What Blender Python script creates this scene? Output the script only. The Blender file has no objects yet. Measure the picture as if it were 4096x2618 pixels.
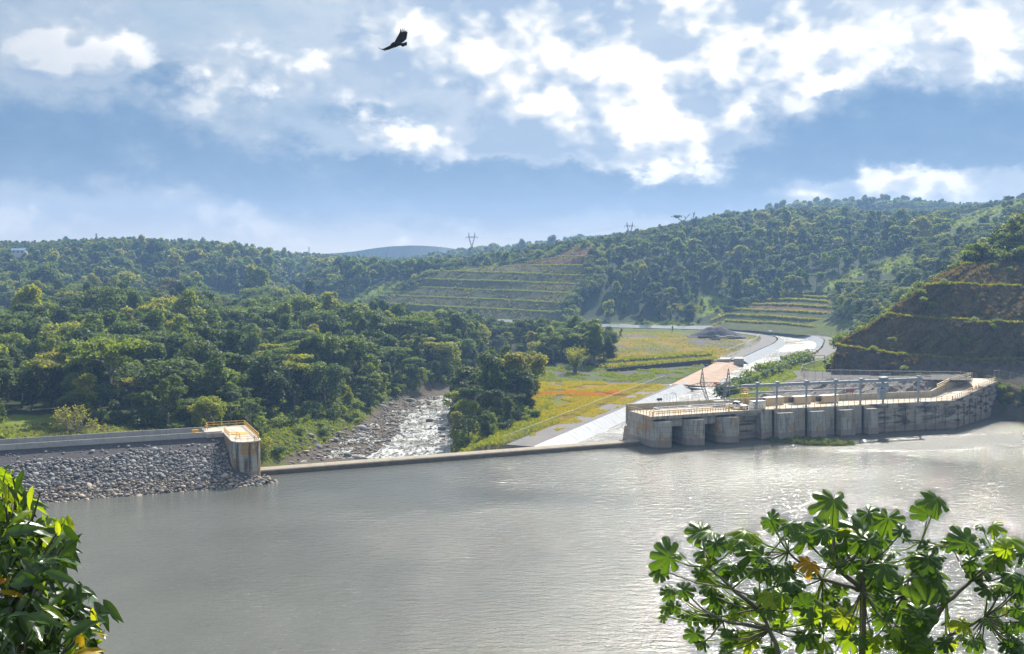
import bpy, bmesh, math, random
import numpy as np
from mathutils import Vector, Matrix

# ------------------------------------------------------------------ camera, sky, sun, exposure
F_PX, CX, CY, HORIZON = 4400.0, 2048.0, 1309.0, 1000.0     # photograph 4096 x 2618
CAM_Z = 46.0
PITCH = math.atan((CY - HORIZON) / F_PX)
scene = bpy.context.scene
cam_data = bpy.data.cameras.new('camera')
cam = bpy.data.objects.new('camera', cam_data)
scene.collection.objects.link(cam)
cam.location = (0, 0, CAM_Z)
cam.rotation_euler = (math.pi / 2 - PITCH, 0, 0)
cam_data.sensor_fit = 'HORIZONTAL'
cam_data.sensor_width = 36.0
cam_data.lens = 36.0 * F_PX / 4096.0
cam_data.clip_start = 0.5
cam_data.clip_end = 20000
scene.camera = cam

SUN_AZ, SUN_EL = math.radians(17.0), math.radians(41.0)    # azimuth clockwise from +Y
SUN_DIR = Vector((math.sin(SUN_AZ) * math.cos(SUN_EL), math.cos(SUN_AZ) * math.cos(SUN_EL), math.sin(SUN_EL)))
sd = bpy.data.lights.new('sun', 'SUN')
sd.energy = 4.8
sd.angle = math.radians(0.6)
sd.color = (1.0, 0.94, 0.84)
sun = bpy.data.objects.new('sun', sd)
sun.rotation_euler = SUN_DIR.to_track_quat('Z', 'Y').to_euler()
sun.location = (0, 0, 400)
scene.collection.objects.link(sun)

world = bpy.data.worlds.new('World')
scene.world = world
world.use_nodes = True

class NG:
    """tiny node-graph helper"""
    def __init__(self, tree):
        self.t = tree; self.n = tree.nodes; self.l = tree.links
    def node(self, kind, **kw):
        nd = self.n.new(kind)
        for k, v in kw.items(): setattr(nd, k, v)
        return nd
    def set(self, sock, v):
        if isinstance(v, bpy.types.NodeSocket): self.l.new(v, sock)
        else: sock.default_value = v
    def math(self, op, a, b=0.0, c=None, clamp=False):
        nd = self.node('ShaderNodeMath', operation=op, use_clamp=clamp)
        self.set(nd.inputs[0], a); self.set(nd.inputs[1], b)
        if c is not None: self.set(nd.inputs[2], c)
        return nd.outputs[0]
    def vmath(self, op, a, b=(0, 0, 0), scale=None):
        nd = self.node('ShaderNodeVectorMath', operation=op)
        self.set(nd.inputs[0], a)
        if op not in ('LENGTH', 'NORMALIZE', 'SCALE'): self.set(nd.inputs[1], b)
        if scale is not None: self.set(nd.inputs['Scale'], scale)
        return nd.outputs['Value'] if op in ('LENGTH', 'DOT_PRODUCT', 'DISTANCE') else nd.outputs['Vector']
    def noise(self, vec, scale, detail=4.0, rough=0.55, dist=0.0, out='Fac', dims='3D'):
        nd = self.node('ShaderNodeTexNoise', noise_dimensions=dims)
        if vec is not None: self.l.new(vec, nd.inputs['Vector'])
        nd.inputs['Scale'].default_value = scale; nd.inputs['Detail'].default_value = detail
        nd.inputs['Roughness'].default_value = rough; nd.inputs['Distortion'].default_value = dist
        return nd.outputs[out]
    def ramp(self, fac, stops, interp='LINEAR'):
        nd = self.node('ShaderNodeValToRGB')
        nd.color_ramp.interpolation = interp
        el = nd.color_ramp.elements
        while len(el) < len(stops): el.new(0.5)
        for e, (p, c) in zip(el, stops):
            e.position = p; e.color = (*c, 1) if len(c) == 3 else c
        self.set(nd.inputs[0], fac)
        return nd.outputs[0]
    def mix(self, fac, a, b, blend='MIX'):
        nd = self.node('ShaderNodeMix', data_type='RGBA', blend_type=blend)
        self.set(nd.inputs[0], fac)
        for s, v in ((nd.inputs[6], a), (nd.inputs[7], b)):
            if isinstance(v, tuple) and len(v) == 3: v = (*v, 1)
            self.set(s, v)
        return nd.outputs[2]
    def maprange(self, v, a, b, c=0.0, d=1.0, smooth=True):
        nd = self.node('ShaderNodeMapRange')
        if smooth: nd.interpolation_type = 'SMOOTHSTEP'
        self.set(nd.inputs[0], v)
        for i, x in zip((1, 2, 3, 4), (a, b, c, d)): nd.inputs[i].default_value = x
        return nd.outputs[0]
    def xyz(self, v):
        nd = self.node('ShaderNodeSeparateXYZ'); self.l.new(v, nd.inputs[0]); return nd.outputs
    def comb(self, x, y, z):
        nd = self.node('ShaderNodeCombineXYZ')
        for i, v in enumerate((x, y, z)): self.set(nd.inputs[i], v)
        return nd.outputs[0]

# ---- sky: Nishita air with broken cumulus and flat-bottomed stratocumulus banks laid over it
def build_sky():
    g = NG(world.node_tree)
    g.n.clear()
    out = g.node('ShaderNodeOutputWorld'); bg = g.node('ShaderNodeBackground')
    g.l.new(bg.outputs[0], out.inputs[0])
    sky = g.node('ShaderNodeTexSky', sky_type='NISHITA')
    sky.sun_disc = False
    sky.sun_elevation = SUN_EL
    sky.sun_rotation = SUN_AZ
    sky.altitude = 100; sky.air_density = 1.0; sky.dust_density = 1.5
    tc = g.node('ShaderNodeTexCoord')
    d = tc.outputs['Generated']
    x, y, z = g.xyz(d)
    az = g.math('ARCTAN2', x, y)
    el = g.math('ARCSINE', z)
    # clouds flatten towards the horizon: compress the elevation scale there
    elp = g.math('MULTIPLY', el, 1.9)
    p = g.comb(az, elp, 0.0)
    w1 = g.noise(p, 4.5, 6.0, 0.62, out='Color')
    w1 = g.vmath('SUBTRACT', w1, (0.5, 0.5, 0.5))
    w2 = g.noise(p, 16.0, 6.0, 0.62, out='Color')
    w2 = g.vmath('SUBTRACT', w2, (0.5, 0.5, 0.5))
    pe = g.comb(az, el, 0.0)
    pw = g.vmath('ADD', pe, g.vmath('MULTIPLY', w1, (0.14, 0.06, 0.0)))
    ps = g.vmath('ADD', pw, g.vmath('MULTIPLY', w2, (0.07, 0.045, 0.0)))
    pw = g.vmath('ADD', pw, g.vmath('MULTIPLY', w2, (0.08, 0.055, 0.0)))
    # cloud masses (azimuth, elevation, radius az, radius el, brightness) in radians
    masses = [
        (-0.36, 0.165, 0.075, 0.035, 0.42), (-0.24, 0.145, 0.055, 0.030, 0.36),
        (-0.12, 0.155, 0.085, 0.030, 0.42), (0.02, 0.19, 0.13, 0.06, 0.72),
        (0.13, 0.140, 0.09, 0.05, 0.55), (0.16, 0.205, 0.18, 0.06, 0.75), (0.40, 0.205, 0.10, 0.04, 0.45),
        (-0.12, 0.098, 0.055, 0.013, 0.50), (-0.03, 0.096, 0.060, 0.014, 0.55),
        (0.08, 0.098, 0.075, 0.016, 0.60), (0.165, 0.093, 0.045, 0.018, 0.62), (0.135, 0.120, 0.05, 0.03, 0.35),
        (0.25, 0.138, 0.035, 0.008, 0.55), (-0.33, 0.040, 0.10, 0.022, 0.34), (-0.42, 0.020, 0.16, 0.018, 0.30),
        (-0.15, 0.012, 0.14, 0.012, 0.28), (0.28, 0.056, 0.10, 0.014, 0.40), (0.42, 0.056, 0.09, 0.018, 0.50),
        (0.10, 0.026, 0.045, 0.010, 0.30), (0.03, 0.015, 0.03, 0.006, 0.22), (-0.455, 0.100, 0.014, 0.010, 0.3),
        (-0.465, 0.195, 0.05, 0.05, -0.22), (-0.41, 0.090, 0.12, 0.035, -0.36), (-0.27, 0.105, 0.07, 0.03, -0.10),
        (-0.15, 0.060, 0.16, 0.018, -0.40), (0.02, 0.055, 0.20, 0.022, -0.40), (-0.10, 0.035, 0.07, 0.012, -0.20),
        (0.37, 0.110, 0.15, 0.036, -0.50), (0.40, 0.085, 0.15, 0.016, -0.34), (0.24, 0.075, 0.05, 0.010, -0.22),
        (0.03, 0.130, 0.040, 0.020, -0.34), (0.21, 0.185, 0.03, 0.025, -0.30), (-0.30, 0.135, 0.06, 0.022, -0.28), (0.33, 0.050, 0.02, 0.008, -0.25),
        (-0.13, 0.118, 0.05, 0.012, -0.22), (0.06, 0.028, 0.16, 0.02, -0.10), (0.17, 0.058, 0.11, 0.016, -0.30), (-0.30, 0.075, 0.10, 0.016, -0.22),
    ]
    bright = dark = None
    for (a, e, ra, re, b) in masses:
        q = g.vmath('SUBTRACT', pw if b > 0 else ps, (a, e, 0))
        q = g.vmath('MULTIPLY', q, (1 / ra, 1 / re, 0))
        ex = g.math('POWER', 2.71828, g.math('MULTIPLY', g.vmath('DOT_PRODUCT', q, q), -0.9))
        if b > 0: bright = g.math('MULTIPLY', ex, b) if bright is None else g.math('MULTIPLY_ADD', ex, b, bright)
        else: dark = g.math('MULTIPLY', ex, -b) if dark is None else g.math('MULTIPLY_ADD', ex, -b, dark)
    big = g.noise(p, 5.5, 9.0, 0.56, 0.25)
    toward = g.vmath('ADD', p, (0.012, 0.034, 0.0))        # one step towards the sun
    big2 = g.noise(toward, 5.5, 9.0, 0.56, 0.25)
    fine = g.noise(p, 26.0, 6.0, 0.6, 0.3)
    def billow(vec, scale):
        nd = g.node('ShaderNodeTexVoronoi', voronoi_dimensions='2D', feature='SMOOTH_F1')
        g.l.new(vec, nd.inputs['Vector']); nd.inputs['Scale'].default_value = scale; nd.inputs['Detail'].default_value = 3.0
        nd.inputs['Roughness'].default_value = 0.55; nd.inputs['Lacunarity'].default_value = 2.3; nd.inputs['Smoothness'].default_value = 0.35
        return g.math('SUBTRACT', 1.0, nd.outputs['Distance'])
    pv = g.vmath('ADD', g.comb(az, g.math('MULTIPLY', el, 1.35), 0.0), g.vmath('MULTIPLY', w2, (0.030, 0.026, 0.0)))
    lump = billow(pv, 6.5)
    lump2 = billow(g.vmath('ADD', pv, (0.010, 0.026, 0.0)), 6.5)
    small = billow(pv, 19.0)
    cosg = g.vmath('DOT_PRODUCT', d, tuple(SUN_DIR))
    glow = g.math('POWER', g.math('MAXIMUM', cosg, 0.0), 5.0)
    high = g.maprange(el, 0.10, 0.55, 0.0, 1.0)
    # cumulus: crisp outlines, lit on the side of the sun, grey within
    lumps = g.math('ADD', g.math('MULTIPLY', g.math('SUBTRACT', big, 0.5), 1.2), g.math('ADD', g.math('MULTIPLY', g.math('SUBTRACT', lump, 0.31), 0.75), g.math('ADD', g.math('MULTIPLY', g.math('SUBTRACT', fine, 0.5), 0.16), g.math('MULTIPLY', g.math('SUBTRACT', small, 0.45), 0.34))))
    dens = g.math('ADD', lumps, g.math('ADD', g.math('MULTIPLY', bright, 1.35), g.math('MULTIPLY_ADD', high, 0.40, g.math('MULTIPLY', dark, -0.60))))
    puff = g.maprange(dens, 0.0, 0.52)
    slope = g.math('ADD', g.math('MULTIPLY', g.math('SUBTRACT', big, big2), 1.5), g.math('MULTIPLY', g.math('SUBTRACT', lump, lump2), 2.2))
    rim = g.maprange(g.math('ADD', slope, g.math('MULTIPLY', g.math('SUBTRACT', fine, 0.5), 0.45)), -0.45, 0.62, -0.15, 1.0, False)
    edge_ = g.maprange(dens, 0.05, 0.55, 0.26, 0.0)          # thin margins let the light through
    thick = g.maprange(dens, 0.45, 1.05, 0.0, 1.0)
    lit = g.math('ADD', g.math('MULTIPLY', rim, 1.05), g.math('MULTIPLY_ADD', thick, -0.10, g.math('MULTIPLY', glow, 0.42)))
    lit = g.math('ADD', g.math('ADD', lit, g.math('MULTIPLY', edge_, 0.25)), g.math('MULTIPLY_ADD', bright, 0.40, g.math('MULTIPLY', dark, -0.5)))
    body = g.noise(p, 3.3, 4.0, 0.5, 0.6)                     # shaded bellies of the larger towers
    lit = g.math('SUBTRACT', lit, g.maprange(body, 0.42, 0.60, 0.15, 0.50))
    white = g.ramp(lit, [(0.0, (0.400, 0.515, 0.680)), (0.25, (0.500, 0.600, 0.730)), (0.50, (0.660, 0.725, 0.800)), (0.75, (0.880, 0.900, 0.925)), (1.0, (1.22, 1.21, 1.19))])
    # the layer behind: pale blue air, slate-blue bases where a bank is thick
    veil = g.ramp(g.math('ADD', g.math('MULTIPLY', big, 0.7), g.math('MULTIPLY', fine, 0.3)), [(0.30, (0.330, 0.470, 0.660)), (0.50, (0.460, 0.580, 0.715)), (0.70, (0.600, 0.680, 0.760))])
    slate = g.ramp(g.math('ADD', g.math('MULTIPLY', big, 0.55), g.math('MULTIPLY', fine, 0.45)), [(0.3, (0.150, 0.285, 0.490)), (0.52, (0.200, 0.345, 0.545)), (0.72, (0.300, 0.440, 0.610))])
    base = g.mix(g.maprange(g.math('ADD', dark, g.math('MULTIPLY', g.math('SUBTRACT', big, 0.5), 0.5)), 0.0, 0.24), veil, slate)
    halo = g.maprange(g.math('ADD', g.math('MULTIPLY', lumps, 0.8), g.math('ADD', bright, g.math('MULTIPLY_ADD', high, 0.3, g.math('MULTIPLY', dark, -1.0)))), -0.42, 0.22)
    base = g.mix(g.math('MULTIPLY', halo, 0.80), base, g.ramp(g.math('MULTIPLY_ADD', glow, 0.9, body), [(0.40, (0.430, 0.545, 0.690)), (0.70, (0.590, 0.670, 0.765)), (1.1, (0.80, 0.835, 0.88))]))
    cloud = g.mix(puff, base, white)
    hz = g.math('POWER', 2.71828, g.math('MULTIPLY', g.math('MAXIMUM', el, 0.0), -34.0))
    cloud = g.mix(g.math('MULTIPLY', hz, 0.92), cloud, (0.98, 0.945, 0.88))
    cloud = g.vmath('SCALE', cloud, scale=g.math('MULTIPLY_ADD', glow, 2.4, 5.2))
    cover = g.maprange(g.math('ADD', big, g.math('ADD', bright, dark)), 0.25, 0.50, 0.72, 1.0)
    colour = g.mix(cover, sky.outputs[0], cloud)
    g.l.new(colour, bg.inputs[0])
    bg.inputs[1].default_value = 0.10
build_sky()
world.cycles.sampling_method = 'MANUAL'; world.cycles.sample_map_resolution = 512

scene.view_settings.view_transform = 'Standard'
scene.view_settings.look = 'None'
scene.view_settings.exposure = 0.82
scene.view_settings.gamma = 1.0
scene.view_settings.use_curve_mapping = False
scene.render.engine = 'CYCLES'
cy = scene.cycles
cy.max_bounces = 6; cy.diffuse_bounces = 2; cy.glossy_bounces = 3; cy.transmission_bounces = 3
cy.transparent_max_bounces = 6; cy.volume_bounces = 0
cy.use_denoising = True
cy.sample_clamp_indirect = 6.0
cy.caustics_reflective = False; cy.caustics_refractive = False

# ------------------------------------------------------------------ helpers
R = random.Random(7)
NPR = np.random.default_rng(11)
COL = scene.collection

def ray(px, py):
    a, b = (px - CX) / F_PX, -(py - CY) / F_PX
    c, s = math.cos(PITCH), math.sin(PITCH)
    return (a, c + b * s, -s + b * c)
def at_z(px, py, z):
    """the point of height z seen at photograph pixel (px, py)"""
    d = ray(px, py); k = (z - CAM_Z) / d[2]
    return (d[0] * k, d[1] * k, z)
def at_y(px, py, Y):
    d = ray(px, py); k = Y / d[1]
    return (d[0] * k, Y, CAM_Z + d[2] * k)
# dam frame: s along the weir, t towards the reservoir
OX, OY = -51.7, 222.0
UX, UY = 0.922, 0.387
ROT = math.atan2(UY, UX)
def L(s, t, z=0.0):
    return (OX + s * UX + t * UY, OY + s * UY - t * UX, z)
def to_st(x, y):
    return ((x - OX) * UX + (y - OY) * UY, (x - OX) * UY - (y - OY) * UX)

class MB:
    """collects shapes; build() links them as ONE mesh object"""
    def __init__(self): self.v = []; self.f = []
    def add(self, vs, fs):
        o = len(self.v); self.v += [tuple(p) for p in vs]; self.f += [tuple(i + o for i in f) for f in fs]; return self
    def prism(self, poly, z0, z1, top=None):
        """vertical prism over an xy polygon; top: polygon of the upper rim (same length)"""
        n = len(poly); top = top or poly
        zz0 = z0 if isinstance(z0, (list, tuple)) else [z0] * n
        zz1 = z1 if isinstance(z1, (list, tuple)) else [z1] * n
        a = sum(poly[i][0] * poly[(i + 1) % n][1] - poly[(i + 1) % n][0] * poly[i][1] for i in range(n))
        idx = list(range(n)) if a > 0 else list(range(n))[::-1]
        vs = [(*poly[i][:2], zz0[i]) for i in idx] + [(*top[i][:2], zz1[i]) for i in idx]
        fs = [tuple(range(n))[::-1], tuple(range(n, 2 * n))] + [(i, (i + 1) % n, n + (i + 1) % n, n + i) for i in range(n)]
        return self.add(vs, fs)
    def box(self, c, size, rz=0.0):
        hx, hy, hz = size[0] / 2, size[1] / 2, size[2] / 2
        co, si = math.cos(rz), math.sin(rz)
        pts = [(c[0] + x * co - y * si, c[1] + x * si + y * co) for x, y in ((-hx, -hy), (hx, -hy), (hx, hy), (-hx, hy))]
        return self.prism(pts, c[2] - hz, c[2] + hz)
    def bar(self, a, b, w, h=None):
        """rectangular bar from a to b"""
        h = h or w
        a, b = Vector(a), Vector(b); d = (b - a)
        if d.length < 1e-6: return self
        d.normalize()
        up = Vector((0, 0, 1)) if abs(d.z) < 0.95 else Vector((0, 1, 0))
        sx = d.cross(up).normalized() * (w / 2); sy = sx.cross(d).normalized() * (h / 2)
        vs = [a - sx - sy, a + sx - sy, a + sx + sy, a - sx + sy, b - sx - sy, b + sx - sy, b + sx + sy, b - sx + sy]
        fs = [(0, 1, 2, 3), (7, 6, 5, 4), (0, 4, 5, 1), (1, 5, 6, 2), (2, 6, 7, 3), (3, 7, 4, 0)]
        return self.add(vs, fs)
    def tube(self, pts, rad, n=6, cap=True):
        pts = [Vector(p) for p in pts]; rs = rad if isinstance(rad, (list, tuple)) else [rad] * len(pts)
        vs = []; fs = []
        for i, p in enumerate(pts):
            d = (pts[min(i + 1, len(pts) - 1)] - pts[max(i - 1, 0)])
            d = d.normalized() if d.length > 1e-9 else Vector((0, 0, 1))
            ref = Vector((0, 0, 1)) if abs(d.z) < 0.9 else Vector((1, 0, 0))
            a = d.cross(ref).normalized(); b = d.cross(a).normalized()
            for k in range(n):
                th = 2 * math.pi * k / n
                vs.append(p + (a * math.cos(th) + b * math.sin(th)) * rs[i])
        for i in range(len(pts) - 1):
            for k in range(n):
                fs.append((i * n + k, i * n + (k + 1) % n, (i + 1) * n + (k + 1) % n, (i + 1) * n + k))
        if cap:
            fs.append(tuple(range(n))[::-1]); fs.append(tuple(range((len(pts) - 1) * n, len(pts) * n)))
        return self.add(vs, fs)
    def loft(self, rows):
        n = len(rows[0]); vs = [p for r in rows for p in r]
        fs = [(i * n + k, i * n + k + 1, (i + 1) * n + k + 1, (i + 1) * n + k) for i in range(len(rows) - 1) for k in range(n - 1)]
        return self.add(vs, fs)
    def mesh(self, name, mat, smooth=False):
        me = bpy.data.meshes.new(name)
        me.from_pydata(self.v, [], self.f); me.update()
        if mat is not None: me.materials.append(mat)
        if smooth: me.shade_smooth()
        return me
    def build(self, name, mat, parent=None, smooth=False, local=True, recalc=True):
        me = self.mesh(name, mat, smooth)
        if recalc:
            bm = bmesh.new(); bm.from_mesh(me); bmesh.ops.recalc_face_normals(bm, faces=bm.faces); bm.to_mesh(me); bm.free()
        return link(name, me, parent)

PINV = {}
def link(name, me, parent=None, loc=None, rot=None, scale=None):
    o = bpy.data.objects.new(name, me); COL.objects.link(o)
    if parent is not None:
        o.parent = parent
        if parent.name in PINV: o.matrix_parent_inverse = PINV[parent.name]
    if loc is not None: o.location = loc
    if rot is not None: o.rotation_euler = rot
    if scale is not None: o.scale = scale if isinstance(scale, (tuple, list)) else (scale,) * 3
    return o
def tag(o, label, cat, group=None, kind=None):
    o['label'] = label; o['category'] = cat
    if group: o['group'] = group
    if kind: o['kind'] = kind
    return o
def struct(o, kind='structure', label=None):
    o['kind'] = kind
    if label: o['label'] = label
    return o
def empty(name, loc, label, cat, group=None, rz=0.0, world=True):
    """an Empty at the thing's base; with world=True its parts are given in world coordinates"""
    o = bpy.data.objects.new(name, None); COL.objects.link(o)
    o.location = loc; o.rotation_euler = (0, 0, rz); o.empty_display_size = 0.5
    if world: PINV[o.name] = (Matrix.Translation(loc) @ Matrix.Rotation(rz, 4, 'Z')).inverted()
    return tag(o, label, cat, group)
def np_mesh(name, V, F, mat, smooth=False):
    """mesh of quads (or triangles) straight from numpy arrays"""
    V = np.asarray(V, dtype=np.float32); F = np.asarray(F, dtype=np.int32)
    me = bpy.data.meshes.new(name)
    k = F.shape[1]
    me.vertices.add(len(V)); me.vertices.foreach_set('co', V.ravel())
    me.loops.add(F.size); me.loops.foreach_set('vertex_index', F.ravel())
    me.polygons.add(len(F))
    me.polygons.foreach_set('loop_start', np.arange(0, F.size, k, dtype=np.int32))
    me.polygons.foreach_set('loop_total', np.full(len(F), k, dtype=np.int32))
    me.update(calc_edges=True); me.validate()
    if mat is not None: me.materials.append(mat)
    if smooth: me.shade_smooth()
    return me
def vec_noise(x, y, scale, seed=0, octaves=4):
    """cheap value noise in numpy"""
    rng = np.random.default_rng(seed)
    tab = rng.random((256, 256))
    out = np.zeros_like(x, dtype=float); amp = 1.0; tot = 0.0
    for o in range(octaves):
        u, v = x / scale + 37.3 * o, y / scale + 11.7 * o
        iu, iv = np.floor(u).astype(int), np.floor(v).astype(int)
        fu, fv = u - iu, v - iv
        fu = fu * fu * (3 - 2 * fu); fv = fv * fv * (3 - 2 * fv)
        t = lambda a, b: tab[a % 256, b % 256]
        out += amp * ((t(iu, iv) * (1 - fu) + t(iu + 1, iv) * fu) * (1 - fv) + (t(iu, iv + 1) * (1 - fu) + t(iu + 1, iv + 1) * fu) * fv)
        tot += amp; amp *= 0.5; scale *= 0.5
    return out / tot
def seg_dist(x, y, poly):
    d = np.full(np.shape(x), 1e9)
    for (ax, ay), (bx, by) in zip(poly[:-1], poly[1:]):
        dx, dy = bx - ax, by - ay
        k = np.clip(((x - ax) * dx + (y - ay) * dy) / (dx * dx + dy * dy), 0, 1)
        d = np.minimum(d, np.hypot(x - ax - k * dx, y - ay - k * dy))
    return d
def inside(x, y, poly):
    c = np.zeros(np.shape(x), dtype=bool)
    n = len(poly)
    for i in range(n):
        ax, ay = poly[i][:2]; bx, by = poly[(i + 1) % n][:2]
        if ay == by: continue
        hit = ((ay > y) != (by > y)) & (x < (bx - ax) * (y - ay) / (by - ay) + ax)
        c ^= hit
    return c
def sstep(v, a, b):
    t = np.clip((v - a) / (b - a), 0, 1); return t * t * (3 - 2 * t)
# ------------------------------------------------------------------ materials
def new_mat(name):
    m = bpy.data.materials.new(name); m.use_nodes = True
    g = NG(m.node_tree); g.n.clear()
    out = g.node('ShaderNodeOutputMaterial'); p = g.node('ShaderNodeBsdfPrincipled')
    g.l.new(p.outputs[0], out.inputs[0])
    return m, g, p, out
def pos(g):
    return g.node('ShaderNodeNewGeometry').outputs['Position']
def objrand(g):
    return g.node('ShaderNodeObjectInfo').outputs['Random']
def bump(g, p, height, strength=0.5, dist=0.1):
    b = g.node('ShaderNodeBump'); b.inputs['Strength'].default_value = strength; b.inputs['Distance'].default_value = dist
    g.l.new(height, b.inputs['Height']); g.l.new(b.outputs[0], p.inputs['Normal']); return b
def mat_noisy(name, c0, c1, scale=1.0, rough=0.85, bumps=0.3, bdist=0.05, metal=0.0, spec=0.3, rand=0.0, c2=None):
    m, g, p, o = new_mat(name)
    P = pos(g)
    n = g.noise(P, scale, 6.0, 0.62)
    n2 = g.noise(P, scale * 6.3, 4.0, 0.6)
    stops = [(0.30, c0), (0.68, c1)] if c2 is None else [(0.28, c0), (0.5, c1), (0.74, c2)]
    c = g.ramp(g.math('ADD', g.math('MULTIPLY', n, 0.7), g.math('MULTIPLY', n2, 0.3)), stops)
    if rand:
        k = g.math('MULTIPLY_ADD', objrand(g), rand, 1.0 - rand / 2)
        c = g.vmath('SCALE', c, scale=k)
    g.l.new(c, p.inputs['Base Color'])
    p.inputs['Roughness'].default_value = rough; p.inputs['Metallic'].default_value = metal
    p.inputs['Specular IOR Level'].default_value = spec
    if bumps: bump(g, p, n2, bumps, bdist)
    return m
def mat_paint(name, col, rough=0.5, wear=(0.25, 0.2, 0.15), amount=0.35, scale=3.0, metal=0.0):
    m, g, p, o = new_mat(name)
    n = g.noise(pos(g), scale, 6.0, 0.65)
    c = g.mix(g.math('MULTIPLY', g.maprange(n, 0.52, 0.72), amount), col, wear)
    c = g.vmath('SCALE', c, scale=g.math('MULTIPLY_ADD', g.noise(pos(g), scale * 5, 3.0), 0.3, 0.85))
    g.l.new(c, p.inputs['Base Color'])
    p.inputs['Roughness'].default_value = rough; p.inputs['Metallic'].default_value = metal
    return m
def mat_concrete(name, base=(0.48, 0.425, 0.34), dark=(0.085, 0.08, 0.078), streak=0.6, ochre=0.25, wet=True, black=0.0, lines=1.25, oth=(0.52, 0.64), sth=(0.50, 0.68)):
    """board-marked, weathered concrete: run-off streaks, rust, lift joints and a silt-washed band at the water"""
    m, g, p, o = new_mat(name)
    P = pos(g); x, y, z = g.xyz(P)
    n = g.noise(P, 0.45, 6.0, 0.6); n2 = g.noise(P, 3.5, 5.0, 0.65)
    sv = g.comb(x, y, g.math('MULTIPLY', z, 0.10))
    st = g.noise(sv, 1.35, 6.0, 0.68)
    c = g.ramp(g.math('ADD', g.math('MULTIPLY', n, 0.6), g.math('MULTIPLY', n2, 0.4)),
               [(0.3, tuple(v * 0.72 for v in base)), (0.55, base), (0.75, tuple(v * 1.18 for v in base))])
    oc = g.noise(P, 0.28, 5.0, 0.6)
    c = g.mix(g.math('MULTIPLY', g.maprange(oc, *oth), ochre), c, (0.42, 0.24, 0.075))
    c = g.mix(g.math('MULTIPLY', g.maprange(st, *sth), streak), c, dark)
    if black:
        hb = g.noise(g.comb(g.math('MULTIPLY', x, 0.25), g.math('MULTIPLY', y, 0.25), g.math('MULTIPLY', z, 1.0)), 0.9, 6.0, 0.65)
        c = g.mix(g.math('MULTIPLY', g.maprange(hb, 0.42, 0.6), black), c, (0.055, 0.053, 0.056))
    if lines:
        fr = g.math('FRACT', g.math('DIVIDE', g.math('ADD', z, g.math('MULTIPLY', n2, 0.05)), lines))
        ln = g.math('LESS_THAN', fr, 0.045)
        c = g.mix(g.math('MULTIPLY', ln, 0.55), c, dark)
    if wet:
        wob = g.math('MULTIPLY_ADD', n2, 0.5, z)
        band = g.maprange(wob, 1.95, 2.25, 1.0, 0.0)
        c = g.mix(g.math('MULTIPLY', band, 0.75), c, (0.30, 0.235, 0.195))
        line = g.maprange(wob, 0.35, 0.75, 1.0, 0.0)
        c = g.mix(g.math('MULTIPLY', line, 0.7), c, (0.05, 0.043, 0.036))
    g.l.new(c, p.inputs['Base Color'])
    p.inputs['Roughness'].default_value = 0.88; p.inputs['Specular IOR Level'].default_value = 0.25
    bump(g, p, g.math('ADD', n2, g.math('MULTIPLY', st, 0.6)), 0.35, 0.06)
    return m
def mat_water(name, deep, wave_scale, strength, rough, patch=0.03, rough2=None, wdist=0.3, foam=False, gust=None):
    m, g, p, o = new_mat(name)
    P = pos(g); x, y, z = g.xyz(P)
    v = g.comb(x, g.math('MULTIPLY', y, 1.0), 0.0)
    a = g.noise(v, wave_scale, 4.0, 0.6, 0.3)
    b = g.noise(g.vmath('MULTIPLY', v, (0.55, 1.25, 1)), wave_scale * 0.35, 3.0, 0.55)
    c = g.noise(v, patch, 3.0, 0.55, 0.8)
    h = g.math('ADD', g.math('MULTIPLY', a, 0.55), g.math('MULTIPLY', b, 0.9))
    bm = bump(g, p, h, strength, wdist)
    g.l.new(g.maprange(c, 0.36, 0.62, strength * 0.7, strength * 1.1), bm.inputs['Strength'])
    if gust:     # a squall line of steeper ripples on the water
        (gx, gy, ang, ra, rb) = gust; ca, sa = math.cos(ang), math.sin(ang)
        q = g.vmath('ADD', g.vmath('SUBTRACT', v, (gx, gy, 0)), g.vmath('MULTIPLY', g.vmath('SUBTRACT', g.noise(v, 0.09, 4.0, 0.6, out='Color'), (.5, .5, .5)), (30, 20, 0)))
        e1 = g.math('DIVIDE', g.vmath('DOT_PRODUCT', q, (ca, sa, 0)), ra); e2 = g.math('DIVIDE', g.vmath('DOT_PRODUCT', q, (-sa, ca, 0)), rb)
        gm = g.maprange(g.math('ADD', g.math('MULTIPLY', e1, e1), g.math('MULTIPLY', e2, e2)), 0.0, 1.9, 1.0, 0.0)
        g.l.new(g.math('MULTIPLY_ADD', gm, 1.3, g.maprange(c, 0.36, 0.62, strength * 0.7, strength * 1.1)), bm.inputs['Strength'])
        gr = g.math('MULTIPLY_ADD', gm, 0.38, g.maprange(c, 0.35, 0.65, rough, rough2)); g.l.new(gr, p.inputs['Roughness']); rough2 = None; rough = 0.1
    col = g.mix(g.maprange(g.noise(v, patch * 1.7, 3.0), 0.3, 0.7), tuple(k * 0.8 for k in deep), tuple(k * 1.15 for k in deep))
    if foam:
        fm = g.noise(g.vmath('MULTIPLY', v, (0.55, 0.22, 1)), 1.3, 6.0, 0.7, 1.2)
        rapid = g.maprange(g.noise(v, 0.045, 2.0, 0.5), 0.33, 0.54)
        col = g.mix(g.math('MULTIPLY', g.maprange(fm, 0.42, 0.60), rapid), col, (0.72, 0.72, 0.70))
    g.l.new(col, p.inputs['Base Color'])
    p.inputs['IOR'].default_value = 1.333
    if rough2 is not None: g.l.new(g.maprange(c, 0.35, 0.65, rough, rough2), p.inputs['Roughness'])
    elif not gust: p.inputs['Roughness'].default_value = rough
    p.inputs['Specular IOR Level'].default_value = 0.5
    return m
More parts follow.
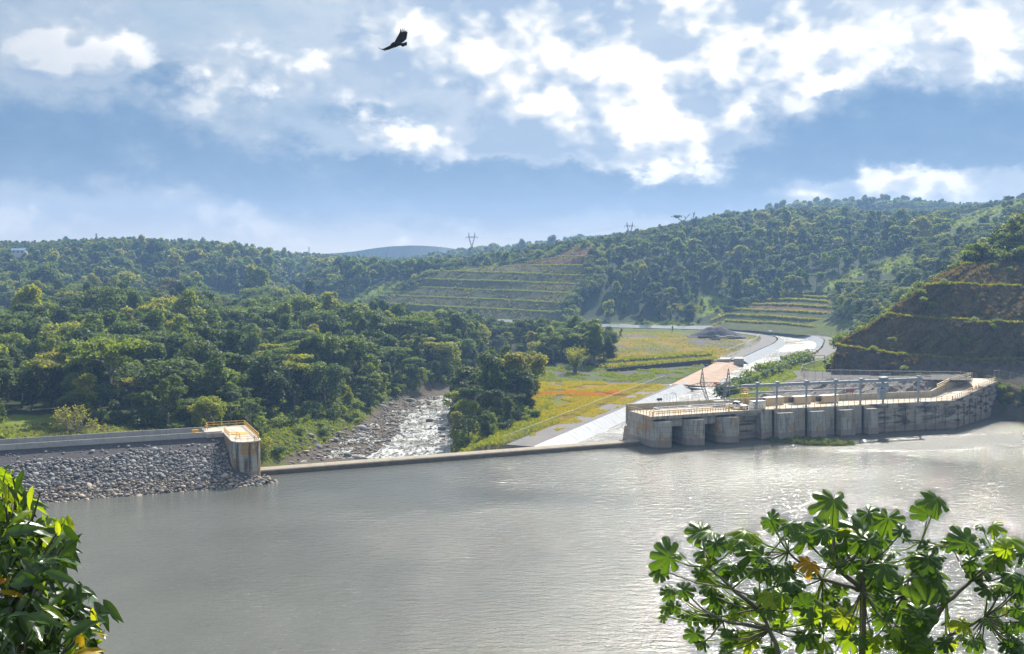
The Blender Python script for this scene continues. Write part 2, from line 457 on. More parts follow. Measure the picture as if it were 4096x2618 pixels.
def mat_foliage(name, stops, transl=0.45, rough=0.55, spec=0.22, scale=0.5, obj=0.75):
    """leaf: diffuse + translucent + a waxy sheen; the ramp is read by a per-object random and a clump noise"""
    m, g, p, o = new_mat(name)
    tc = g.node('ShaderNodeTexCoord').outputs['Object']
    n = g.noise(tc, scale, 3.0, 0.6)
    f = g.math('ADD', g.math('MULTIPLY', objrand(g), obj), g.math('MULTIPLY', g.maprange(n, 0.25, 0.75, smooth=False), 1.0 - obj))
    c = g.ramp(f, stops)
    n2 = g.noise(tc, scale * 7, 2.0, 0.6)
    c = g.vmath('SCALE', c, scale=g.math('MULTIPLY_ADD', n2, 0.9, 0.55))
    g.l.new(c, p.inputs['Base Color'])
    p.inputs['Roughness'].default_value = rough; p.inputs['Specular IOR Level'].default_value = spec
    t = g.node('ShaderNodeBsdfTranslucent')
    g.l.new(g.mix(1.0, c, (1.9, 1.75, 0.55), 'MULTIPLY'), t.inputs[0])
    mx = g.node('ShaderNodeMixShader'); mx.inputs[0].default_value = transl
    g.l.new(p.outputs[0], mx.inputs[1]); g.l.new(t.outputs[0], mx.inputs[2]); g.l.new(mx.outputs[0], o.inputs[0])
    return m
def mat_ground():
    """land cover comes from the per-vertex 'cover' colour (bare albedo of grass, soil, gravel, forest floor), broken up by noise"""
    m, g, p, o = new_mat('ground_cover')
    P = pos(g)
    at = g.node('ShaderNodeAttribute'); at.attribute_name = 'cover'
    n = g.noise(P, 0.16, 6.0, 0.65); n2 = g.noise(P, 1.1, 5.0, 0.7); n3 = g.noise(P, 6.0, 3.0, 0.7)
    c = g.vmath('SCALE', at.outputs['Color'], scale=g.math('MULTIPLY_ADD', n2, 1.1, 0.42))
    c = g.vmath('SCALE', c, scale=g.math('MULTIPLY_ADD', n3, 0.8, 0.6))
    c = g.mix(g.math('MULTIPLY', g.maprange(n, 0.46, 0.66), 0.35), c, (0.075, 0.085, 0.03))
    g.l.new(c, p.inputs['Base Color'])
    p.inputs['Roughness'].default_value = 0.95; p.inputs['Specular IOR Level'].default_value = 0.1
    bump(g, p, g.math('ADD', n2, n3), 0.9, 0.35)
    return m
M = {}
M['ground'] = mat_ground()
M['water'] = mat_water('reservoir_water', (0.118, 0.118, 0.098), 2.4, 0.72, 0.05, 0.012, 0.09, 0.35, gust=(106, 261.5, 0.33, 27, 7.5))
M['canal_water'] = mat_water('canal_water', (0.15, 0.145, 0.12), 0.9, 0.9, 0.22, 0.05, 0.32, 0.6)
M['river_water'] = mat_water('river_water', (0.10, 0.09, 0.065), 0.8, 1.0, 0.15, 0.12, 0.3, 0.7, foam=True)
M['conc'] = mat_concrete('weathered_concrete', ochre=0.4, sth=(0.47, 0.64), oth=(0.48, 0.62))
M['conc_pier'] = mat_concrete('pier_concrete', (0.48, 0.44, 0.38), streak=0.6, ochre=0.7, oth=(0.50, 0.62), sth=(0.47, 0.64))
M['conc_tower'] = mat_concrete('tower_concrete', (0.46, 0.44, 0.39), streak=0.85, ochre=0.9, dark=(0.06, 0.052, 0.045), oth=(0.44, 0.54), sth=(0.45, 0.60))
M['conc_black'] = mat_concrete('blackened_concrete', (0.45, 0.395, 0.32), streak=0.5, ochre=0.3, black=0.85)
M['conc_rear'] = mat_concrete('parapet_concrete', (0.47, 0.42, 0.32), streak=0.4, ochre=0.35, wet=False, lines=0)
M['conc_panel'] = mat_concrete('panel_concrete', (0.44, 0.425, 0.40), streak=0.3, ochre=0.1, wet=False, lines=0)
M['conc_deck'] = mat_noisy('deck_concrete', (0.33, 0.24, 0.17), (0.52, 0.44, 0.35), 0.5, 0.8, 0.2, c2=(0.60, 0.55, 0.47))
M['conc_weir'] = mat_noisy('weir_concrete', (0.22, 0.18, 0.125), (0.33, 0.28, 0.21), 0.5, 0.85, 0.25, c2=(0.38, 0.34, 0.27))
M['weir_face'] = mat_noisy('weir_wet_face', (0.10, 0.085, 0.065), (0.20, 0.165, 0.125), 0.7, 0.8, 0.3)
M['asphalt'] = mat_noisy('asphalt', (0.115, 0.108, 0.106), (0.165, 0.155, 0.15), 0.25, 0.9, 0.2, c2=(0.20, 0.185, 0.16))
M['gravel'] = mat_noisy('gravel', (0.10, 0.095, 0.095), (0.19, 0.18, 0.17), 2.2, 0.95, 1.0, 0.15)
M['dark_gravel'] = mat_noisy('dark_gravel', (0.055, 0.052, 0.056), (0.13, 0.12, 0.125), 1.6, 0.95, 1.0, 0.2)
M['lining'] = mat_noisy('lining_sheet', (0.27, 0.28, 0.29), (0.44, 0.45, 0.46), 0.6, 0.36, 0.25, spec=0.6)
M['ramp'] = mat_noisy('ramp_concrete', (0.26, 0.15, 0.10), (0.40, 0.27, 0.185), 0.3, 0.85, 0.2, c2=(0.46, 0.37, 0.28))
M['rock'] = mat_noisy('boulder', (0.15, 0.147, 0.147), (0.34, 0.33, 0.315), 1.3, 0.85, 0.4, 0.05, rand=0.9)
M['rock_tan'] = mat_noisy('washed_boulder', (0.22, 0.185, 0.145), (0.40, 0.335, 0.265), 1.3, 0.8, 0.4, 0.05, rand=0.9)
M['cut_rock'] = mat_noisy('cut_rock', (0.085, 0.075, 0.07), (0.20, 0.175, 0.155), 0.35, 0.95, 1.0, 0.4, c2=(0.27, 0.245, 0.22))
M['yellow'] = mat_paint('yellow_paint', (0.62, 0.36, 0.02), 0.45)
M['yellow_pale'] = mat_paint('pale_yellow_paint', (0.60, 0.40, 0.10), 0.5)
M['steel'] = mat_paint('galvanised_steel', (0.42, 0.43, 0.44), 0.45, (0.2, 0.18, 0.16), 0.4, 2.0, 0.5)
M['gantry'] = mat_paint('blue_grey_paint', (0.33, 0.37, 0.41), 0.4, (0.14, 0.13, 0.12), 0.3, 2.0)
M['white'] = mat_paint('white_paint', (0.78, 0.78, 0.76), 0.4)
M['cream'] = mat_paint('cream_paint', (0.60, 0.45, 0.26), 0.6, (0.35, 0.25, 0.15), 0.3)
M['red'] = mat_paint('red_paint', (0.55, 0.05, 0.03), 0.5)
M['orange'] = mat_paint('orange_plastic', (0.75, 0.18, 0.02), 0.5)
M['blue'] = mat_paint('blue_plastic', (0.04, 0.14, 0.45), 0.35)
M['black'] = mat_paint('black_rubber', (0.02, 0.02, 0.022), 0.6)
M['glass'] = mat_paint('dark_glass', (0.03, 0.035, 0.045), 0.08)
M['pylon'] = mat_paint('lattice_steel', (0.20, 0.21, 0.22), 0.5, (0.12, 0.11, 0.1), 0.4, 1.0, 0.4)
M['roof'] = mat_paint('blue_roof', (0.14, 0.28, 0.42), 0.5)
M['wall_white'] = mat_paint('white_wall', (0.62, 0.62, 0.60), 0.7)
M['bark'] = mat_noisy('bark', (0.11, 0.095, 0.08), (0.24, 0.215, 0.185), 1.2, 0.95, 0.5, 0.05)
M['bark_pale'] = mat_noisy('pale_bark', (0.22, 0.195, 0.165), (0.40, 0.37, 0.32), 1.2, 0.9, 0.4, 0.05)
G_D, G_M, G_L, G_Y, G_O, G_B = (0.036, 0.062, 0.020), (0.092, 0.138, 0.030), (0.168, 0.222, 0.036), (0.255, 0.275, 0.038), (0.16, 0.145, 0.055), (0.15, 0.128, 0.098)
M['leaf'] = mat_foliage('forest_leaves', [(0.0, (0.028, 0.050, 0.018)), (0.12, G_D), (0.28, G_M), (0.46, (0.075, 0.115, 0.056)), (0.60, (0.105, 0.160, 0.032)), (0.74, G_L), (0.85, G_Y), (0.93, G_O), (1.0, G_B)], transl=0.5)
M['leaf_dark'] = mat_foliage('dark_leaves', [(0.0, G_D), (0.6, (0.040, 0.070, 0.018)), (1.0, (0.085, 0.100, 0.024))], obj=0.3)
M['leaf_green'] = mat_foliage('fresh_leaves', [(0.0, G_M), (0.5, G_L), (1.0, (0.14, 0.20, 0.030))], obj=0.6, transl=0.5)
M['leaf_yellow'] = mat_foliage('yellow_green_leaves', [(0.0, G_L), (0.5, G_Y), (1.0, (0.24, 0.23, 0.035))], obj=0.5, transl=0.5)
M['leaf_grey'] = mat_foliage('greyish_leaves', [(0.0, (0.09, 0.10, 0.06)), (0.5, (0.12, 0.115, 0.08)), (1.0, G_B)], obj=0.5)
M['grass'] = mat_foliage('tall_grass', [(0.0, (0.18, 0.21, 0.028)), (0.35, (0.31, 0.29, 0.030)), (0.85, (0.40, 0.33, 0.034)), (1.0, (0.38, 0.20, 0.04))], obj=0.8, transl=0.5)
M['grass_green'] = mat_foliage('green_grass', [(0.0, (0.10, 0.17, 0.025)), (0.6, (0.20, 0.25, 0.030)), (1.0, (0.27, 0.26, 0.035))], obj=0.8, transl=0.5)
M['grass_red'] = mat_foliage('rusty_grass', [(0.0, (0.34, 0.16, 0.04)), (0.6, (0.42, 0.17, 0.05)), (1.0, (0.36, 0.25, 0.04))], obj=0.8, transl=0.5)
M['dry'] = mat_foliage('dry_scrub', [(0.0, (0.12, 0.105, 0.05)), (0.5, (0.175, 0.135, 0.08)), (1.0, (0.22, 0.19, 0.07))], obj=0.8, transl=0.35)
# ------------------------------------------------------------------ terrain
def smooth_line(P, n=2):
    P = [tuple(p) for p in P]
    for _ in range(n):
        Q = [P[0]]
        for a, b in zip(P[:-1], P[1:]):
            Q += [(a[0] * .75 + b[0] * .25, a[1] * .75 + b[1] * .25), (a[0] * .25 + b[0] * .75, a[1] * .25 + b[1] * .75)]
        P = Q + [P[-1]]
    return P
def proj(x, y, z):
    c, s = math.cos(PITCH), math.sin(PITCH)
    dz = z - CAM_Z
    fwd = y * c - dz * s; up = y * s + dz * c
    return CX + F_PX * x / fwd, CY - F_PX * up / fwd
CANAL_L = [(5, 249), (23, 290), (41.5, 333), (58, 370), (72, 398), (83, 428), (97, 458), (112, 494), (126, 526), (133.5, 549),
           (137, 566), (135, 581), (127, 601), (116, 614), (100, 621), (87, 626), (53, 636), (22, 650), (-15, 683), (-57, 717), (-71, 733), (-130, 775), (-220, 840)]
CANAL_R = [(50, 271), (56, 298), (63, 326), (75, 352), (94, 394), (115, 444), (127, 468), (141, 500), (152, 535), (157, 552), (158, 570),
           (155, 588), (147, 608), (135, 628), (119, 640), (104, 646), (91, 650), (60, 658), (28, 673), (-8, 706), (-50, 739), (-64, 755), (-123, 797), (-213, 862)]
CANAL_L, CANAL_R = smooth_line(CANAL_L), smooth_line(CANAL_R)
RIVER = [(-36, 240), (-33, 262), (-30, 300), (-31, 335), (-27, 362), (-12, 395), (-1, 440), (2, 466), (-12, 490), (-35, 530), (-70, 590), (-110, 680), (-150, 780), (-185, 900), (-215, 1100)]
RIVER_HW = [22, 17, 13, 10, 8, 7, 7, 7, 7, 7, 7, 7, 8, 8, 8]
CANAL_POLY = CANAL_L + CANAL_R[::-1]
RAMP = [at_z(2680, 1540, 1)[:2], at_z(2866, 1448, 1)[:2], at_z(2990, 1448, -.9)[:2], at_z(2840, 1552, -.9)[:2]]
CTRL = [  # x, y, z of the natural ground
    (5, 270, .8), (20, 300, .8), (5, 330, .8), (30, 350, 1), (10, 380, .9), (40, 400, 1), (60, 420, 1.1), (45, 455, 2.3), (60, 500, 2.2), (90, 480, 2),
    (100, 540, 1.6), (60, 560, 1.6), (20, 600, 1.1), (90, 600, 1.2), (0, 640, 0.9), (-50, 690, .8), (-15, 300, 0), (-10, 262, -1.5), (-18, 340, 0),
    (-70, 262, 3.0), (-110, 255, 5.6), (-200, 240, 6.5), (-62, 300, 0.5), (-100, 300, 4), (-160, 310, 6), (-58, 350, 1.5), (-100, 360, 5), (-180, 380, 8),
    (-50, 400, 3), (-100, 440, 7), (-200, 460, 10), (-300, 400, 11), (-38, 470, 3), (-80, 540, 6), (-180, 560, 10), (-300, 560, 12), (-75, 640, 3), (-150, 680, 5), (-300, 700, 9), (-450, 650, 10),
    (-442, 950, 38), (-372, 800, 15), (-377, 950, 40), (-326, 820, 15), (-322, 980, 40), (-280, 850, 13), (-274, 1050, 38), (-230, 880, 11), (-265, 1300, 29), (-214, 1050, 12),
    (-265, 1800, 24), (-176, 1200, 6), (-194, 1900, 18), (-600, 1300, 40), (-800, 1000, 42), (-400, 1600, 34), (0, 2500, 16), (-1500, 2500, 30), (-600, 2500, 26),
    (-57, 850, 26), (-29, 870, 33), (29, 850, 42), (58, 845, 46), (89, 870, 47), (136, 920, 57), (216, 1000, 72), (299, 1050, 78), (370, 1050, 75), (400, 950, 76), (442, 950, 90), (530, 950, 108),
    (8.7, 742, 9), (9, 765, 19), (-8, 738, 0), (-60, 812, 4), (-50, 828, 13), (40, 715, 3), (45, 735, 13), (50, 755, 24), (20, 790, 30),
    (-110, 820, 8), (-140, 950, 16), (-60, 1000, 22), (-80, 760, 2),
    (87, 690, 2), (95, 760, 26), (103, 820, 41), (143, 660, 1), (156, 720, 16), (173, 800, 43), (194, 900, 60), (168, 590, 3), (193, 680, 15), (228, 800, 44), (256, 900, 60),
    (172, 520, 8), (198, 600, 18), (231, 700, 33), (280, 850, 56), (200, 490, 16), (239, 600, 33), (279, 700, 47), (338, 850, 64), (279, 600, 43), (349, 750, 65), (279, 500, 50), (390, 700, 70),
    (67, 298, 4.0), (73, 335, 2.2), (88, 334, 7.6), (90, 292, 9.6), (115, 300, 10.6), (100, 312, 10.9), (130, 308, 11.2), (84, 310, 7.2), (98, 352, 6.2), (112, 390, 3.8), (128, 425, 2.0), (140, 465, 1.7), (156, 505, 1.7),
    (140, 335, 12), (165, 340, 22), (180, 360, 30), (190, 400, 38), (210, 420, 45), (250, 400, 60), (160, 390, 16), (168, 430, 8), (190, 460, 13),
    (475, 1134, 79), (440, 1100, 79), (482, 1240, 82), (590, 1150, 96), (400, 1200, 78),
    (561, 1700, 100), (484, 1700, 92), (677, 1700, 100), (324, 1500, 74), (790, 1700, 95), (256, 1500, 58), (150, 1500, 40), (50, 1300, 36),
    (300, 3000, 30), (1500, 3000, 60), (0, 5000, 12), (-3000, 5000, 20), (3000, 5000, 30), (2000, 1500, 100), (-2000, 1000, 40), (-1000, 500, 20), (600, 300, 60), (300, 250, 40), (190, 250, 15), (160, 275, 6), (142, 290, 2.0), (138, 300, 6),
]
CT = np.array(CTRL, float)
def _phi(r): return np.where(r > 0, r * r * np.log(np.maximum(r, 1e-9)), 0.0)
def _fit():
    S = 300.0
    X = CT[:, :2] / S; n = len(X)
    K = _phi(np.hypot(X[:, None, 0] - X[None, :, 0], X[:, None, 1] - X[None, :, 1])) + np.eye(n) * 2e-3
    Pm = np.c_[np.ones(n), X]
    A = np.block([[K, Pm], [Pm.T, np.zeros((3, 3))]])
    return X, np.linalg.solve(A, np.r_[CT[:, 2], 0, 0, 0]), S
_TX, _TW, _TS = _fit()
def tps(x, y):
    sh = np.shape(x); q = np.c_[np.ravel(x), np.ravel(y)] / _TS
    out = np.zeros(len(q))
    for i in range(0, len(q), 20000):
        b = q[i:i + 20000]
        k = _phi(np.hypot(b[:, None, 0] - _TX[None, :, 0], b[:, None, 1] - _TX[None, :, 1]))
        out[i:i + 20000] = k @ _TW[:-3] + _TW[-3] + b @ _TW[-2:]
    return out.reshape(sh)
def river_info(x, y):
    best = np.full(np.shape(x), 1e9)
    for (a, b, ha, hb) in zip(RIVER[:-1], RIVER[1:], RIVER_HW[:-1], RIVER_HW[1:]):
        dx, dy = b[0] - a[0], b[1] - a[1]
        k = np.clip(((x - a[0]) * dx + (y - a[1]) * dy) / (dx * dx + dy * dy), 0, 1)
        best = np.minimum(best, np.hypot(x - a[0] - k * dx, y - a[1] - k * dy) - (ha + (hb - ha) * k))
    return best          # signed distance to the river bed's edge
def height(x, y):
    x = np.asarray(x, float); y = np.asarray(y, float)
    h = tps(x, y)
    far = sstep(y, 480, 800)
    h = h + far * (vec_noise(x, y, 90, 3) - 0.5) * 9 + (vec_noise(x, y, 14, 5) - 0.5) * 0.5
    h = np.maximum(h, -3.2)
    rd = river_info(x, y)
    k = sstep(rd, -2, 9)
    cur = sstep(x - np.interp(y, [240, 300, 335, 365, 395, 440], [-34, -28, -30, -26, -12, -1]), -5, 4)
    h = (-4.25 - cur * 1.0 + (vec_noise(x, y, 7, 9) - 0.5) * 1.1) * (1 - k) + h * k
    # flat made ground round the canal, then its trench
    cd = np.minimum(seg_dist(x, y, CANAL_L), seg_dist(x, y, CANAL_R))
    k = sstep(cd, 9, 22) ; ins = inside(x, y, CANAL_POLY)
    rx = np.interp(y, [p[1] for p in CANAL_R[:60] if p[1] < 560][:40], [p[0] for p in CANAL_R[:60] if p[1] < 560][:40])
    flat = (y > 250) & ~((x > rx - 2) & (y < 440)); k = np.where((x > rx) & (y >= 440) & (y < 600), sstep(cd, 8, 14), k)
    h = np.where(flat & ~ins, 0.95 * (1 - k) + h * k, h)
    h = np.where(ins & (y > 256), np.maximum(-0.8 - cd * 0.8, -4.0), h)
    h = np.where(inside(x, y, RAMP), -1.5, h)
    s, t = to_st(x, y)
    # reservoir and the foundations of the dam
    wet = (t > -1.5) & (s < 204)
    shore = sstep(x - 128 - (300 - y) * 0.45, 0, 10)
    h = np.where((t > -1.5), np.minimum(h, -3 + shore * (h + 3)), h)
    h = np.where((s > -600) & (s < 0) & (t > -20) & (t <= -1.5), np.minimum(h, 5.4), h)
    h = np.where((s > -2) & (s < 90) & (t > -9), np.minimum(h, -2.5), h)
    h = np.where((s > 85) & (s < 206) & (t > -10) , np.minimum(h, 5.0), h)
    return h
def hz(x, y): return float(height(np.array([x]), np.array([y]))[0])
def hit(px, py, y0=230, y1=3000):
    """ground point seen at a photograph pixel"""
    ys = np.linspace(y0, y1, 1400); d = ray(px, py)
    k = ys / d[1]; xs = d[0] * k; zs = CAM_Z + d[2] * k
    g = height(xs, ys); below = np.nonzero(zs < g)[0]
    i = below[0] if len(below) else len(ys) - 1
    return (xs[i], ys[i], g[i])
# land cover masks, as photograph polygons tested on the ground's own points
FIELD = [(4, 262), (12, 272), (38, 328), (52, 362), (40, 372), (5, 378), (4, 330), (8, 290)]
GREENY = [(0, 378), (55, 368), (66, 392), (84, 430), (60, 440), (36, 418), (2, 420)]
UPPER = [(34, 438), (84, 440), (104, 490), (120, 530), (124, 560), (116, 590), (90, 612), (40, 622), (0, 642), (-60, 700), (-80, 700), (-30, 640), (30, 560), (44, 500)]
RIGHTBANK = [(58, 284), (66, 330), (79, 354), (98, 396), (120, 448), (134, 458), (126, 400), (114, 350), (100, 312), (84, 294)]
CLEAR_PX = [[(3470, 1100), (3520, 1050), (3660, 995), (3680, 1010), (3650, 1060), (3580, 1090)], [(3280, 1150), (3340, 1110), (3460, 1060), (3480, 1090), (3400, 1120), (3300, 1170)],
            [(2760, 1240), (2800, 1190), (2860, 1170), (2920, 1210), (2900, 1240), (2800, 1270)], [(3760, 910), (3900, 850), (4100, 780), (4100, 820), (3900, 890), (3800, 920)],
            [(3400, 912), (3560, 905), (3560, 920), (3400, 925)], [(1370, 1200), (1430, 1170), (1540, 1130), (1620, 1130), (1600, 1170), (1500, 1180), (1400, 1210)],
            [(2940, 910), (3000, 905), (3010, 930), (2950, 935)], [(2500, 1300), (2560, 1285), (2750, 1290), (2800, 1300), (2700, 1312)],
            [(-200, 1235), (60, 1240), (110, 1270), (90, 1335), (-200, 1345)], [(175, 1265), (275, 1275), (270, 1345), (190, 1345)], [(830, 1240), (960, 1235), (980, 1265), (840, 1275)], [(520, 1175), (640, 1180), (620, 1205), (520, 1200)], [(70, 1660), (250, 1660), (300, 1720), (0, 1740), (0, 1670)],
            [(850, 1150), (990, 1200), (960, 1220), (800, 1170)]]
def cleared(x, y, z):
    px, py = proj(x, y, z)
    c = np.zeros(np.shape(x), bool)
    for poly in CLEAR_PX: c |= inside(px, py, poly)
    return c & (y > 240) & (y < 1080)

def build_terrain():
    rows = np.concatenate([np.arange(205, 720, 3.0), np.arange(720, 1000, 6.0), np.geomspace(1000, 2320, 40)])
    cols = np.linspace(-0.85, 0.85, 300)
    Y = np.repeat(rows[:, None], len(cols), 1); X = cols[None, :] * (Y + 70)
    Z = height(X, Y)
    n = len(cols)
    i = np.arange(len(rows) - 1)[:, None] * n + np.arange(n - 1)[None, :]
    Fq = np.stack([i, i + 1, i + n + 1, i + n], -1).reshape(-1, 4)
    V = np.stack([X, Y, Z], -1).reshape(-1, 3)
    me = np_mesh('ground', V, Fq, M['ground'], True)
    x, y, z = V.T
    x0, y0 = x, y
    x = x + (vec_noise(x0, y0, 9, 51, 3) - .5) * 9 * (y < 700); y = y + (vec_noise(x0, y0, 9, 52, 3) - .5) * 12 * (y0 < 700)
    col = np.tile(np.array([0.045, 0.064, 0.022]), (len(V), 1))
    def put(mask, c, w=1.0):
        m = (np.asarray(mask, float) * w)[:, None]
        col[:] = col * (1 - m) + np.array(c) * m
    n1 = vec_noise(x, y, 16, 21); n2 = vec_noise(x, y, 6, 22); n3 = vec_noise(x, y, 30, 23)
    put(seg_dist(x, y, CANAL_L + CANAL_R[::-1]) < 26, (0.13, 0.16, 0.03))
    put(inside(x, y, FIELD), (0.30, 0.205, 0.022)); put(inside(x, y, FIELD) & (n1 > 0.56), (0.20, 0.20, 0.025))
    put(inside(x, y, FIELD) & (np.abs(y - 342) + (n2 - .5) * 14 < 6) & (x < 36), (0.30, 0.105, 0.035))
    put(inside(x, y, FIELD) & (n2 > 0.63), (0.15, 0.14, 0.13))
    put(inside(x, y, GREENY), (0.135, 0.13, 0.12)); put(inside(x, y, GREENY) & (n2 > 0.5), (0.12, 0.16, 0.03))
    put(inside(x, y, UPPER), (0.26, 0.19, 0.03)); put(inside(x, y, UPPER) & (n1 > 0.55), (0.17, 0.17, 0.03)); put(inside(x, y, UPPER) & (n3 > 0.60), (0.16, 0.15, 0.135))
    put((np.hypot((x - 103) / 22, (y - 520) / 26) < 1) & (n2 > 0.35), (0.15, 0.145, 0.14))
    put(inside(x, y, RIGHTBANK), (0.17, 0.20, 0.025)); put(inside(x, y, RIGHTBANK) & (n1 > 0.6), (0.10, 0.14, 0.025))
    put(cleared(x0, y0, z), (0.19, 0.25, 0.035)); put(cleared(x0, y0, z) & (n1 > .56), (0.11, 0.15, 0.03))
    x, y = x0, y0
    rd = river_info(x, y)
    put((rd < 10) & (y < 380), (0.10, 0.13, 0.03), 0.8); put((rd < 6) & (x > -34) & (y > 330), (0.14, 0.105, 0.08), .7)
    put((rd < 1.5), (0.155, 0.125, 0.10))
    s, t = to_st(x, y)
    put((s < 12) & (s > -12) & (t < -2) & (t > -40), (0.14, 0.16, 0.03), 0.8)
    put((s < -12) & (t < -14) & (t > -46), (0.15, 0.16, 0.04)); put((s < -30) & (t < -26) & (t > -32), (0.17, 0.16, 0.15))
    put((s > 185) & (t > -14) & (y < 330), (0.10, 0.085, 0.06))
    put((s > 45) & (s < 62) & (t < -2) & (t > -32), (0.17, 0.15, 0.06))
    a = me.color_attributes.new('cover', 'FLOAT_COLOR', 'POINT')
    a.data.foreach_set('color', np.c_[col, np.ones(len(col))].astype(np.float32).ravel())
    struct(link('ground', me), 'structure', 'valley floor and hills with grass, gravel and forest floor')
build_terrain()

# the lookout's own slope, below the camera, down to the near shore
def build_slope():
    xs = np.linspace(-170, 170, 90); ys = np.linspace(-70, 62, 60)
    X, Y = np.meshgrid(xs, ys)
    Z = np.where(Y < 1.5, 44.2, 44.2 - (Y - 1.5) * 0.93) + (vec_noise(X, Y, 9, 31) - .5) * 1.4 * (np.abs(Y) > 4)
    Z = np.maximum(Z, -6)
    n = len(xs); i = np.arange(len(ys) - 1)[:, None] * n + np.arange(n - 1)[None, :]
    me = np_mesh('hillside', np.stack([X, Y, Z], -1).reshape(-1, 3), np.stack([i, i + 1, i + n + 1, i + n], -1).reshape(-1, 4), M['ground'], True)
    a = me.color_attributes.new('cover', 'FLOAT_COLOR', 'POINT')
    a.data.foreach_set('color', np.tile(np.array([0.05, 0.07, 0.02, 1], np.float32), (len(X.ravel()), 1)).ravel())
    struct(link('hillside', me))
build_slope()

# ------------------------------------------------------------------ water
def sheet(name, poly, mat, kind='structure'):
    mb = MB(); mb.add([tuple(p) for p in poly], [tuple(range(len(poly)))])
    o = mb.build(name, mat, recalc=False)
    if o.data.polygons[0].normal.z < 0: o.data.flip_normals()
    return struct(o, kind)
res = [(-420, 30, 0), (420, 30, 0), (300, 330, 0), L(206, -6), L(178, 0), L(120, -7), L(92, -7), L(89, -0.8), L(-3, -0.8), L(-6, -6), L(-380, -6), ]
sheet('reservoir_water', res, M['water'])
rw = []
for side in (1, -1):
    pts = []
    for i, (a, hw) in enumerate(zip(RIVER, RIVER_HW)):
        p, q = RIVER[max(i - 1, 0)], RIVER[min(i + 1, len(RIVER) - 1)]
        dx, dy = q[0] - p[0], q[1] - p[1]; l = math.hypot(dx, dy)
        pts.append((a[0] - side * dy / l * (hw + 7), a[1] + side * dx / l * (hw + 7), -4.28))
    rw += pts if side == 1 else pts[::-1]
sheet('river_water', rw, M['river_water'])
def strip(name, A, B, za, zb, mat, parent=None):
    mb = MB()
    n = len(A)
    vs = [(*p, za) for p in A] + [(*p, zb) for p in B]
    mb.add(vs, [(i, i + 1, n + i + 1, n + i) for i in range(n - 1)])
    o = mb.build(name, mat, parent, recalc=False)
    if o.data.polygons[0].normal.z < 0: o.data.flip_normals()
    return o
def resample(P, step):
    P = np.array(P, float); d = np.r_[0, np.cumsum(np.hypot(*np.diff(P, axis=0).T))]
    q = np.arange(0, d[-1], step); q = np.r_[q, d[-1]]
    return np.c_[np.interp(q, d, P[:, 0]), np.interp(q, d, P[:, 1])]
def offset(P, d):
    P = np.array(P, float); t = np.gradient(P, axis=0); t /= np.linalg.norm(t, axis=1)[:, None]
    return np.c_[P[:, 0] - t[:, 1] * d, P[:, 1] + t[:, 0] * d]
SL, SR = smooth_line(CANAL_L), smooth_line(CANAL_R)
struct(strip('canal_water', [tuple(p) for p in SL], [tuple(p) for p in SR], -0.9, -0.9, M['canal_water']))
# lining: tilted sheets, one panel each
lin = bpy.data.objects.new('canal_lining', None); COL.objects.link(lin); struct(lin, 'structure', 'pale sheet lining of the canal banks')
def lining(P, inward, step, y_lo=0, y_hi=1e9):
    Q = resample(P, step); I = offset(Q, inward)
    for i in range(len(Q) - 1):
        if not (y_lo <= Q[i][1] <= y_hi) or not (-95 < Q[i][0]): continue
        a, b, c, d = Q[i], Q[i + 1], I[i + 1], I[i]
        if 372 < a[1] < 452 and inward < 0: continue          # the ramp's gap
        g = 0.012
        a2, b2, c2, d2 = a + (b - a) * g, b - (b - a) * g, c - (c - d) * g, d + (c - d) * g
        mb = MB()
        lift = (i % 3) * 0.012
        top = [(a2[0], a2[1], 1.22 + lift), (b2[0], b2[1], 1.22 + lift), (c2[0], c2[1], -1.6 + lift), (d2[0], d2[1], -1.6 + lift)]
        bot = [(p[0], p[1], p[2] - 0.15) for p in top]
        mb.add(top + bot, [(0, 1, 2, 3), (7, 6, 5, 4), (0, 4, 5, 1), (1, 5, 6, 2), (2, 6, 7, 3), (3, 7, 4, 0)])
        mb.build('lining_panel', M['lining'], lin)
    for lo, hi in (((0, 372), (452, 1e9)) if inward < 0 else ((y_lo, 1e9),)):
        k = [i for i in range(len(Q)) if lo <= Q[i][1] <= hi]
        strip('lining_bed', [tuple(Q[i]) for i in k], [tuple(I[i]) for i in k], 1.05, -1.78, M['conc_panel'], lin)
lining(SL, -4.8, 3.0)
lining(SR, 4.6, 5.0, 440)
# service roads
def road(name, P, w, z, mat, label=None, skirt=0.5):
    P = smooth_line(P, 2)
    A, B = offset(P, w / 2), offset(P, -w / 2)
    mb = MB(); mb.loft([[(p[0], p[1], zz) for p in Q] for Q, zz in ((A, z - skirt), (A, z), (B, z), (B, z - skirt))])
    mb.add([(A[0][0], A[0][1], z), (B[0][0], B[0][1], z), (B[0][0], B[0][1], z - skirt), (A[0][0], A[0][1], z - skirt)], [(0, 1, 2, 3)])
    return struct(mb.build(name, mat), 'structure', label)
LQ = [p for p in CANAL_L if p[1] < 372]
road('service_road', [tuple(p) for p in offset(LQ, 3.6)], 6.8, 1.10, M['asphalt'], skirt=5.0)
LQ2 = [p for p in CANAL_L if 440 < p[1] < 612 and p[0] > 85]
road('canal_road', [tuple(p) for p in offset(LQ2, 4.6)], 7.5, 1.08, M['asphalt'])
road('outer_canal_road', [tuple(p) for p in offset([q for q in CANAL_R if 445 < q[1] < 660 and q[0] > 55], -4.2)], 7.0, 1.08, M['asphalt'])
road('far_bank_road', [tuple(p) for p in offset([q for q in CANAL_R if q[0] <= 60 and q[1] > 600], -3.2)], 5.0, 1.06, M['gravel'])
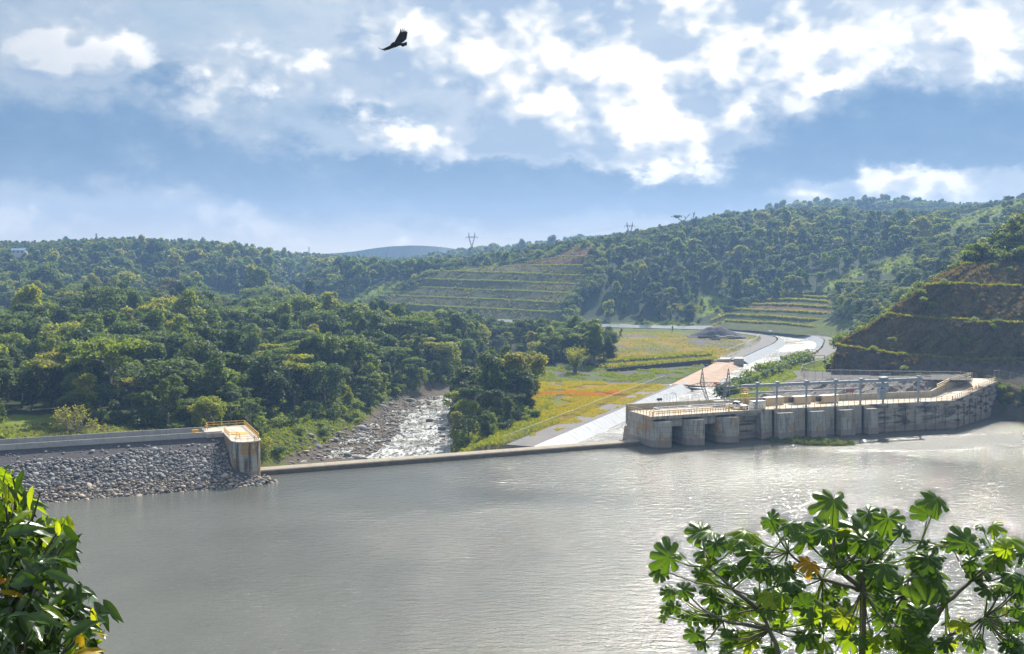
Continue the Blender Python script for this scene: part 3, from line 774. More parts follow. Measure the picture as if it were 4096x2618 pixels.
def track(name, P, w, mat, lift=.12):
    P = smooth_line(P, 2); rows = []
    for d in np.linspace(-w / 2, w / 2, 5):
        Q = offset(P, d); z = height(Q[:, 0], Q[:, 1]) + lift; rows.append([(a, b, c) for (a, b), c in zip(Q, z)])
    o = MB().loft(rows).build(name, mat, recalc=False)
    if o.data.polygons[0].normal.z < 0: o.data.flip_normals()
    struct(o)
track('field_track', [(74, 430), (84, 450), (98, 474), (109, 500), (116, 525), (118, 548), (112, 566)], 7.5, M['asphalt'])
track('dam_track', [L(-120, -29)[:2], L(-60, -29)[:2], L(-34, -29)[:2]], 5, M['gravel'])
# ------------------------------------------------------------------ benched cuttings
def mat_slope(name, cols, bdist=0.5, nscale=0.16):
    m, g, p, o = new_mat(name)
    P = pos(g); x, y, z = g.xyz(P)
    n = g.noise(P, nscale, 6.0, 0.65); n2 = g.noise(P, nscale * 8, 5.0, 0.7)
    st = g.noise(g.comb(x, y, g.math('MULTIPLY', z, 0.35)), nscale * 3, 5.0, 0.65)
    f = g.math('ADD', g.math('ADD', g.math('MULTIPLY', n, 0.4), g.math('MULTIPLY', n2, 0.3)), g.math('MULTIPLY', st, 0.3))
    k = len(cols)
    c = g.ramp(f, [(0.34 + 0.32 * i / (k - 1), q) for i, q in enumerate(cols)])
    g.l.new(c, p.inputs['Base Color']); p.inputs['Roughness'].default_value = 0.95; p.inputs['Specular IOR Level'].default_value = 0.1
    bump(g, p, g.math('ADD', n2, st), 1.0, bdist)
    return m
M['cut_slope'] = mat_slope('cut_slope', [(0.095, 0.062, 0.042), (0.115, 0.09, 0.045), (0.085, 0.092, 0.03), (0.14, 0.14, 0.04), (0.14, 0.11, 0.085)])
M['cut_red'] = mat_slope('red_soil', [(0.13, 0.06, 0.04), (0.17, 0.085, 0.05), (0.13, 0.10, 0.04)])
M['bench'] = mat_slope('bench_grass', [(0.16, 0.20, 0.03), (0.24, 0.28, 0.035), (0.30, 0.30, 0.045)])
M['near_slope'] = mat_slope('scrubby_slope', [(0.13, 0.092, 0.072), (0.17, 0.118, 0.085), (0.13, 0.12, 0.05), (0.20, 0.15, 0.09), (0.10, 0.11, 0.04)], 0.7, 0.3)
M['near_rock'] = mat_slope('near_rock', [(0.085, 0.07, 0.062), (0.13, 0.105, 0.085), (0.17, 0.145, 0.12), (0.13, 0.12, 0.05)], 0.9, 0.35)
M['near_bench'] = mat_slope('near_bench_grass', [(0.12, 0.13, 0.03), (0.20, 0.19, 0.04), (0.17, 0.12, 0.06)], 0.4, 0.4)
M['terrace'] = mat_slope('terrace_grass', [(0.045, 0.06, 0.02), (0.075, 0.088, 0.026), (0.11, 0.105, 0.035)])  # face grass darkened in colour to stand for shade away from the sun
M['reed_dry'] = mat_slope('dry_reeds', [(0.105, 0.06, 0.042), (0.135, 0.085, 0.05), (0.10, 0.09, 0.035)])
def interp_row(pts, n):
    """pts: (px, py, D) along one edge -> n world points"""
    W = np.array([at_y(*p) for p in pts]); d = np.r_[0, np.cumsum(np.linalg.norm(np.diff(W, axis=0), axis=1))]
    q = np.linspace(0, d[-1], n)
    return np.stack([np.interp(q, d, W[:, i]) for i in range(3)], 1)
def benched(name, edges, n, bench_w, slope_mat, bench_mat, flank_l, flank_r, rough=0.6, label=None, mats=None, seed=0):
    """edges: base line, then the outer edge of every bench, then the crest; every face and every bench is a part of the hill"""
    root = bpy.data.objects.new(name, None); COL.objects.link(root); struct(root, 'structure', label)
    E = [interp_row(e, n) for e in edges]
    rng = np.random.default_rng(seed)
    ext = []
    for row in E:
        row = row.copy()
        jit = np.cumsum(rng.normal(0, 0.12, len(row))); jit -= jit.mean()
        row[:, 2] += np.clip(jit, -0.5, 0.5) * rough; row[:, 1] += np.clip(np.roll(jit, 7), -1, 1) * rough * 1.5
        l = row[0] + np.array(flank_l(row[0])); r = row[-1] + np.array(flank_r(row[-1]))
        ext.append(np.vstack([l, row, r]))
    lower = ext[0]
    for k in range(1, len(ext)):
        up = ext[k]; m = 6
        rows = []
        for j in range(m + 1):
            f = j / m; rw = lower * (1 - f) + up * f
            if 0 < j < m: rw = rw + np.c_[rng.normal(0, .25, len(rw)), rng.normal(0, .35, len(rw)), rng.normal(0, .25, len(rw))] * rough
            rows.append([tuple(p) for p in rw])
        mb = MB(); mb.loft(rows)
        mb.build('cut_face', (mats or {}).get(k, slope_mat), root, smooth=True, recalc=False)
        if k < len(ext) - 1:
            back = up.copy(); back[:, 1] += bench_w * (0.8 + 0.4 * rng.random(len(back))); back[:, 2] -= 0.05
            lip = up.copy(); lip[:, 2] += 0.35 * rough * rng.random(len(lip)) + 0.05
            mb = MB(); mb.loft([[tuple(p) for p in r] for r in (lip - np.array([0, .25, .3]), lip, back)])
            mb.build('bench', bench_mat, root, smooth=False, recalc=False)
            lower = back
    return root
benched('benched_cutting', [
    [(1540, 1254, 792), (1900, 1272, 738), (2275, 1287, 690)],
    [(1480, 1214, 800), (2000, 1238, 737), (2250, 1250, 700)], [(1564, 1184, 806), (2000, 1200, 752), (2259, 1212, 710)],
    [(1659, 1151, 812), (2000, 1162, 766), (2296, 1175, 722)], [(1691, 1117, 818), (2000, 1127, 778), (2351, 1138, 734)],
    [(1770, 1088, 824), (2000, 1092, 792), (2362, 1102, 746)], [(1935, 1070, 828), (2100, 1064, 800), (2351, 1062, 758)],
    [(2230, 1028, 800), (2280, 1027, 790), (2340, 1027, 770)], [(2290, 988, 812), (2330, 984, 805), (2375, 984, 790)]],
    46, 2.8, M['cut_slope'], M['bench'], lambda p: (-10, 42, -7), lambda p: (6, 14, -3), 0.7, 'benched green cutting above the far canal reach', {7: M['cut_red'], 8: M['cut_red']}, 1)
benched('scrub_cutting', [
    [(3325, 1506, 307), (3600, 1512, 306), (3900, 1516, 312), (4096, 1520, 310), (4700, 1565, 285)],
    [(3350, 1386, 315), (3450, 1400, 313), (3568, 1420, 311), (3776, 1433, 318), (4096, 1441, 320), (4700, 1450, 295)],
    [(3552, 1264, 325), (3724, 1282, 326), (4096, 1293, 328), (4700, 1300, 295)],
    [(3708, 1142, 338), (3900, 1148, 342), (4096, 1155, 343), (4700, 1165, 305)],
    [(3849, 1066, 358), (3960, 1048, 362), (4096, 1028, 362), (4700, 990, 320)],
    [(3985, 985, 385), (4040, 935, 383), (4096, 890, 380), (4700, 640, 350)]],
    70, 3.2, M['near_slope'], M['near_bench'], lambda p: (p[0] * 50 / p[1] + 9, 50, -5), lambda p: (25, 10, 0), 1.3, 'steep scrubby cutting with grassy benches above the intake', {1: M['near_rock']}, 2)
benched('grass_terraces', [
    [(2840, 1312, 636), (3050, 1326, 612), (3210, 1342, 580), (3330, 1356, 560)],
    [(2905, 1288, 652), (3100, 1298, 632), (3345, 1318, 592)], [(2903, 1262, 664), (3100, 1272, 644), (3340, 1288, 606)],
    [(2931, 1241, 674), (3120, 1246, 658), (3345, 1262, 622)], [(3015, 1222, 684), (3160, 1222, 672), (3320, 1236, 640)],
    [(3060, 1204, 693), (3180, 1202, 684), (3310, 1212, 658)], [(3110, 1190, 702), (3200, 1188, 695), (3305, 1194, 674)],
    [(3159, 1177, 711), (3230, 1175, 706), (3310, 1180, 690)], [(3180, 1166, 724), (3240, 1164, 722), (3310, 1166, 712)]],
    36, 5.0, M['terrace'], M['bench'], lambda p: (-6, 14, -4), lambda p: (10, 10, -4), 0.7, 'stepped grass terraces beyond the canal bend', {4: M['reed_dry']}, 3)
# bare rock between the intake's rear wall and the fenced platform, and the platform itself
def rock_bank():
    n = 60
    bot = np.array([L(125, -7.6, 3), L(140, -5.4, 4), L(160, -2.4, 5), L(176.5, 0.4, 6), L(186, -4.0, 7), L(199, -10.5, 8.6)])
    top = np.array([at_z(3192, 1506, 10.9), at_z(3290, 1511, 11), at_z(3450, 1514, 11), at_z(3620, 1517, 11), at_z(3780, 1521, 11), at_z(3895, 1522, 10.8)])
    def dens(P):
        d = np.r_[0, np.cumsum(np.linalg.norm(np.diff(P, axis=0), axis=1))]; q = np.linspace(0, d[-1], n)
        return np.stack([np.interp(q, d, P[:, i]) for i in range(3)], 1)
    b, t = dens(bot), dens(top); rng = np.random.default_rng(5)
    b[:, 2] = np.maximum(b[:, 2], 6.5)
    rows = []
    for j in range(9):
        f = j / 8; r = b * (1 - f ** 1.2) + t * f ** 1.2
        r[:, 2] = b[:, 2] * (1 - f ** 0.7) + t[:, 2] * f ** 0.7
        if 0 < j < 8: r += rng.normal(0, 0.28, r.shape)
        rows.append([tuple(p) for p in r])
    mb = MB(); mb.loft(rows)
    struct(mb.build('rock_bank', M['cut_rock'], recalc=False), 'structure', 'bare grey rock bank behind the intake wall')
    back = t.copy(); back[:, 1] += 14; back[:, 0] += 2
    mb = MB(); mb.loft([[tuple(p) for p in t + np.array([0, 0, .02])], [tuple(p) for p in t + np.array([0, 1.2, .05])], [tuple(p) for p in back + np.array([0, 0, .05])]])
    struct(mb.build('platform_path', M['gravel'], recalc=False), 'structure', 'gravel platform behind the chain-link fence')
rock_bank()
# far blue range
def far_range():
    xs = np.linspace(-1900, 1900, 200)
    z = 46 + 25 * np.exp(-((xs + 190) / 130) ** 2) + 18 * np.exp(-((xs + 560) / 300) ** 2) + 10 * np.exp(-((xs - 400) / 600) ** 2) + (vec_noise(xs, xs * 0, 120, 8) - .5) * 10 - 26
    rows = [[(x, 2080, -5) for x in xs], [(x, 2180, zz) for x, zz in zip(xs, z)], [(x, 2300, -5) for x in xs]]
    mb = MB(); mb.loft(rows); struct(mb.build('mountains', M['leaf_dark'], recalc=False), 'structure', 'far blue mountain range on the horizon')
far_range()
# ------------------------------------------------------------------ rockfill dam wing
def lpoly(pts): return [L(s, t)[:2] for s, t in pts]
ICO = {}
def rock_mesh(seed, mat, flat=0.62, sub=2):
    bm = bmesh.new(); bmesh.ops.create_icosphere(bm, subdivisions=sub, radius=0.5)
    r = random.Random(seed); ax = [Vector((r.gauss(0, 1), r.gauss(0, 1), r.gauss(0, 1))).normalized() for _ in range(7)]
    cut = [r.uniform(0.30, 0.46) for _ in ax]
    for v in bm.verts:
        for a, c in zip(ax, cut):
            k = v.co.dot(a)
            if k > c: v.co -= a * (k - c) * 0.8
        v.co.x *= 1.0 + 0.25 * math.sin(seed); v.co.z *= flat
    me = bpy.data.meshes.new('rock'); bm.to_mesh(me); bm.free(); me.materials.append(mat); me.shade_smooth()
    return me
ROCKS = [rock_mesh(i, M['rock'], 0.55 + 0.06 * (i % 4), 1 if i % 2 else 2) for i in range(8)]
ROCKS_T = [rock_mesh(i + 40, M['rock_tan'], 0.5 + 0.06 * (i % 4), 1 if i % 2 else 2) for i in range(8)]
def merge_rocks(name, items, meshes, parent, mat, kind='stuff', label=None):
    """many small stones as one mass: real stones, joined"""
    VV, FF, o = [], [], 0
    cache = {}
    for (p, sc, rot, k) in items:
        me = meshes[k % len(meshes)]
        if me.name not in cache:
            v = np.empty(len(me.vertices) * 3, np.float32); me.vertices.foreach_get('co', v)
            f = np.empty(len(me.loops), np.int32); me.loops.foreach_get('vertex_index', f)
            cache[me.name] = (v.reshape(-1, 3), f.reshape(-1, 3))
        v, f = cache[me.name]
        Rm = np.array(Matrix.Rotation(rot[2], 3, 'Z') @ Matrix.Rotation(rot[0], 3, 'X') @ Matrix.Rotation(rot[1], 3, 'Y'))
        VV.append((v * np.array(sc)) @ Rm.T + np.array(p)); FF.append(f + o); o += len(v)
    me = np_mesh(name, np.vstack(VV), np.vstack(FF), mat, True)
    ob = link(name, me, parent)
    ob['kind'] = kind
    if label: ob['label'] = label
    return ob
def mat_riprap_small():
    m = mat_noisy('small_boulders', (0.13, 0.125, 0.125), (0.32, 0.305, 0.29), 2.3, 0.85, 0.4, 0.05, c2=(0.20, 0.17, 0.14))
    return m
M['rock_small'] = mat_riprap_small()

dam = empty('rockfill_dam', L(-30, 0), 'long rockfill dam wing faced with loose grey boulders beside the round tower', 'dam', rz=ROT)
S0 = -150
def slope_z(t): return 6.75 - (t + 9.3) * (6.75 + 1.6) / (13.6 + 9.3)
mb = MB()
rows = []
for t, z in ((-24, 2), (-18.5, 6.9), (-16.9, 7.02), (-9.3, 7.02), (-9.0, 6.7), (-7.0, slope_z(-7.0)), (0, slope_z(0)), (13.6, -1.6)):
    rows.append([L(s, t, z) for s in np.linspace(S0, -3.0, 60)])
mb.loft(rows)
mb.build('embankment', M['dark_gravel'], dam, recalc=False)
# right-hand toe wraps round the tower foot
mb = MB(); mb.prism(lpoly([(-6, 3), (2.2, 3.5), (3.2, 7.5), (1, 11), (-6, 12)]), -3, 0.2, lpoly([(-6, 3), (0.2, 3.5), (0.8, 6), (-1, 8), (-6, 8)])); mb.build('toe', M['gravel'], dam)
def place_riprap():
    rr = random.Random(3); cell = {}; items = []
    def ok(s, t, r):
        for i in range(int(s // 1) - 2, int(s // 1) + 3):
            for j in range(int(t // 1) - 2, int(t // 1) + 3):
                for (a, b, q) in cell.get((i, j), ()):
                    if (a - s) ** 2 + (b - t) ** 2 < ((q + r) * 0.40) ** 2: return False
        cell.setdefault((int(s // 1), int(t // 1)), []).append((s, t, r)); return True
    for n, lo, hi in ((700, 0.85, 1.3), (6000, 0.5, 0.85), (14000, 0.26, 0.5)):
        for _ in range(n):
            s = rr.uniform(-64, 2.5); t = rr.uniform(-8.2, 10.2)
            if s > -6.2 and t < 5.2 and s > -6.0: continue
            if s > -0.5 and t > 9.6: continue
            top = -6.6 + (-5.5 if False else 0) + 2.2 * math.sin(s * 0.35) * 0.4 + (-s / 64) * 2.6
            if t < top and rr.random() > 0.04: continue
            size = rr.uniform(lo, hi) * (1.25 if s > -8 and t > 5 else 1.0)
            if not ok(s, t, size): continue
            z = max(slope_z(t), 0.2 if s > -5 and t < 8 else -9) + size * 0.10
            if s > -5 and t > 4: z = max(-0.3, 1.15 - (t - 4.6) * 0.24 - max(0, s) * 0.35) + rr.uniform(-.1, .2)
            items.append((s, t, z, size))
    return items
rip = place_riprap()
rip.sort(key=lambda q: -q[3])
rr = random.Random(4)
vis = [q for q in rip if -53 < q[0]]
big = vis[:300]; bigset = set(map(id, big))
for (s, t, z, size) in big:
    ms = ROCKS_T if (z < 1.9 and rr.random() < 0.8) else ROCKS
    link('boulder', ms[rr.randrange(8)], dam, L(s, t, z), (rr.gauss(0.25, .3), rr.gauss(0, .3), rr.uniform(0, 6.3)), (size * rr.uniform(.95, 1.35), size, size * rr.uniform(.85, 1.15)))
lo_i, hi_i = [], []
for q in rip:
    if id(q) in bigset: continue
    s, t, z, size = q
    it = (L(s, t, z), (size * rr.uniform(.95, 1.4), size, size * rr.uniform(.8, 1.1)), (rr.gauss(.25, .3), rr.gauss(0, .3), rr.uniform(0, 6.3)), 1 + 2 * rr.randrange(4))
    (lo_i if z < 1.9 and rr.random() < .8 else hi_i).append(it)
merge_rocks('small_boulders', hi_i, ROCKS, dam, M['rock_small'], label='smaller grey boulders between the large ones')
merge_rocks('washed_boulders', lo_i, ROCKS_T, dam, M['rock_tan'], label='tan washed boulders at the waterline')

# parapets of the crest road, one precast panel each
def parapet(name, t0, label):
    e = empty(name, L(-30, t0, 7.0), label, 'wall', 'parapets of the dam crest', ROT)
    me = MB().prism([(-1.38, -.17), (1.38, -.17), (1.38, .17), (-1.38, .17)], 0, 1.12, [(-1.38, -.11), (1.38, -.11), (1.38, .11), (-1.38, .11)]).mesh('panel', M['conc_panel'])
    s = -5.9 if t0 > -12 else -7.2
    while s > -82:
        p = L(s - 1.4, t0, 6.99 + R.uniform(-.015, .015))
        link('panel', me, e, p, (0, 0, ROT + R.gauss(0, .004))); s -= 2.8
parapet('parapet_wall', -9.5, 'pale concrete panel parapet on the reservoir side of the dam crest')
parapet('parapet_wall', -16.4, 'pale concrete panel parapet on the landward side of the dam crest')

# ------------------------------------------------------------------ round-nosed tower at the end of the dam
def railing(name, pts, label, mat, group=None, h=1.1, step=1.5, rails=(1.08, 0.58), r=0.045, post=0.05, cat='railing'):
    """pts: world polyline at deck level; posts and rails are parts"""
    e = empty(name, pts[0], label, cat, group)
    pm = MB().box((0, 0, h / 2), (post * 2, post * 2, h)).mesh('post', mat)
    for a, b in zip(pts[:-1], pts[1:]):
        a, b = Vector(a), Vector(b); n = max(1, round((b - a).length / step))
        for k in range(n + (1 if b == Vector(pts[-1]) else 0)):
            link('post', pm, e, tuple(a + (b - a) * (k / n)), (0, 0, math.atan2(b.y - a.y, b.x - a.x)))
        for q in rails:
            MB().bar(a + Vector((0, 0, q)), b + Vector((0, 0, q)), r * 2).build('rail', mat, e)
    return e
TZ = 7.9
tower = empty('intake_tower', L(-2.8, -4), 'round-nosed concrete tower streaked black and ochre at the end of the rock dam', 'tower', rz=ROT)
def stadium(r0, t_back, cs=-2.8, ct=1.8, rad=2.8):
    pts = [(cs - r0, t_back), (cs + r0, t_back)]
    for k in range(0, 25): a = math.pi * k / 24; pts.append((cs + math.cos(a) * r0, ct + math.sin(a) * r0))
    return lpoly(pts)
MB().prism(stadium(2.8, -16.6), -3, TZ - 0.25).build('shaft', M['conc_tower'], tower)
MB().prism(stadium(2.92, -16.9), TZ - 0.247, TZ).build('platform', M['conc_deck'], tower)
pz = TZ + 0.004
MB().prism(lpoly([(-4.4, -7.5), (-1.0, -7.5), (-1.0, -4.5), (-4.4, -4.5)]), TZ + .003, TZ + 0.06).build('hatch_cover', M['yellow'], tower)
nose = [L(-2.8 + math.cos(a) * 2.6, 1.8 + math.sin(a) * 2.6, TZ) for a in np.linspace(0, math.pi, 7)]
railing('yellow_railing', [L(-8.3, -13.2, TZ), L(-8.2, -16.6, TZ), L(-.2, -16.6, TZ), nose[0], nose[1], nose[2]], 'yellow pipe railing round the back and water side of the tower platform', M['yellow'], 'railings on the tower', r=.05)
railing('yellow_railing', [L(-5.5, -9.0, TZ), L(-5.5, -2.0, TZ), L(-4.0, -1.8, TZ), L(-3.8, 0.2, TZ)], 'yellow pipe railing with a short gate beside the dam parapet', M['yellow'], 'railings on the tower')
railing('yellow_railing', [nose[5], nose[4], nose[3]], 'thin yellow railing at the rounded front of the tower platform', M['yellow_pale'], 'railings on the tower', r=.03, post=.03)
railing('grey_railing', [nose[3], nose[2]], 'short bare steel railing panel at the tower front', M['white'], None, r=.04, post=.03)
MB().prism(lpoly([(-9.2, -16.9), (-5.6, -16.9), (-5.6, -9.0), (-9.2, -9.0)]), 6.9, 7.85).build('approach_slab', M['conc_deck'], tower)
b = MB().prism([(-.8, -.45), (.8, -.45), (.8, .45), (-.8, .45)], 0, .85, [(-.65, -.3), (.65, -.3), (.65, .3), (-.65, .3)]).mesh('yellow_barrier_block', M['yellow'])
for i, (s, t, lb) in enumerate(((-10.4, -11.0, 'yellow concrete barrier block nearest the tower on the dam crest'), (-10.9, -12.9, 'taller yellow barrier block behind the other one on the dam crest'))):
    tag(link('barrier_block', b, None, L(s, t, 7.03), (0, 0, ROT + .1 * i), (1, 1, 1 + .35 * i)), lb, 'barrier', 'barrier blocks on the dam crest')
# ------------------------------------------------------------------ weir
weir = empty('weir', L(44, 0), 'long low rounded concrete weir between the tower and the intake', 'weir', rz=ROT)
prof = [(0.0, -3), (0.0, 0.78), (-0.25, 0.98), (-0.9, 1.14), (-1.8, 1.2), (-2.8, 1.12), (-3.8, 0.86), (-4.8, 0.4), (-6.0, -0.5), (-7.2, -1.9), (-8.4, -3.6), (-9.4, -5.0)]
ends = [-0.6, 14, 28.5, 43, 57.5, 72, 88.9]
for a, c in zip(ends[:-1], ends[1:]):
    mb = MB(); rows = [[L(s, t, z) for s in np.linspace(a + .02, c - .02, 8)] for t, z in prof[2:]]
    mb.loft(rows); mb.build('crest', M['conc_weir'], weir, smooth=True, recalc=False)
    mb = MB(); mb.loft([[L(s, t, z) for s in np.linspace(a + .02, c - .02, 8)] for t, z in prof[:3]]); mb.build('face', M['weir_face'], weir, recalc=False)
# ------------------------------------------------------------------ intake
DZ = 7.3
FRONT = [(89.5, 4.0), (120.0, 4.0), (175.6, 9.7), (203.0, -2.7)]
REAR = [(89.5, -8.0), (119.4, -6.0), (175.0, 2.2), (198.0, -7.0)]
intake = empty('intake_structure', L(105, 0), 'concrete water intake with rounded piers and a long wall rising to a ramp', 'dam intake', rz=ROT)
def lp(a, b, f): return (a[0] + (b[0] - a[0]) * f, a[1] + (b[1] - a[1]) * f)
# piers: curved upstream nose on the weir side, sharp arris on the other
PIERS = [(89.5, 93.6, 6.2), (98.0, 102.5, 6.3), (107.3, 112.0, 6.4)]
for i, (a, b, tn) in enumerate(PIERS):
    def pier_poly(back, front, nose):
        pts = [(a, back)]
        for k in range(0, 15):
            th = math.pi / 2 * k / 14
            pts.append((b - (b - a) * math.cos(th), front + (nose - front) * math.sin(th)))
        pts += [(b, back)]
        return lpoly(pts)
    MB().prism(pier_poly(-7.9, 3.2, tn), -3.5, 6.25).build('pier', M['conc_pier'], intake)
# left flank wall continues the first pier up to the deck and down in a splay behind the weir
MB().prism(lpoly([(89.5, -8), (89.5, 3.6), (90.4, 3.6), (90.4, -8)]), 6.252, DZ).build('wing_wall', M['conc_pier'], intake)
MB().prism(lpoly([(86.6, -9), (86.6, -2.2), (89.498, -1.2), (89.498, -9)]), -4, [0.2, 0.2, 3.4, 3.4], lpoly([(89.0, -9), (89.0, -2.2), (89.498, -1.2), (89.498, -9)])).build('splay', M['conc_pier'], intake)
# deck slab over the gate bays, lintels, bay backs
MB().prism(lpoly([(90.402, -7.6), (90.402, 4.0), (120, 4.0), (119.4, -6.0)]), 6.75, DZ - 0.002).build('deck', M['conc_deck'], intake)
MB().prism(lpoly([(89.502, 3.602), (89.502, 4.25), (120.0, 4.25), (120.0, 4.002)]) if False else lpoly([(89.45, 4.002), (89.45, 4.3), (119.6, 4.3), (119.6, 4.002)]), 6.72, DZ + 0.12).build('deck_edge', M['conc'], intake)
for a, b in ((93.602, 97.998), (102.502, 107.298)):
    MB().prism(lpoly([(a, 1.6), (a, 3.5), (b, 3.5), (b, 1.6)]), 4.7, 6.748).build('lintel', M['conc_pier'], intake)
    MB().prism(lpoly([(a, -6.4), (a, -5.6), (b, -5.6), (b, -6.4)]), -3.5, 6.748).build('gate', M['conc_black'], intake)
# coursed concrete wall between the last pier and the narrow buttress: one lift each
z = -3.0
for k, zt in enumerate((0.9, 2.3, 3.5, 4.7, 5.9, DZ - .25)):
    MB().prism(lpoly([(112.002, -6), (112.002, 2.4 + .06 * (k % 2)), (119.5, 2.4 + .06 * (k % 2)), (119.5, -6)]), z, zt - .03).build('wall_lift', M['conc_black'] if k % 2 else M['conc'], intake); z = zt
MB().prism(lpoly([(112.6, 2.47), (112.6, 3.99), (119.5, 3.99), (119.5, 2.47)]), 6.0, 6.72).build('corbel', M['conc_black'], intake)
MB().prism(lpoly([(119.5, -6), (119.5, 5.2), (121.0, 5.2), (121.0, -6)]), -3.5, 6.5, lpoly([(119.7, -6), (119.7, 4.4), (120.8, 4.4), (120.8, -6)])).build('buttress', M['conc_pier'], intake)
# long wall, cast in bays
def long_wall(P, Q, n, z0, zt0, zt1, mat, th=1.2, nm='wall_bay', skip=0.02):
    for k in range(n):
        a, b = lp(P, Q, k / n), lp(P, Q, (k + 1) / n)
        dx, dy = Q[0] - P[0], Q[1] - P[1]; l = math.hypot(dx, dy); nx, ny = dy / l, -dx / l
        e = skip / (l / n)
        a, b = lp(a, b, e), lp(b, a, e)
        za, zb = zt0 + (zt1 - zt0) * k / n, zt0 + (zt1 - zt0) * (k + 1) / n
        bat = 0.45
        foot = lpoly([(a[0] - nx * bat * 0, a[1] + bat), (b[0], b[1] + bat), (b[0] + nx * th, b[1] + ny * th), (a[0] + nx * th, a[1] + ny * th)])
        head = lpoly([a, b, (b[0] + nx * th, b[1] + ny * th), (a[0] + nx * th, a[1] + ny * th)])
        m = mat(k) if callable(mat) else mat
        MB().prism(foot, z0, [za, zb, zb, za], head).build(nm, m, intake)
W1, W2, W3 = FRONT[1], FRONT[2], FRONT[3]
long_wall((121.0, 4.1), W2, 13, -3.5, DZ, DZ, lambda k: M['conc'] if k < 7 else M['conc_black'])
long_wall(W2, W3, 7, -3.5, DZ, 9.6, M['conc_black'])
def wpt(s): f = (s - 121.0) / (W2[0] - 121.0); return 4.1 + (W2[1] - 4.1) * f
for a, b in ((123.2, 127.6), (132.3, 136.4), (140.5, 144.6), (148.3, 151.2)):
    ta, tb = wpt(a), wpt(b)
    MB().prism(lpoly([(a, ta - .3), (a, ta + 2.7), (b, tb + 2.7), (b, tb - .3)]), -3.5, 6.5, lpoly([(a + .15, ta - .3), (a + .15, ta + 1.9), (b - .15, tb + 1.9), (b - .15, tb - .3)])).build('buttress', M['conc_pier'], intake)
    MB().prism(lpoly([(a - .35, ta + .1), (a - .35, ta + .5), (a - .1, ta + .5), (a - .1, ta + .1)]), -3, DZ - .1).build('guide_channel', M['black'], intake)
# ribs (sleeves) on the blank wall
for k in range(7):
    s = 154.5 + k * 3.0; t = wpt(s)
    MB().prism(lpoly([(s, t + .1), (s, t + .62), (s + .22, t + .62), (s + .22, t + .1)]), 0.2, 6.2 - (k % 2) * .5).build('rib', M['conc_black'], intake)
for k in range(6):
    f = .06 + k * .13; s, t = lp(W2, W3, f)
    MB().prism(lpoly([(s, t), (s + .1, t + .62), (s + .34, t + .55), (s + .3, t)]), 0.4, 5.6 + f * 2).build('rib', M['conc_black'], intake)
# deck behind the long wall, ramp, rear parapet
MB().prism(lpoly([(120.002, -6.0), (120.002, 3.0), (175.2, 8.5), (175.0, 2.2)]), 6.3, DZ - .004).build('deck', M['conc_deck'], intake)
rp = lpoly([(175.0, 2.2), (175.3, 8.5), (203.0, -3.8), (205.5, -6.0), (198.5, -10.5)])
MB().prism(rp, 4, [DZ - .002, DZ - .002, 9.6, 9.9, 9.9]).build('ramp_slab', M['conc_deck'], intake)
def rear(P, Q, n, za, zb, th=.5, lift=1.6):
    for k in range(n):
        a, b = lp(P, Q, k / n), lp(P, Q, (k + 1) / n); b = lp(b, a, .006)
        dx, dy = Q[0] - P[0], Q[1] - P[1]; l = math.hypot(dx, dy); nx, ny = dy / l, -dx / l
        z0, z1 = za + (zb - za) * k / n, za + (zb - za) * (k + 1) / n
        MB().prism(lpoly([a, b, (b[0] + nx * th, b[1] + ny * th), (a[0] + nx * th, a[1] + ny * th)]), 4.0 if k or True else 4, [z0, z1, z1, z0]).build('rear_wall', M['conc_rear'], intake)
rear(REAR[0], REAR[1], 6, 8.75, 8.8); rear(REAR[1], REAR[2], 12, 8.8, 8.95); rear(REAR[2], (184.5, -1.6), 3, 8.95, 10.3); rear((184.5, -1.6), (198.0, -7.0), 4, 10.3, 10.75)
# staff gauge: red graduation plates on the flank wall
for k in range(12):
    zz = 1.4 + k * .42
    MB().prism(lpoly([(89.44, 1.2), (89.44, 1.2 + (.5 if k % 3 == 0 else .3)), (89.492, 1.2 + (.5 if k % 3 == 0 else .3)), (89.492, 1.2)]), zz, zz + (.16 if k % 3 else .24)).build('gauge_mark', M['red'], intake)
# railings
rz0 = DZ + .12
railing('yellow_railing', [L(89.8, -7.6, DZ), L(89.8, 3.9, rz0)], 'yellow railing on the flank wall above the red staff gauge', M['yellow'], 'railings on the intake')
railing('yellow_railing', [L(89.8, 4.15, rz0), L(119.4, 4.15, rz0)], 'yellow railing along the deck edge above the rounded piers', M['yellow'], 'railings on the intake', r=.04)
railing('yellow_railing', [L(91.5, 0.2, DZ), L(91.5, 3.0, DZ), L(112, 3.0, DZ), L(112, 0.6, DZ)], 'inner yellow railing round the gate openings on the intake deck', M['yellow'], 'railings on the intake', r=.04)
railing('yellow_railing', [L(120.5, 3.6, DZ), L(175.4, 9.0, DZ)], 'long yellow railing along the straight wall under the gantry', M['yellow_pale'], 'railings on the intake', r=.035, step=1.6)
railing('yellow_railing', [L(175.6, 9.0, DZ), L(189, 3.0, 8.45), L(203, -3.3, 9.62)], 'yellow railing climbing the water side of the ramp', M['yellow'], 'railings on the intake', r=.04)
railing('yellow_railing', [L(177.5, 1.4, 9.35), L(184.5, -1.4, 10.3), L(197.6, -6.8, 10.74)], 'bright yellow railing on top of the wall beside the ramp', M['yellow'], 'railings on the intake', r=.06, step=1.3)
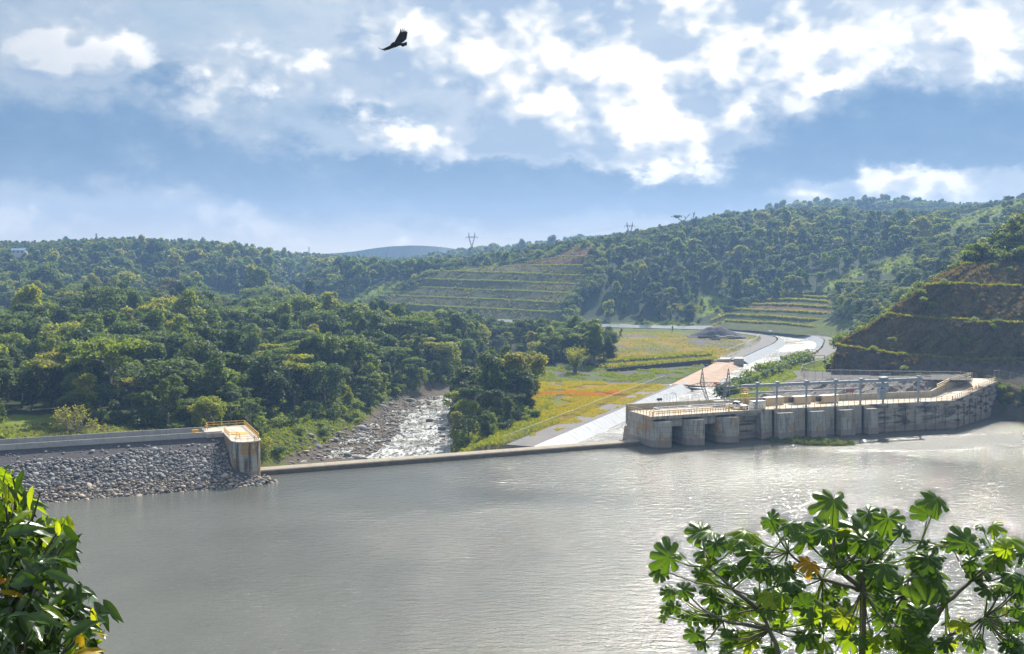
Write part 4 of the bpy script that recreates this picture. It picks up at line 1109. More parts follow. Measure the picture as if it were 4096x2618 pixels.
# white pipe frames over the two gate openings
for i, (a, b, lb) in enumerate(((94.2, 103.0, 'white pipe frame over the gate opening nearer the weir'), (103.8, 114.0, 'white pipe frame over the gate opening nearer the pickup'))):
    e = empty('gate_frame', L((a + b) / 2, -1.5, DZ), lb, 'pipe frame', 'white pipe frames on the intake deck', ROT)
    for t in (-3.2, -0.6):
        MB().bar(L(a, t, DZ + 1.0), L(b, t, DZ + 1.0), .14).build('rail', M['white'], e)
        MB().bar(L(a, t, DZ + .12), L(b, t, DZ + .12), .12).build('rail', M['white'], e)
        for k in range(5):
            s = a + (b - a) * k / 4; MB().bar(L(s, t, DZ), L(s, t, DZ + 1.06), .12).build('post', M['white'], e)
    for s in (a, b): MB().bar(L(s, -3.2, DZ + 1.0), L(s, -.6, DZ + 1.0), .14).build('rail', M['white'], e)
# concrete and tan boxes along the rear wall
def block(name, s, t, size, mat, label, cat, cap=None, rz=ROT, z=DZ, group=None):
    e = empty(name, L(s, t, z), label, cat, group, rz)
    w, d, h = size; c = L(s, t, z + h / 2)
    MB().box(c, (w, d, h), rz).build('body', mat, e)
    if cap: MB().box((c[0], c[1], z + h + .08), (w + .2, d + .2, .16), rz).build('lid', cap, e)
    return e
block('concrete_bin', 114.3, -4.6, (4.2, 1.4, 1.3), M['conc_rear'], 'low concrete box against the rear wall beside the pickup', 'box', M['conc_panel'])
def tarp_box(s, t, ln, label):
    e = empty('storage_box', L(s, t, DZ), label, 'storage box', 'cream storage boxes on the intake deck', ROT + .14)
    c = L(s, t, DZ)
    MB().box((c[0], c[1], DZ + .95), (ln, 1.7, 1.7), ROT + .08).build('body', M['cream'], e)
    MB().box((c[0], c[1], DZ + 1.84), (ln + .1, 1.8, .07), ROT + .08).build('lid', M['white'], e)
    d = L(s - ln / 2 - .42, t - .1, DZ)
    MB().tube([L(s - ln / 2 - .02, t - .12 - .0, DZ + 1.0), L(s - ln / 2 - .85, t - .2, DZ + 1.0)], .66, 14).build('end_drum', M['dark_gravel'], e)
tarp_box(128.3, -2.7, 5.6, 'cream storage box with a dark drum end nearest the yellow platform')
tarp_box(136.0, -1.6, 5.2, 'cream storage box with a dark drum end in the middle of the deck row')
tarp_box(143.6, -0.4, 5.2, 'cream storage box with a dark drum end farthest along the deck')
cab = block('control_cabinet', 120.6, 1.6, (3.6, 1.6, 1.7), M['white'], 'white control cabinet with a grey roof beside the first gantry post', 'cabinet', M['gantry'])
yp = empty('yellow_platform', L(121.4, -4.9, DZ), 'yellow steel access stand rising above the rear wall', 'access stand', rz=ROT)
for ds in (-.85, .85):
    for dt in (-.5, .5): MB().bar(L(121.4 + ds, -4.9 + dt, DZ), L(121.4 + ds, -4.9 + dt, DZ + 4.2), .16).build('leg', M['yellow'], yp)
MB().prism(lpoly([(120.4, -5.5), (120.4, -4.3), (122.4, -4.3), (122.4, -5.5)]), DZ + 2.7, DZ + 2.82).build('deck', M['yellow'], yp)
for dz in (3.3, 3.75, 4.2):
    for dt in (-.5, .5): MB().bar(L(120.5, -4.9 + dt, DZ + dz), L(122.3, -4.9 + dt, DZ + dz), .12).build('rail', M['yellow'], yp)
for k in range(6): MB().bar(L(120.5, -4.36, DZ + .4 + k * .4), L(120.5, -5.4, DZ + .4 + k * .4), .06).build('rung', M['yellow'], yp)
# thin pole on the third pier, slender pipe beside it
pole = empty('light_pole', L(110.2, 4.9, 6.25), 'tall thin lamp pole standing on the third rounded pier', 'lamp pole', rz=ROT)
MB().tube([L(110.2, 4.9, 6.25), L(110.2, 4.9, 13.6)], [.07, .05], 8).build('mast', M['steel'], pole)
arm_ = MB().bar(L(109.6, 4.9, 13.5), L(111.2, 4.9, 13.5), .07).build('arm', M['steel'], pole)
for s in (109.6, 111.2): MB().box(L(s, 4.9, 13.62), (.45, .3, .2), ROT).build('lamp_head', M['white'], arm_)
tag(MB().tube([L(112.25, 5.3, 0), L(112.25, 5.3, 7.6)], .09, 8).build('standpipe', M['steel']), 'thin grey vertical pipe fixed to the corner of the third pier', 'pipe')
# floodlights and a pipe frame on the rear wall
fl = empty('floodlight', L(98.4, -7.8, 8.78), 'pair of dark floodlights on top of the rear wall', 'floodlight', rz=ROT)
MB().bar(L(98.4, -7.75, 8.76), L(98.4, -7.75, 9.4), .1).build('bracket', M['black'], fl)
for s in (98.05, 98.75): MB().tube([L(s, -7.5, 9.5), L(s, -8.0, 9.5)], [.36, .26], 12).build('lamp_head', M['black'], fl)
pf = empty('pipe_stand', L(101.4, -7.7, 8.78), 'slender pipe ladder frame standing on the rear wall', 'pipe frame', rz=ROT)
for k in range(4): MB().bar(L(99.7 + k * .85, -7.7, 8.75), L(99.7 + k * .85, -7.7, 10.7), .06).build('post', M['steel'], pf)
MB().bar(L(99.7, -7.7, 10.65), L(102.9, -7.7, 10.65), .06).build('rail', M['steel'], pf)
MB().tube([L(101.6, -7.7, 10.7), L(102.2, -7.7, 10.95), L(102.9, -7.7, 10.75), L(103.2, -7.7, 10.1), L(103.2, -7.7, 8.75)], .05, 6).build('hose', M['black'], pf)

# ------------------------------------------------------------------ gantry crane
gan = empty('gantry_crane', L(142, 5), 'grey gantry of box beams on tall posts along the intake deck', 'gantry crane', rz=ROT)
def gt(s): return wpt(s) - 1.3
GS = [119.6, 125.0, 133.2, 141.4, 148.6, 155.2, 165.6]
GZ = 13.0
for s in GS:
    zt = GZ - .0 if s < 160 else GZ + .9
    gp = MB().bar(L(s, gt(s), DZ - .01), L(s, gt(s), zt - .3 if s < 160 else zt), .44, .40).build('post', M['gantry'], gan)
    MB().box(L(s, gt(s), DZ + .06), (1.0, 1.0, .12), ROT).build('base_plate', M['gantry'], gp)
    MB().prism(lpoly([(s - .2, gt(s) - .7), (s - .2, gt(s) + .3), (s + .6, gt(s) + .3), (s + .6, gt(s) - .7)]), GZ + .45, GZ + .85).build('bracket', M['gantry'], gp)
gs0, gs1 = 115.4, 166.4
n = 12
for k in range(n):
    a, b = gs0 + (gs1 - gs0) * k / n, gs0 + (gs1 - gs0) * (k + 1) / n - .04
    MB().bar(L(a, gt(a) + .1, GZ + .1), L(b, gt(b) + .1, GZ + .1), .5, .68).build('main_beam', M['gantry'], gan)
    MB().bar(L(b, gt(b) + .1, GZ + .1), L(b + .1, gt(b) + .1, GZ + .1), .6, .78).build('stiffener', M['gantry'], gan)
MB().bar(L(117.6, gt(117.6) - .6, GZ - 1.75), L(148.6, gt(148.6) - .6, GZ - 1.75), .3, .32).build('lower_rail', M['gantry'], gan)
pts = []
for k in range(60):
    s = 118 + k * .62; pts.append(L(s, gt(s) + .1, GZ - .35 - (k % 2) * .7))
MB().tube(pts, .045, 5).build('festoon_cable', M['black'], gan)
hs = 155.0
hoist = empty('hoist_trolley', L(hs, gt(hs), GZ), 'grey hoist trolley with winch housing hanging from the gantry beam', 'hoist', rz=ROT)
MB().prism(lpoly([(hs - .9, gt(hs) - .7), (hs - .9, gt(hs) + .8), (hs + 1.2, gt(hs) + .8), (hs + 1.2, gt(hs) - .7)]), GZ + .5, GZ + .95).build('carriage', M['gantry'], hoist)
for q in (-1.2, 1.5): MB().bar(L(hs + q, gt(hs) + .9, GZ + 1.2), L(hs + q, gt(hs) + .9, GZ + 1.8), .1).build('post', M['gantry'], hoist)
MB().bar(L(hs - 1.2, gt(hs) + .9, GZ + 1.8), L(hs + 1.5, gt(hs) + .9, GZ + 1.8), .1).build('rail', M['gantry'], hoist)
MB().prism(lpoly([(hs - 1.9, gt(hs) - .5), (hs - 1.9, gt(hs) + .7), (hs + 1.3, gt(hs) + .7), (hs + 1.3, gt(hs) - .5)]), GZ - 1.6, GZ - .5).build('machine_frame', M['gantry'], hoist)
MB().tube([L(hs - 1.4, gt(hs) + .1, GZ - 2.5), L(hs + 1.2, gt(hs) + .1, GZ - 2.5)], .65, 14).build('winch_drum', M['gantry'], hoist)
MB().prism(lpoly([(hs - 1.3, gt(hs) - .3), (hs - 1.3, gt(hs) + .6), (hs + .4, gt(hs) + .6), (hs + .4, gt(hs) - .3)]), GZ - 4.4, GZ - 2.9).build('hook_block', M['gantry'], hoist)
MB().bar(L(hs - .4, gt(hs) + .2, GZ - 2.9), L(hs - .4, gt(hs) + .2, GZ - .4), .3).build('cable', M['black'], hoist)
rh = empty('chain_hoist', L(146.9, gt(147) - .6, GZ - 2), 'small red and white electric hoist hanging under the lower rail', 'hoist', rz=ROT)
MB().tube([L(146.0, gt(147) - .6, GZ - 2.35), L(147.6, gt(147) - .6, GZ - 2.35)], .36, 12).build('motor', M['red'], rh)
MB().box(L(147.2, gt(147) - .2, GZ - 2.5), (.6, .5, .7), ROT).build('control_box', M['white'], rh)
MB().bar(L(146.8, gt(147) - .6, GZ - 3.3), L(146.8, gt(147) - .6, GZ - 2.4), .1).build('chain', M['black'], rh)

# ------------------------------------------------------------------ pickup
def pickup():
    loc = L(115.6, 0.2, DZ + .003); ang = ROT - 1.02
    e = empty('pickup_truck', loc, 'white pickup truck parked on the intake deck with a blue drum before it', 'pickup truck', None, ang, world=False)
    wt, bk, gl = M['white'], M['black'], M['glass']
    # x forward; body as a lofted hull
    def sec(x, w, z0, z1): return [(x, -w, z0), (x, -w, z1), (x, w, z1), (x, w, z0)]
    mb = MB(); rows = [sec(-2.55, .82, .55, 1.05), sec(-2.5, .88, .42, 1.12), (sec(-.9, .9, .40, 1.12)), sec(.9, .9, .40, 1.10), sec(1.5, .88, .42, 1.08), sec(2.35, .80, .46, .96), sec(2.5, .7, .52, .82)]
    mb.loft(rows); mb.add(rows[0], [(0, 1, 2, 3)]); mb.add(rows[-1], [(3, 2, 1, 0)]); mb.add([p for r in rows for p in (r[0], r[3])], [(2 * i, 2 * i + 1, 2 * i + 3, 2 * i + 2) for i in range(6)])
    body = mb.build('body', wt, e)
    mb = MB(); c = [(-1.0, .84, 1.1), (1.25, .84, 1.1), (.55, .66, 1.78), (-.75, .70, 1.80)]
    mb.add([(x, -w, z) for x, w, z in c] + [(x, w, z) for x, w, z in c], [(0, 1, 2, 3), (7, 6, 5, 4), (0, 4, 5, 1), (1, 5, 6, 2), (2, 6, 7, 3), (3, 7, 4, 0)])
    cabm = mb.build('cab', wt, e)
    def quad(pts, nm, m, par): MB().add(pts, [(0, 1, 2, 3)]).build(nm, m, par, recalc=False)
    quad([(1.17, -.70, 1.16), (1.17, .70, 1.16), (.63, .58, 1.74), (.63, -.58, 1.74)], 'windscreen', gl, cabm)
    quad([(-1.02, .70, 1.2), (-1.02, -.70, 1.2), (-.80, -.6, 1.72), (-.80, .6, 1.72)], 'rear_window', gl, cabm)
    for sg in (-1, 1):
        quad([(-.85, sg * .835, 1.18), (1.0, sg * .835, 1.18), (.5, sg * .70, 1.70), (-.68, sg * .735, 1.72)], 'side_window', gl, cabm)
        MB().box((2.42, sg * .6, .82), (.12, .36, .16)).build('headlight', M['steel'], body)
        MB().box((1.0, sg * 1.02, 1.18), (.14, .22, .18)).build('mirror', bk, cabm)
    MB().box((-1.78, 0, 1.125), (1.4, 1.5, .02)).build('bed', bk, e)
    MB().box((2.5, 0, .56), (.16, 1.7, .22)).build('bumper', M['steel'], e)
    quad([(1.3, -.6, 1.105), (2.3, -.55, .985), (2.3, .55, .985), (1.3, .6, 1.105)], 'bonnet', wt, e)
    quad([(2.512, -.5, .62), (2.512, .5, .62), (2.505, .5, .8), (2.505, -.5, .8)], 'grille', bk, e)
    MB().box((.1, -1.22, .85), (1.0, .07, .95), -.9).build('door', wt, e)
    for x in (-1.6, 1.55):
        for sg in (-1, 1):
            w = MB().tube([(x, sg * .68, .36), (x, sg * .93, .36)], .36, 16).build('wheel', bk, e)
            MB().tube([(x, sg * .90, .36), (x, sg * .945, .36)], .2, 12).build('rim', M['steel'], w)
pickup()
dr = empty('blue_drum', L(117.3, 2.0, DZ), 'blue plastic drum standing in front of the pickup', 'drum', rz=ROT)
MB().tube([L(117.3, 2.0, DZ), L(117.3, 2.0, DZ + .3), L(117.3, 2.0, DZ + .32), L(117.3, 2.0, DZ + .88)], [.3, .31, .28, .29], 16).build('body', M['blue'], dr)
MB().tube([L(117.3, 2.0, DZ + .883), L(117.3, 2.0, DZ + .93)], .26, 16).build('lid', M['blue'], dr)
# cones on the ramp, marker posts
cm = MB().tube([(0, 0, 0), (0, 0, .04)], .24, 10).mesh('cone_foot', M['orange'])
cn = MB().tube([(0, 0, .04), (0, 0, .75)], [.17, .035], 12).mesh('cone_body', M['orange'])
cb = MB().tube([(0, 0, .36), (0, 0, .5)], [.113, .088], 12).mesh('cone_band', M['white'])
for i, (s, t, z, lb) in enumerate(((189.5, 1.9, 8.5, 'orange traffic cone lowest on the ramp'), (191.5, 1.0, 8.68, 'orange traffic cone second from the bottom of the ramp'), (193.6, 0.0, 8.86, 'orange traffic cone highest on the ramp'))):
    e = empty('traffic_cone', L(s, t, z), lb, 'traffic cone', 'cones on the ramp', 0, world=False)
    e.scale = (1.25, 1.25, 1.45)
    for nm, me in (('foot', cm), ('body', cn), ('band', cb)): link(nm, me, e)
def marker(p, label):
    e = empty('marker_post', p, label, 'marker post', 'red and white marker posts', 0, world=False)
    for k in range(5): MB().tube([(0, 0, k * .26), (0, 0, k * .26 + .26)], .13, 8).build('band', M['white'] if k % 2 else M['red'], e)
marker(L(151.2, -3.2, 8.9), 'red and white banded post behind the rear wall below the hoist')
marker(at_z(3216, 1508, 10.95), 'red and white banded post at the bend of the chain-link fence')
# ------------------------------------------------------------------ side spillway ramp and field walls
def quad_sheet(name, pts, mat, parent=None, th=0.3):
    mb = MB(); top = [tuple(p) for p in pts]; bot = [(p[0], p[1], p[2] - th) for p in top]
    mb.add(top + bot, [(0, 1, 2, 3), (7, 6, 5, 4), (0, 4, 5, 1), (1, 5, 6, 2), (2, 6, 7, 3), (3, 7, 4, 0)])
    return mb.build(name, mat, parent)
side = empty('side_spillway', at_z(2800, 1500, 0), 'rusty brown concrete side spillway sloping into the canal', 'spillway')
def on(a, b, f): return tuple(a[i] + (b[i] - a[i]) * f for i in range(3))
L1, L2 = at_z(2684, 1538, 1.12), at_z(2868, 1448, 1.12); M1, M2 = at_z(2765, 1540, .75), at_z(2925, 1448, .75); R1, R2 = at_z(2842, 1552, -.98), at_z(2994, 1448, -.98)
for k in range(8):
    f0, f1 = k / 8 + .001, (k + 1) / 8 - .001
    quad_sheet('slab', [on(L1, L2, f0), on(L1, L2, f1), on(M1, M2, f1), on(M1, M2, f0)], M['ramp'], side)
    quad_sheet('slab', [on(M1, M2, f0 + .001), on(M1, M2, f1), on(R1, R2, f1), on(R1, R2, f0 + .001)], M['ramp'], side)
quad_sheet('end_apron', [on(L1, R1, -.01), on(L1, R1, 1.0), (R1[0] - 1.4, R1[1] - 4, -1.0), (L1[0] - 1.2, L1[1] - 3, 1.28)], M['lining'], side)
MB().prism([p[:2] for p in (L2, at_z(2920, 1448, 1), at_z(2926, 1441, 1), at_z(2874, 1441, 1))], .5, 2.1).build('end_wall', M['conc_panel'], side)
MB().prism([p[:2] for p in (at_z(2935, 1448, 1), at_z(2975, 1448, 1), at_z(2972, 1440, 1), at_z(2938, 1440, 1))], -.5, 2.2).build('end_wall', M['conc_panel'], side)
fw = empty('retaining_wall', at_z(2600, 1478, 1), 'dark stepped retaining wall crossing the gravel field', 'wall')
for k in range(9):
    a, b = at_z(2430 + k * 46, 1489 - k * 3.7, 1), at_z(2430 + (k + 1) * 46 - 1, 1489 - (k + 1) * 3.7, 1)
    MB().bar((a[0], a[1], 1.2 + .06 * k), (b[0], b[1], 1.2 + .06 * k), .6, 2.0 + .12 * (k % 3)).build('wall_block', M['dark_gravel'], fw)
# upper bank of the field behind the wall
mb = MB(); rows = []
for dy, z in ((2, .9), (6, 2.2), (9, 2.3), (10, 2.25), (15, 3.6), (20, 3.7), (32, 2.4)):
    rows.append([tuple(np.array(at_z(px, 1488 - (px - 2430) * .078, 1)) + np.array([dy * .12, dy, 0]) * np.array([1, 1, 0]) + np.array([0, 0, z - 1 + R.uniform(-.2, .2)])) for px in range(2425, 2860, 12)])
mb.loft(rows); struct(mb.build('field_bank', M['terrace'], smooth=False, recalc=False), 'structure', 'grassy bank between the lower and upper field')
# ------------------------------------------------------------------ fences
def chain_fence(name, pts, label, h=2.1, step=2.9, group=None, wire=0.016, cell=.38):
    e = empty(name, pts[0], label, 'fence', group)
    pm = MB().tube([(0, 0, -.1), (0, 0, h + .12)], .045, 6).mesh('post', M['steel'])
    mesh = MB()
    for a, b in zip(pts[:-1], pts[1:]):
        a, b = Vector(a), Vector(b); ln = (b - a).length; n = max(1, round(ln / step))
        for k in range(n): link('post', pm, e, tuple(a + (b - a) * (k / n)))
        MB().bar(a + Vector((0, 0, h)), b + Vector((0, 0, h)), .07).build('top_rail', M['steel'], e)
        d = (b - a) / ln; q = 0.0
        while q < ln:
            for sg in (1, -1):
                p0 = a + d * q; p1 = a + d * min(max(q + sg * h, 0), ln)
                f = abs((p1 - p0).length) / h
                z0 = Vector((0, 0, 0.03)); z1 = Vector((0, 0, max(.05, h * f)))
                w = Vector((0, 0, wire)) 
                mesh.add([p0 + z0, p0 + z0 + w * 1.4, p1 + z1 + w * 1.4, p1 + z1], [(0, 1, 2, 3)])
            q += cell
    link('post', pm, e, tuple(pts[-1]))
    mesh.build('wire_mesh', M['steel'], e, recalc=False)
    return e
fp = [tuple(p) for p in resample(offset([q for q in CANAL_L if q[1] < 375], 7.6), 22)]
chain_fence('chain_link_fence', [(x, y, 1.05) for x, y in fp], 'long chain-link fence between the yellow meadow and the canal service road', 1.9, 2.8, wire=.02, cell=.5)
pf_px = [(3290, 1512), (3400, 1513.5), (3520, 1516), (3640, 1518), (3760, 1519.5), (3840, 1521), (3890, 1527)]
chain_fence('chain_link_fence', [at_z(x, y, 11.0) for x, y in pf_px], 'tall chain-link fence along the rock bank above the gantry', 2.2, 2.9)
chain_fence('chain_link_fence', [at_z(3290, 1512, 11), at_z(3232, 1509, 11), at_z(3206, 1502, 10.6), at_z(3212, 1490, 9.6), at_z(3240, 1478, 8.2), at_z(3290, 1464, 7)], 'curved end of the chain-link fence beside the grass slope', 2.2, 2.4)
chain_fence('chain_link_fence', [at_z(3976, 1512, 10.2), at_z(3996, 1510, 10.2), at_z(4040, 1518, 9.6), at_z(4100, 1532, 8.8), at_z(4200, 1560, 8)], 'chain-link fence sloping down to the water beyond the ramp', 2.0, 2.4)
chain_fence('chain_link_fence', [(*p, 1.3) for p in resample(offset([q for q in CANAL_L if 455 < q[1] < 560 and q[0] > 85], 9.0), 25)], 'chain-link fence on the inside of the canal bend', 1.9, 4, wire=.03, cell=.8)
tag(MB().box(at_z(3868, 1500, 12.0), (1.0, .05, .7), .2).build('sign_board', M['white']), 'small white sign board on the fence gate at the ramp top', 'sign')
gf = empty('height_frame', at_z(3278, 1462, 4), 'dark steel goalpost frame across the canal road', 'barrier frame')
ga, gb = at_z(3256, 1462, 5.5), at_z(3298, 1462, 5.5)
for p in (ga, gb): MB().bar((p[0], p[1], 2), (p[0], p[1], 9.0), .16).build('post', M['black'], gf)
MB().bar((ga[0], ga[1], 9.0), (gb[0], gb[1], 9.0), .16).build('crossbar', M['black'], gf)
for i, (px, py, lb) in enumerate(((3259, 1417, 'yellow barrier drum on the outer canal road nearer the fence frame'), (3269, 1410, 'yellow barrier drum on the outer canal road nearer the bend'))):
    tag(MB().tube([at_z(px, py, 1.08), tuple(np.array(at_z(px, py, 1.08)) + [0, 0, .5]), tuple(np.array(at_z(px, py, 1.08)) + [0, 0, 1.1])], [.6, .55, .42], 10).build('barrier_drum', M['yellow']), lb, 'barrier', 'barrier drums on the canal road')
# ------------------------------------------------------------------ pylons
def lattice(mb, c0, h0, c1, h1, n, r):
    """square lattice mast between two levels"""
    sg = ((-1, -1), (1, -1), (1, 1), (-1, 1))
    def at(k, i):
        f = k / n; c = [c0[j] + (c1[j] - c0[j]) * f for j in range(3)]; h = h0 + (h1 - h0) * f
        return (c[0] + sg[i][0] * h, c[1] + sg[i][1] * h, c[2])
    for i in range(4): mb.bar(at(0, i), at(n, i), r)
    for k in range(n):
        for i in range(4):
            j = (i + 1) % 4
            mb.bar(at(k, i), at(k + 1, j), r * .6); mb.bar(at(k, j), at(k + 1, i), r * .6)
            mb.bar(at(k + 1, i), at(k + 1, j), r * .6)
def pylon(base, H, label, rz=0.0, r=.16, arm=4.8, peak=2.2, thin=1.0, waist_f=.62, foot=2.6):
    e = empty('lattice_pylon', base, label, 'pylon', 'lattice pylons of the power line', rz, world=False)
    zw, zb = H * waist_f, H * .86
    mb = MB(); lattice(mb, (0, 0, 0), foot, (0, 0, zw), .55, 7, r); mb.build('tower_body', M['pylon'], e)
    for sg in (-1, 1):
        mb = MB(); lattice(mb, (sg * .3, 0, zw), .32, (sg * peak, 0, zb), .32, 4, r * .8); mb.build('neck', M['pylon'], e)
        mb = MB(); lattice(mb, (sg * peak, 0, zb), .4, (sg * (peak + .1), 0, H), .05, 4, r * .7); mb.build('peak', M['pylon'], e)
    mb = MB()
    for dy in (-.45, .45):
        mb.bar((-arm, 0, zb), (-peak, dy, zb - .3), r * .7); mb.bar((-peak, dy, zb - .3), (peak, dy, zb - .3), r * .7); mb.bar((peak, dy, zb - .3), (arm, 0, zb), r * .7)
        mb.bar((-arm, 0, zb), (-peak, dy, zb + .7), r * .7); mb.bar((-peak, dy, zb + .7), (peak, dy, zb + .7), r * .7); mb.bar((peak, dy, zb + .7), (arm, 0, zb), r * .7)
        for k in range(8):
            x = -peak + 2 * peak * k / 8; mb.bar((x, dy, zb - .3 if k % 2 else zb + .7), (x + peak / 4, dy, zb + .7 if k % 2 else zb - .3), r * .5)
    mb.build('crossarm', M['pylon'], e)
    for x in (-arm, 0, arm): MB().tube([(x, 0, zb), (x, 0, zb - 1.4)], .1, 6).build('insulator', M['pylon'], e)
    return e
def tall(px, py_top, Y, H, label, **k):
    p = at_y(px, py_top, Y); pylon((p[0], p[1], p[2] - H), H, label, **k)
tall(1887, 931, 858, 27, 'tall lattice pylon on the ridge above the benched cutting', r=.26, arm=4.6, peak=2.2)
tall(2519, 888, 930, 26, 'lattice pylon rising from the tree-covered hilltop near the leaning dead tree', r=.26, arm=4.6, peak=2.2)
tall(1692, 1027, 940, 19, 'small faint lattice pylon in the dip left of the benched cutting', r=.2, arm=4, peak=1.8)
# near pylon: splayed masts on one footing behind the intake wall
PN = (51.5, 277.0)
e = empty('lattice_pylon', (PN[0], PN[1], 3.2), 'dark lattice power pylon with twin peaks close behind the intake wall', 'pylon', 'lattice pylons of the power line', 0.0, world=False)
for sg in (-1, 1):
    mb = MB(); lattice(mb, (sg * .35, 0, .4), .22, (sg * 3.3, 0, 8.7), .42, 6, .1); mb.build('mast', M['pylon'], e)
    mb = MB(); lattice(mb, (sg * 3.3, 0, 8.7), .55, (sg * 3.3, 0, 12.8), .05, 4, .09); mb.build('peak', M['pylon'], e)
mb = MB()
for dy in (-.5, .5):
    for z0 in (8.3, 9.3): mb.bar((-3.3, dy, z0), (3.3, dy, z0), .09)
    mb.bar((-7.0, 0, 8.4), (-3.3, dy, 8.3), .09); mb.bar((-7.0, 0, 8.4), (-3.3, dy, 9.3), .09); mb.bar((7.4, 0, 8.4), (3.3, dy, 8.3), .09); mb.bar((7.4, 0, 8.4), (3.3, dy, 9.3), .09)
    for k in range(12): x = -3.3 + k * .55; mb.bar((x, dy, 8.3 if k % 2 else 9.3), (x + .55, dy, 9.3 if k % 2 else 8.3), .06)
    for k in range(4):
        for sg in (-1, 1): mb.bar((sg * (3.3 + k * .9), dy * (1 - k / 4), 8.32), (sg * (3.3 + k * .9 + .45), dy * (1 - k / 4), 9.2 - k * .2), .05)
mb.build('crossarm', M['pylon'], e)
for x, tx in ((-6.9, -5.6), (0.6, 1.6), (7.3, 8.9)): MB().tube([(x, 0, 8.3), (tx, .5, 6.9)], .12, 6).build('insulator', M['white'] if x > 5 else M['pylon'], e)
MB().box((-.1, -.6, 9.1), (.9, .08, .6)).build('plate', M['orange'], e)
MB().box((1.2, -.6, 9.3), (.8, .08, .4)).build('plate', M['white'], e)
MB().box((0, 0, -2.8), (2.2, 2.2, 6.4)).build('footing', M['conc_panel'], e)
def wire(a, b, sag, label, r=.03):
    a, b = Vector(a), Vector(b)
    pts = [a + (b - a) * (k / 24) - Vector((0, 0, sag * 4 * (k / 24) * (1 - k / 24))) for k in range(25)]
    tag(MB().tube(pts, r, 4, cap=False).build('power_line', M['steel']), label, 'wire', 'power lines over the valley')
end = [at_y(3640, 1090, 520), at_y(3700, 1100, 520), at_y(3760, 1120, 520)]
for i, x in enumerate((-5.6, 1.6, 8.9)):
    wire((PN[0] + x, PN[1] + .5, 3.2 + 6.9), end[i], 9 + i, ['power line running up from the weir-side arm of the near pylon', 'power line running up from the middle of the near pylon', 'power line running up from the shore-side arm of the near pylon'][i], .035)
for i in range(3):
    wire(at_y(2500 + 18 * i, 897, 930), at_y(3010 + 30 * i, 1125 + 6 * i, 760), 6, ['upper', 'middle', 'lower'][i] + ' power line descending the forested hill from the hilltop pylon', .05)
wire(at_y(1905, 949, 858), at_y(2500, 900, 930), 5, 'faint power line between the ridge pylon and the hilltop pylon', .05)
# distant masts
for px, y0, y1, Y, lb in ((385, 935, 985, 960, 'thin lattice mast above the trees near the blue-roofed shed'), (1236, 989, 1030, 1350, 'tiny lattice mast on the far skyline above the gorge'), (1545, 1010, 1040, 1700, 'tiniest lattice mast on the skyline before the blue range')):
    a = at_y(px, y0, Y); zb = at_y(px, y1, Y)[2] - 6; e = empty('radio_mast', (a[0], Y, zb), lb, 'mast', 'masts on the skyline', world=False)
    mb = MB(); lattice(mb, (0, 0, 0), .75, (0, 0, a[2] - zb), .35, 10, .12); mb.build('lattice_shaft', M['pylon'], e)
    for dz in (.3, 2.2): MB().box((0, 0, a[2] - zb - dz), (2.6, .4, .25)).build('antenna', M['pylon'], e)
# blue-roofed shed
h0 = at_y(78, 1012, 905); shed = empty('shed', (h0[0], h0[1], h0[2] - 4), 'low white shed with a blue sheet roof on the left ridge', 'shed', world=False)
MB().box((0, 0, 3.2), (11, 6, 6.2)).build('wall', M['wall_white'], shed)
MB().add([(-6, -3.8, 6.1), (6, -3.8, 6.1), (6, 0, 7.6), (-6, 0, 7.6), (6, 3.8, 6.1), (-6, 3.8, 6.1)], [(0, 1, 2, 3), (3, 2, 4, 5)]).build('roof', M['roof'], shed, recalc=False)
for x in (-3.5, 0, 3.5): MB().box((x, -3.02, 4.6), (1.4, .08, 1.2)).build('window', M['glass'], shed)
# gravel heap and the slabs before it
def heap():
    c = at_z(2862, 1342, 1.9); e = empty('gravel_heap', c, 'large dark grey gravel heap beside the canal bend', 'gravel heap')
    xs = np.linspace(-15, 15, 46); ys = np.linspace(-9, 9, 26); X, Y = np.meshgrid(xs, ys)
    f = np.clip(1 - np.hypot(X / 13.5, Y / 7.5), 0, 1); tp = np.minimum(f * 6.4, 4.6 + .4 * np.sin(X * .5) - .06 * X)
    Z = tp + (vec_noise(X + 40, Y + 40, 2.2, 61) - .5) * .9 * (f > .02) - .25
    n = len(xs); i = np.arange(len(ys) - 1)[:, None] * n + np.arange(n - 1)[None, :]
    me = np_mesh('pile', np.stack([X + c[0], Y + c[1], Z + c[2]], -1).reshape(-1, 3), np.stack([i, i + 1, i + n + 1, i + n], -1).reshape(-1, 4), M['dark_gravel'], False)
    link('pile', me, e)
    rr = random.Random(5)
    for k in range(10):
        px = 2800 + k * 14 + rr.uniform(-2, 2); p = at_z(px, 1352 + rr.uniform(-2, 4), 1.7)
        tag(MB().box((p[0], p[1], 1.7 + .55), (1.9, 1.3, 1.1), rr.uniform(-.2, .2)).build('concrete_block', M['conc_panel'] if k > 4 else M['dark_gravel']), 'grey concrete block in the row at the foot of the gravel heap', 'concrete block', 'blocks below the gravel heap')
    for k in range(3):
        p = at_z(2852 + k * 11, 1360, 1.7); tag(MB().tube([(p[0] - .9, p[1], 2.1), (p[0] + .9, p[1], 2.1)], .5, 10).build('drum', M['black']), 'dark drum lying on the field before the gravel heap', 'drum', 'drums below the gravel heap')
heap()
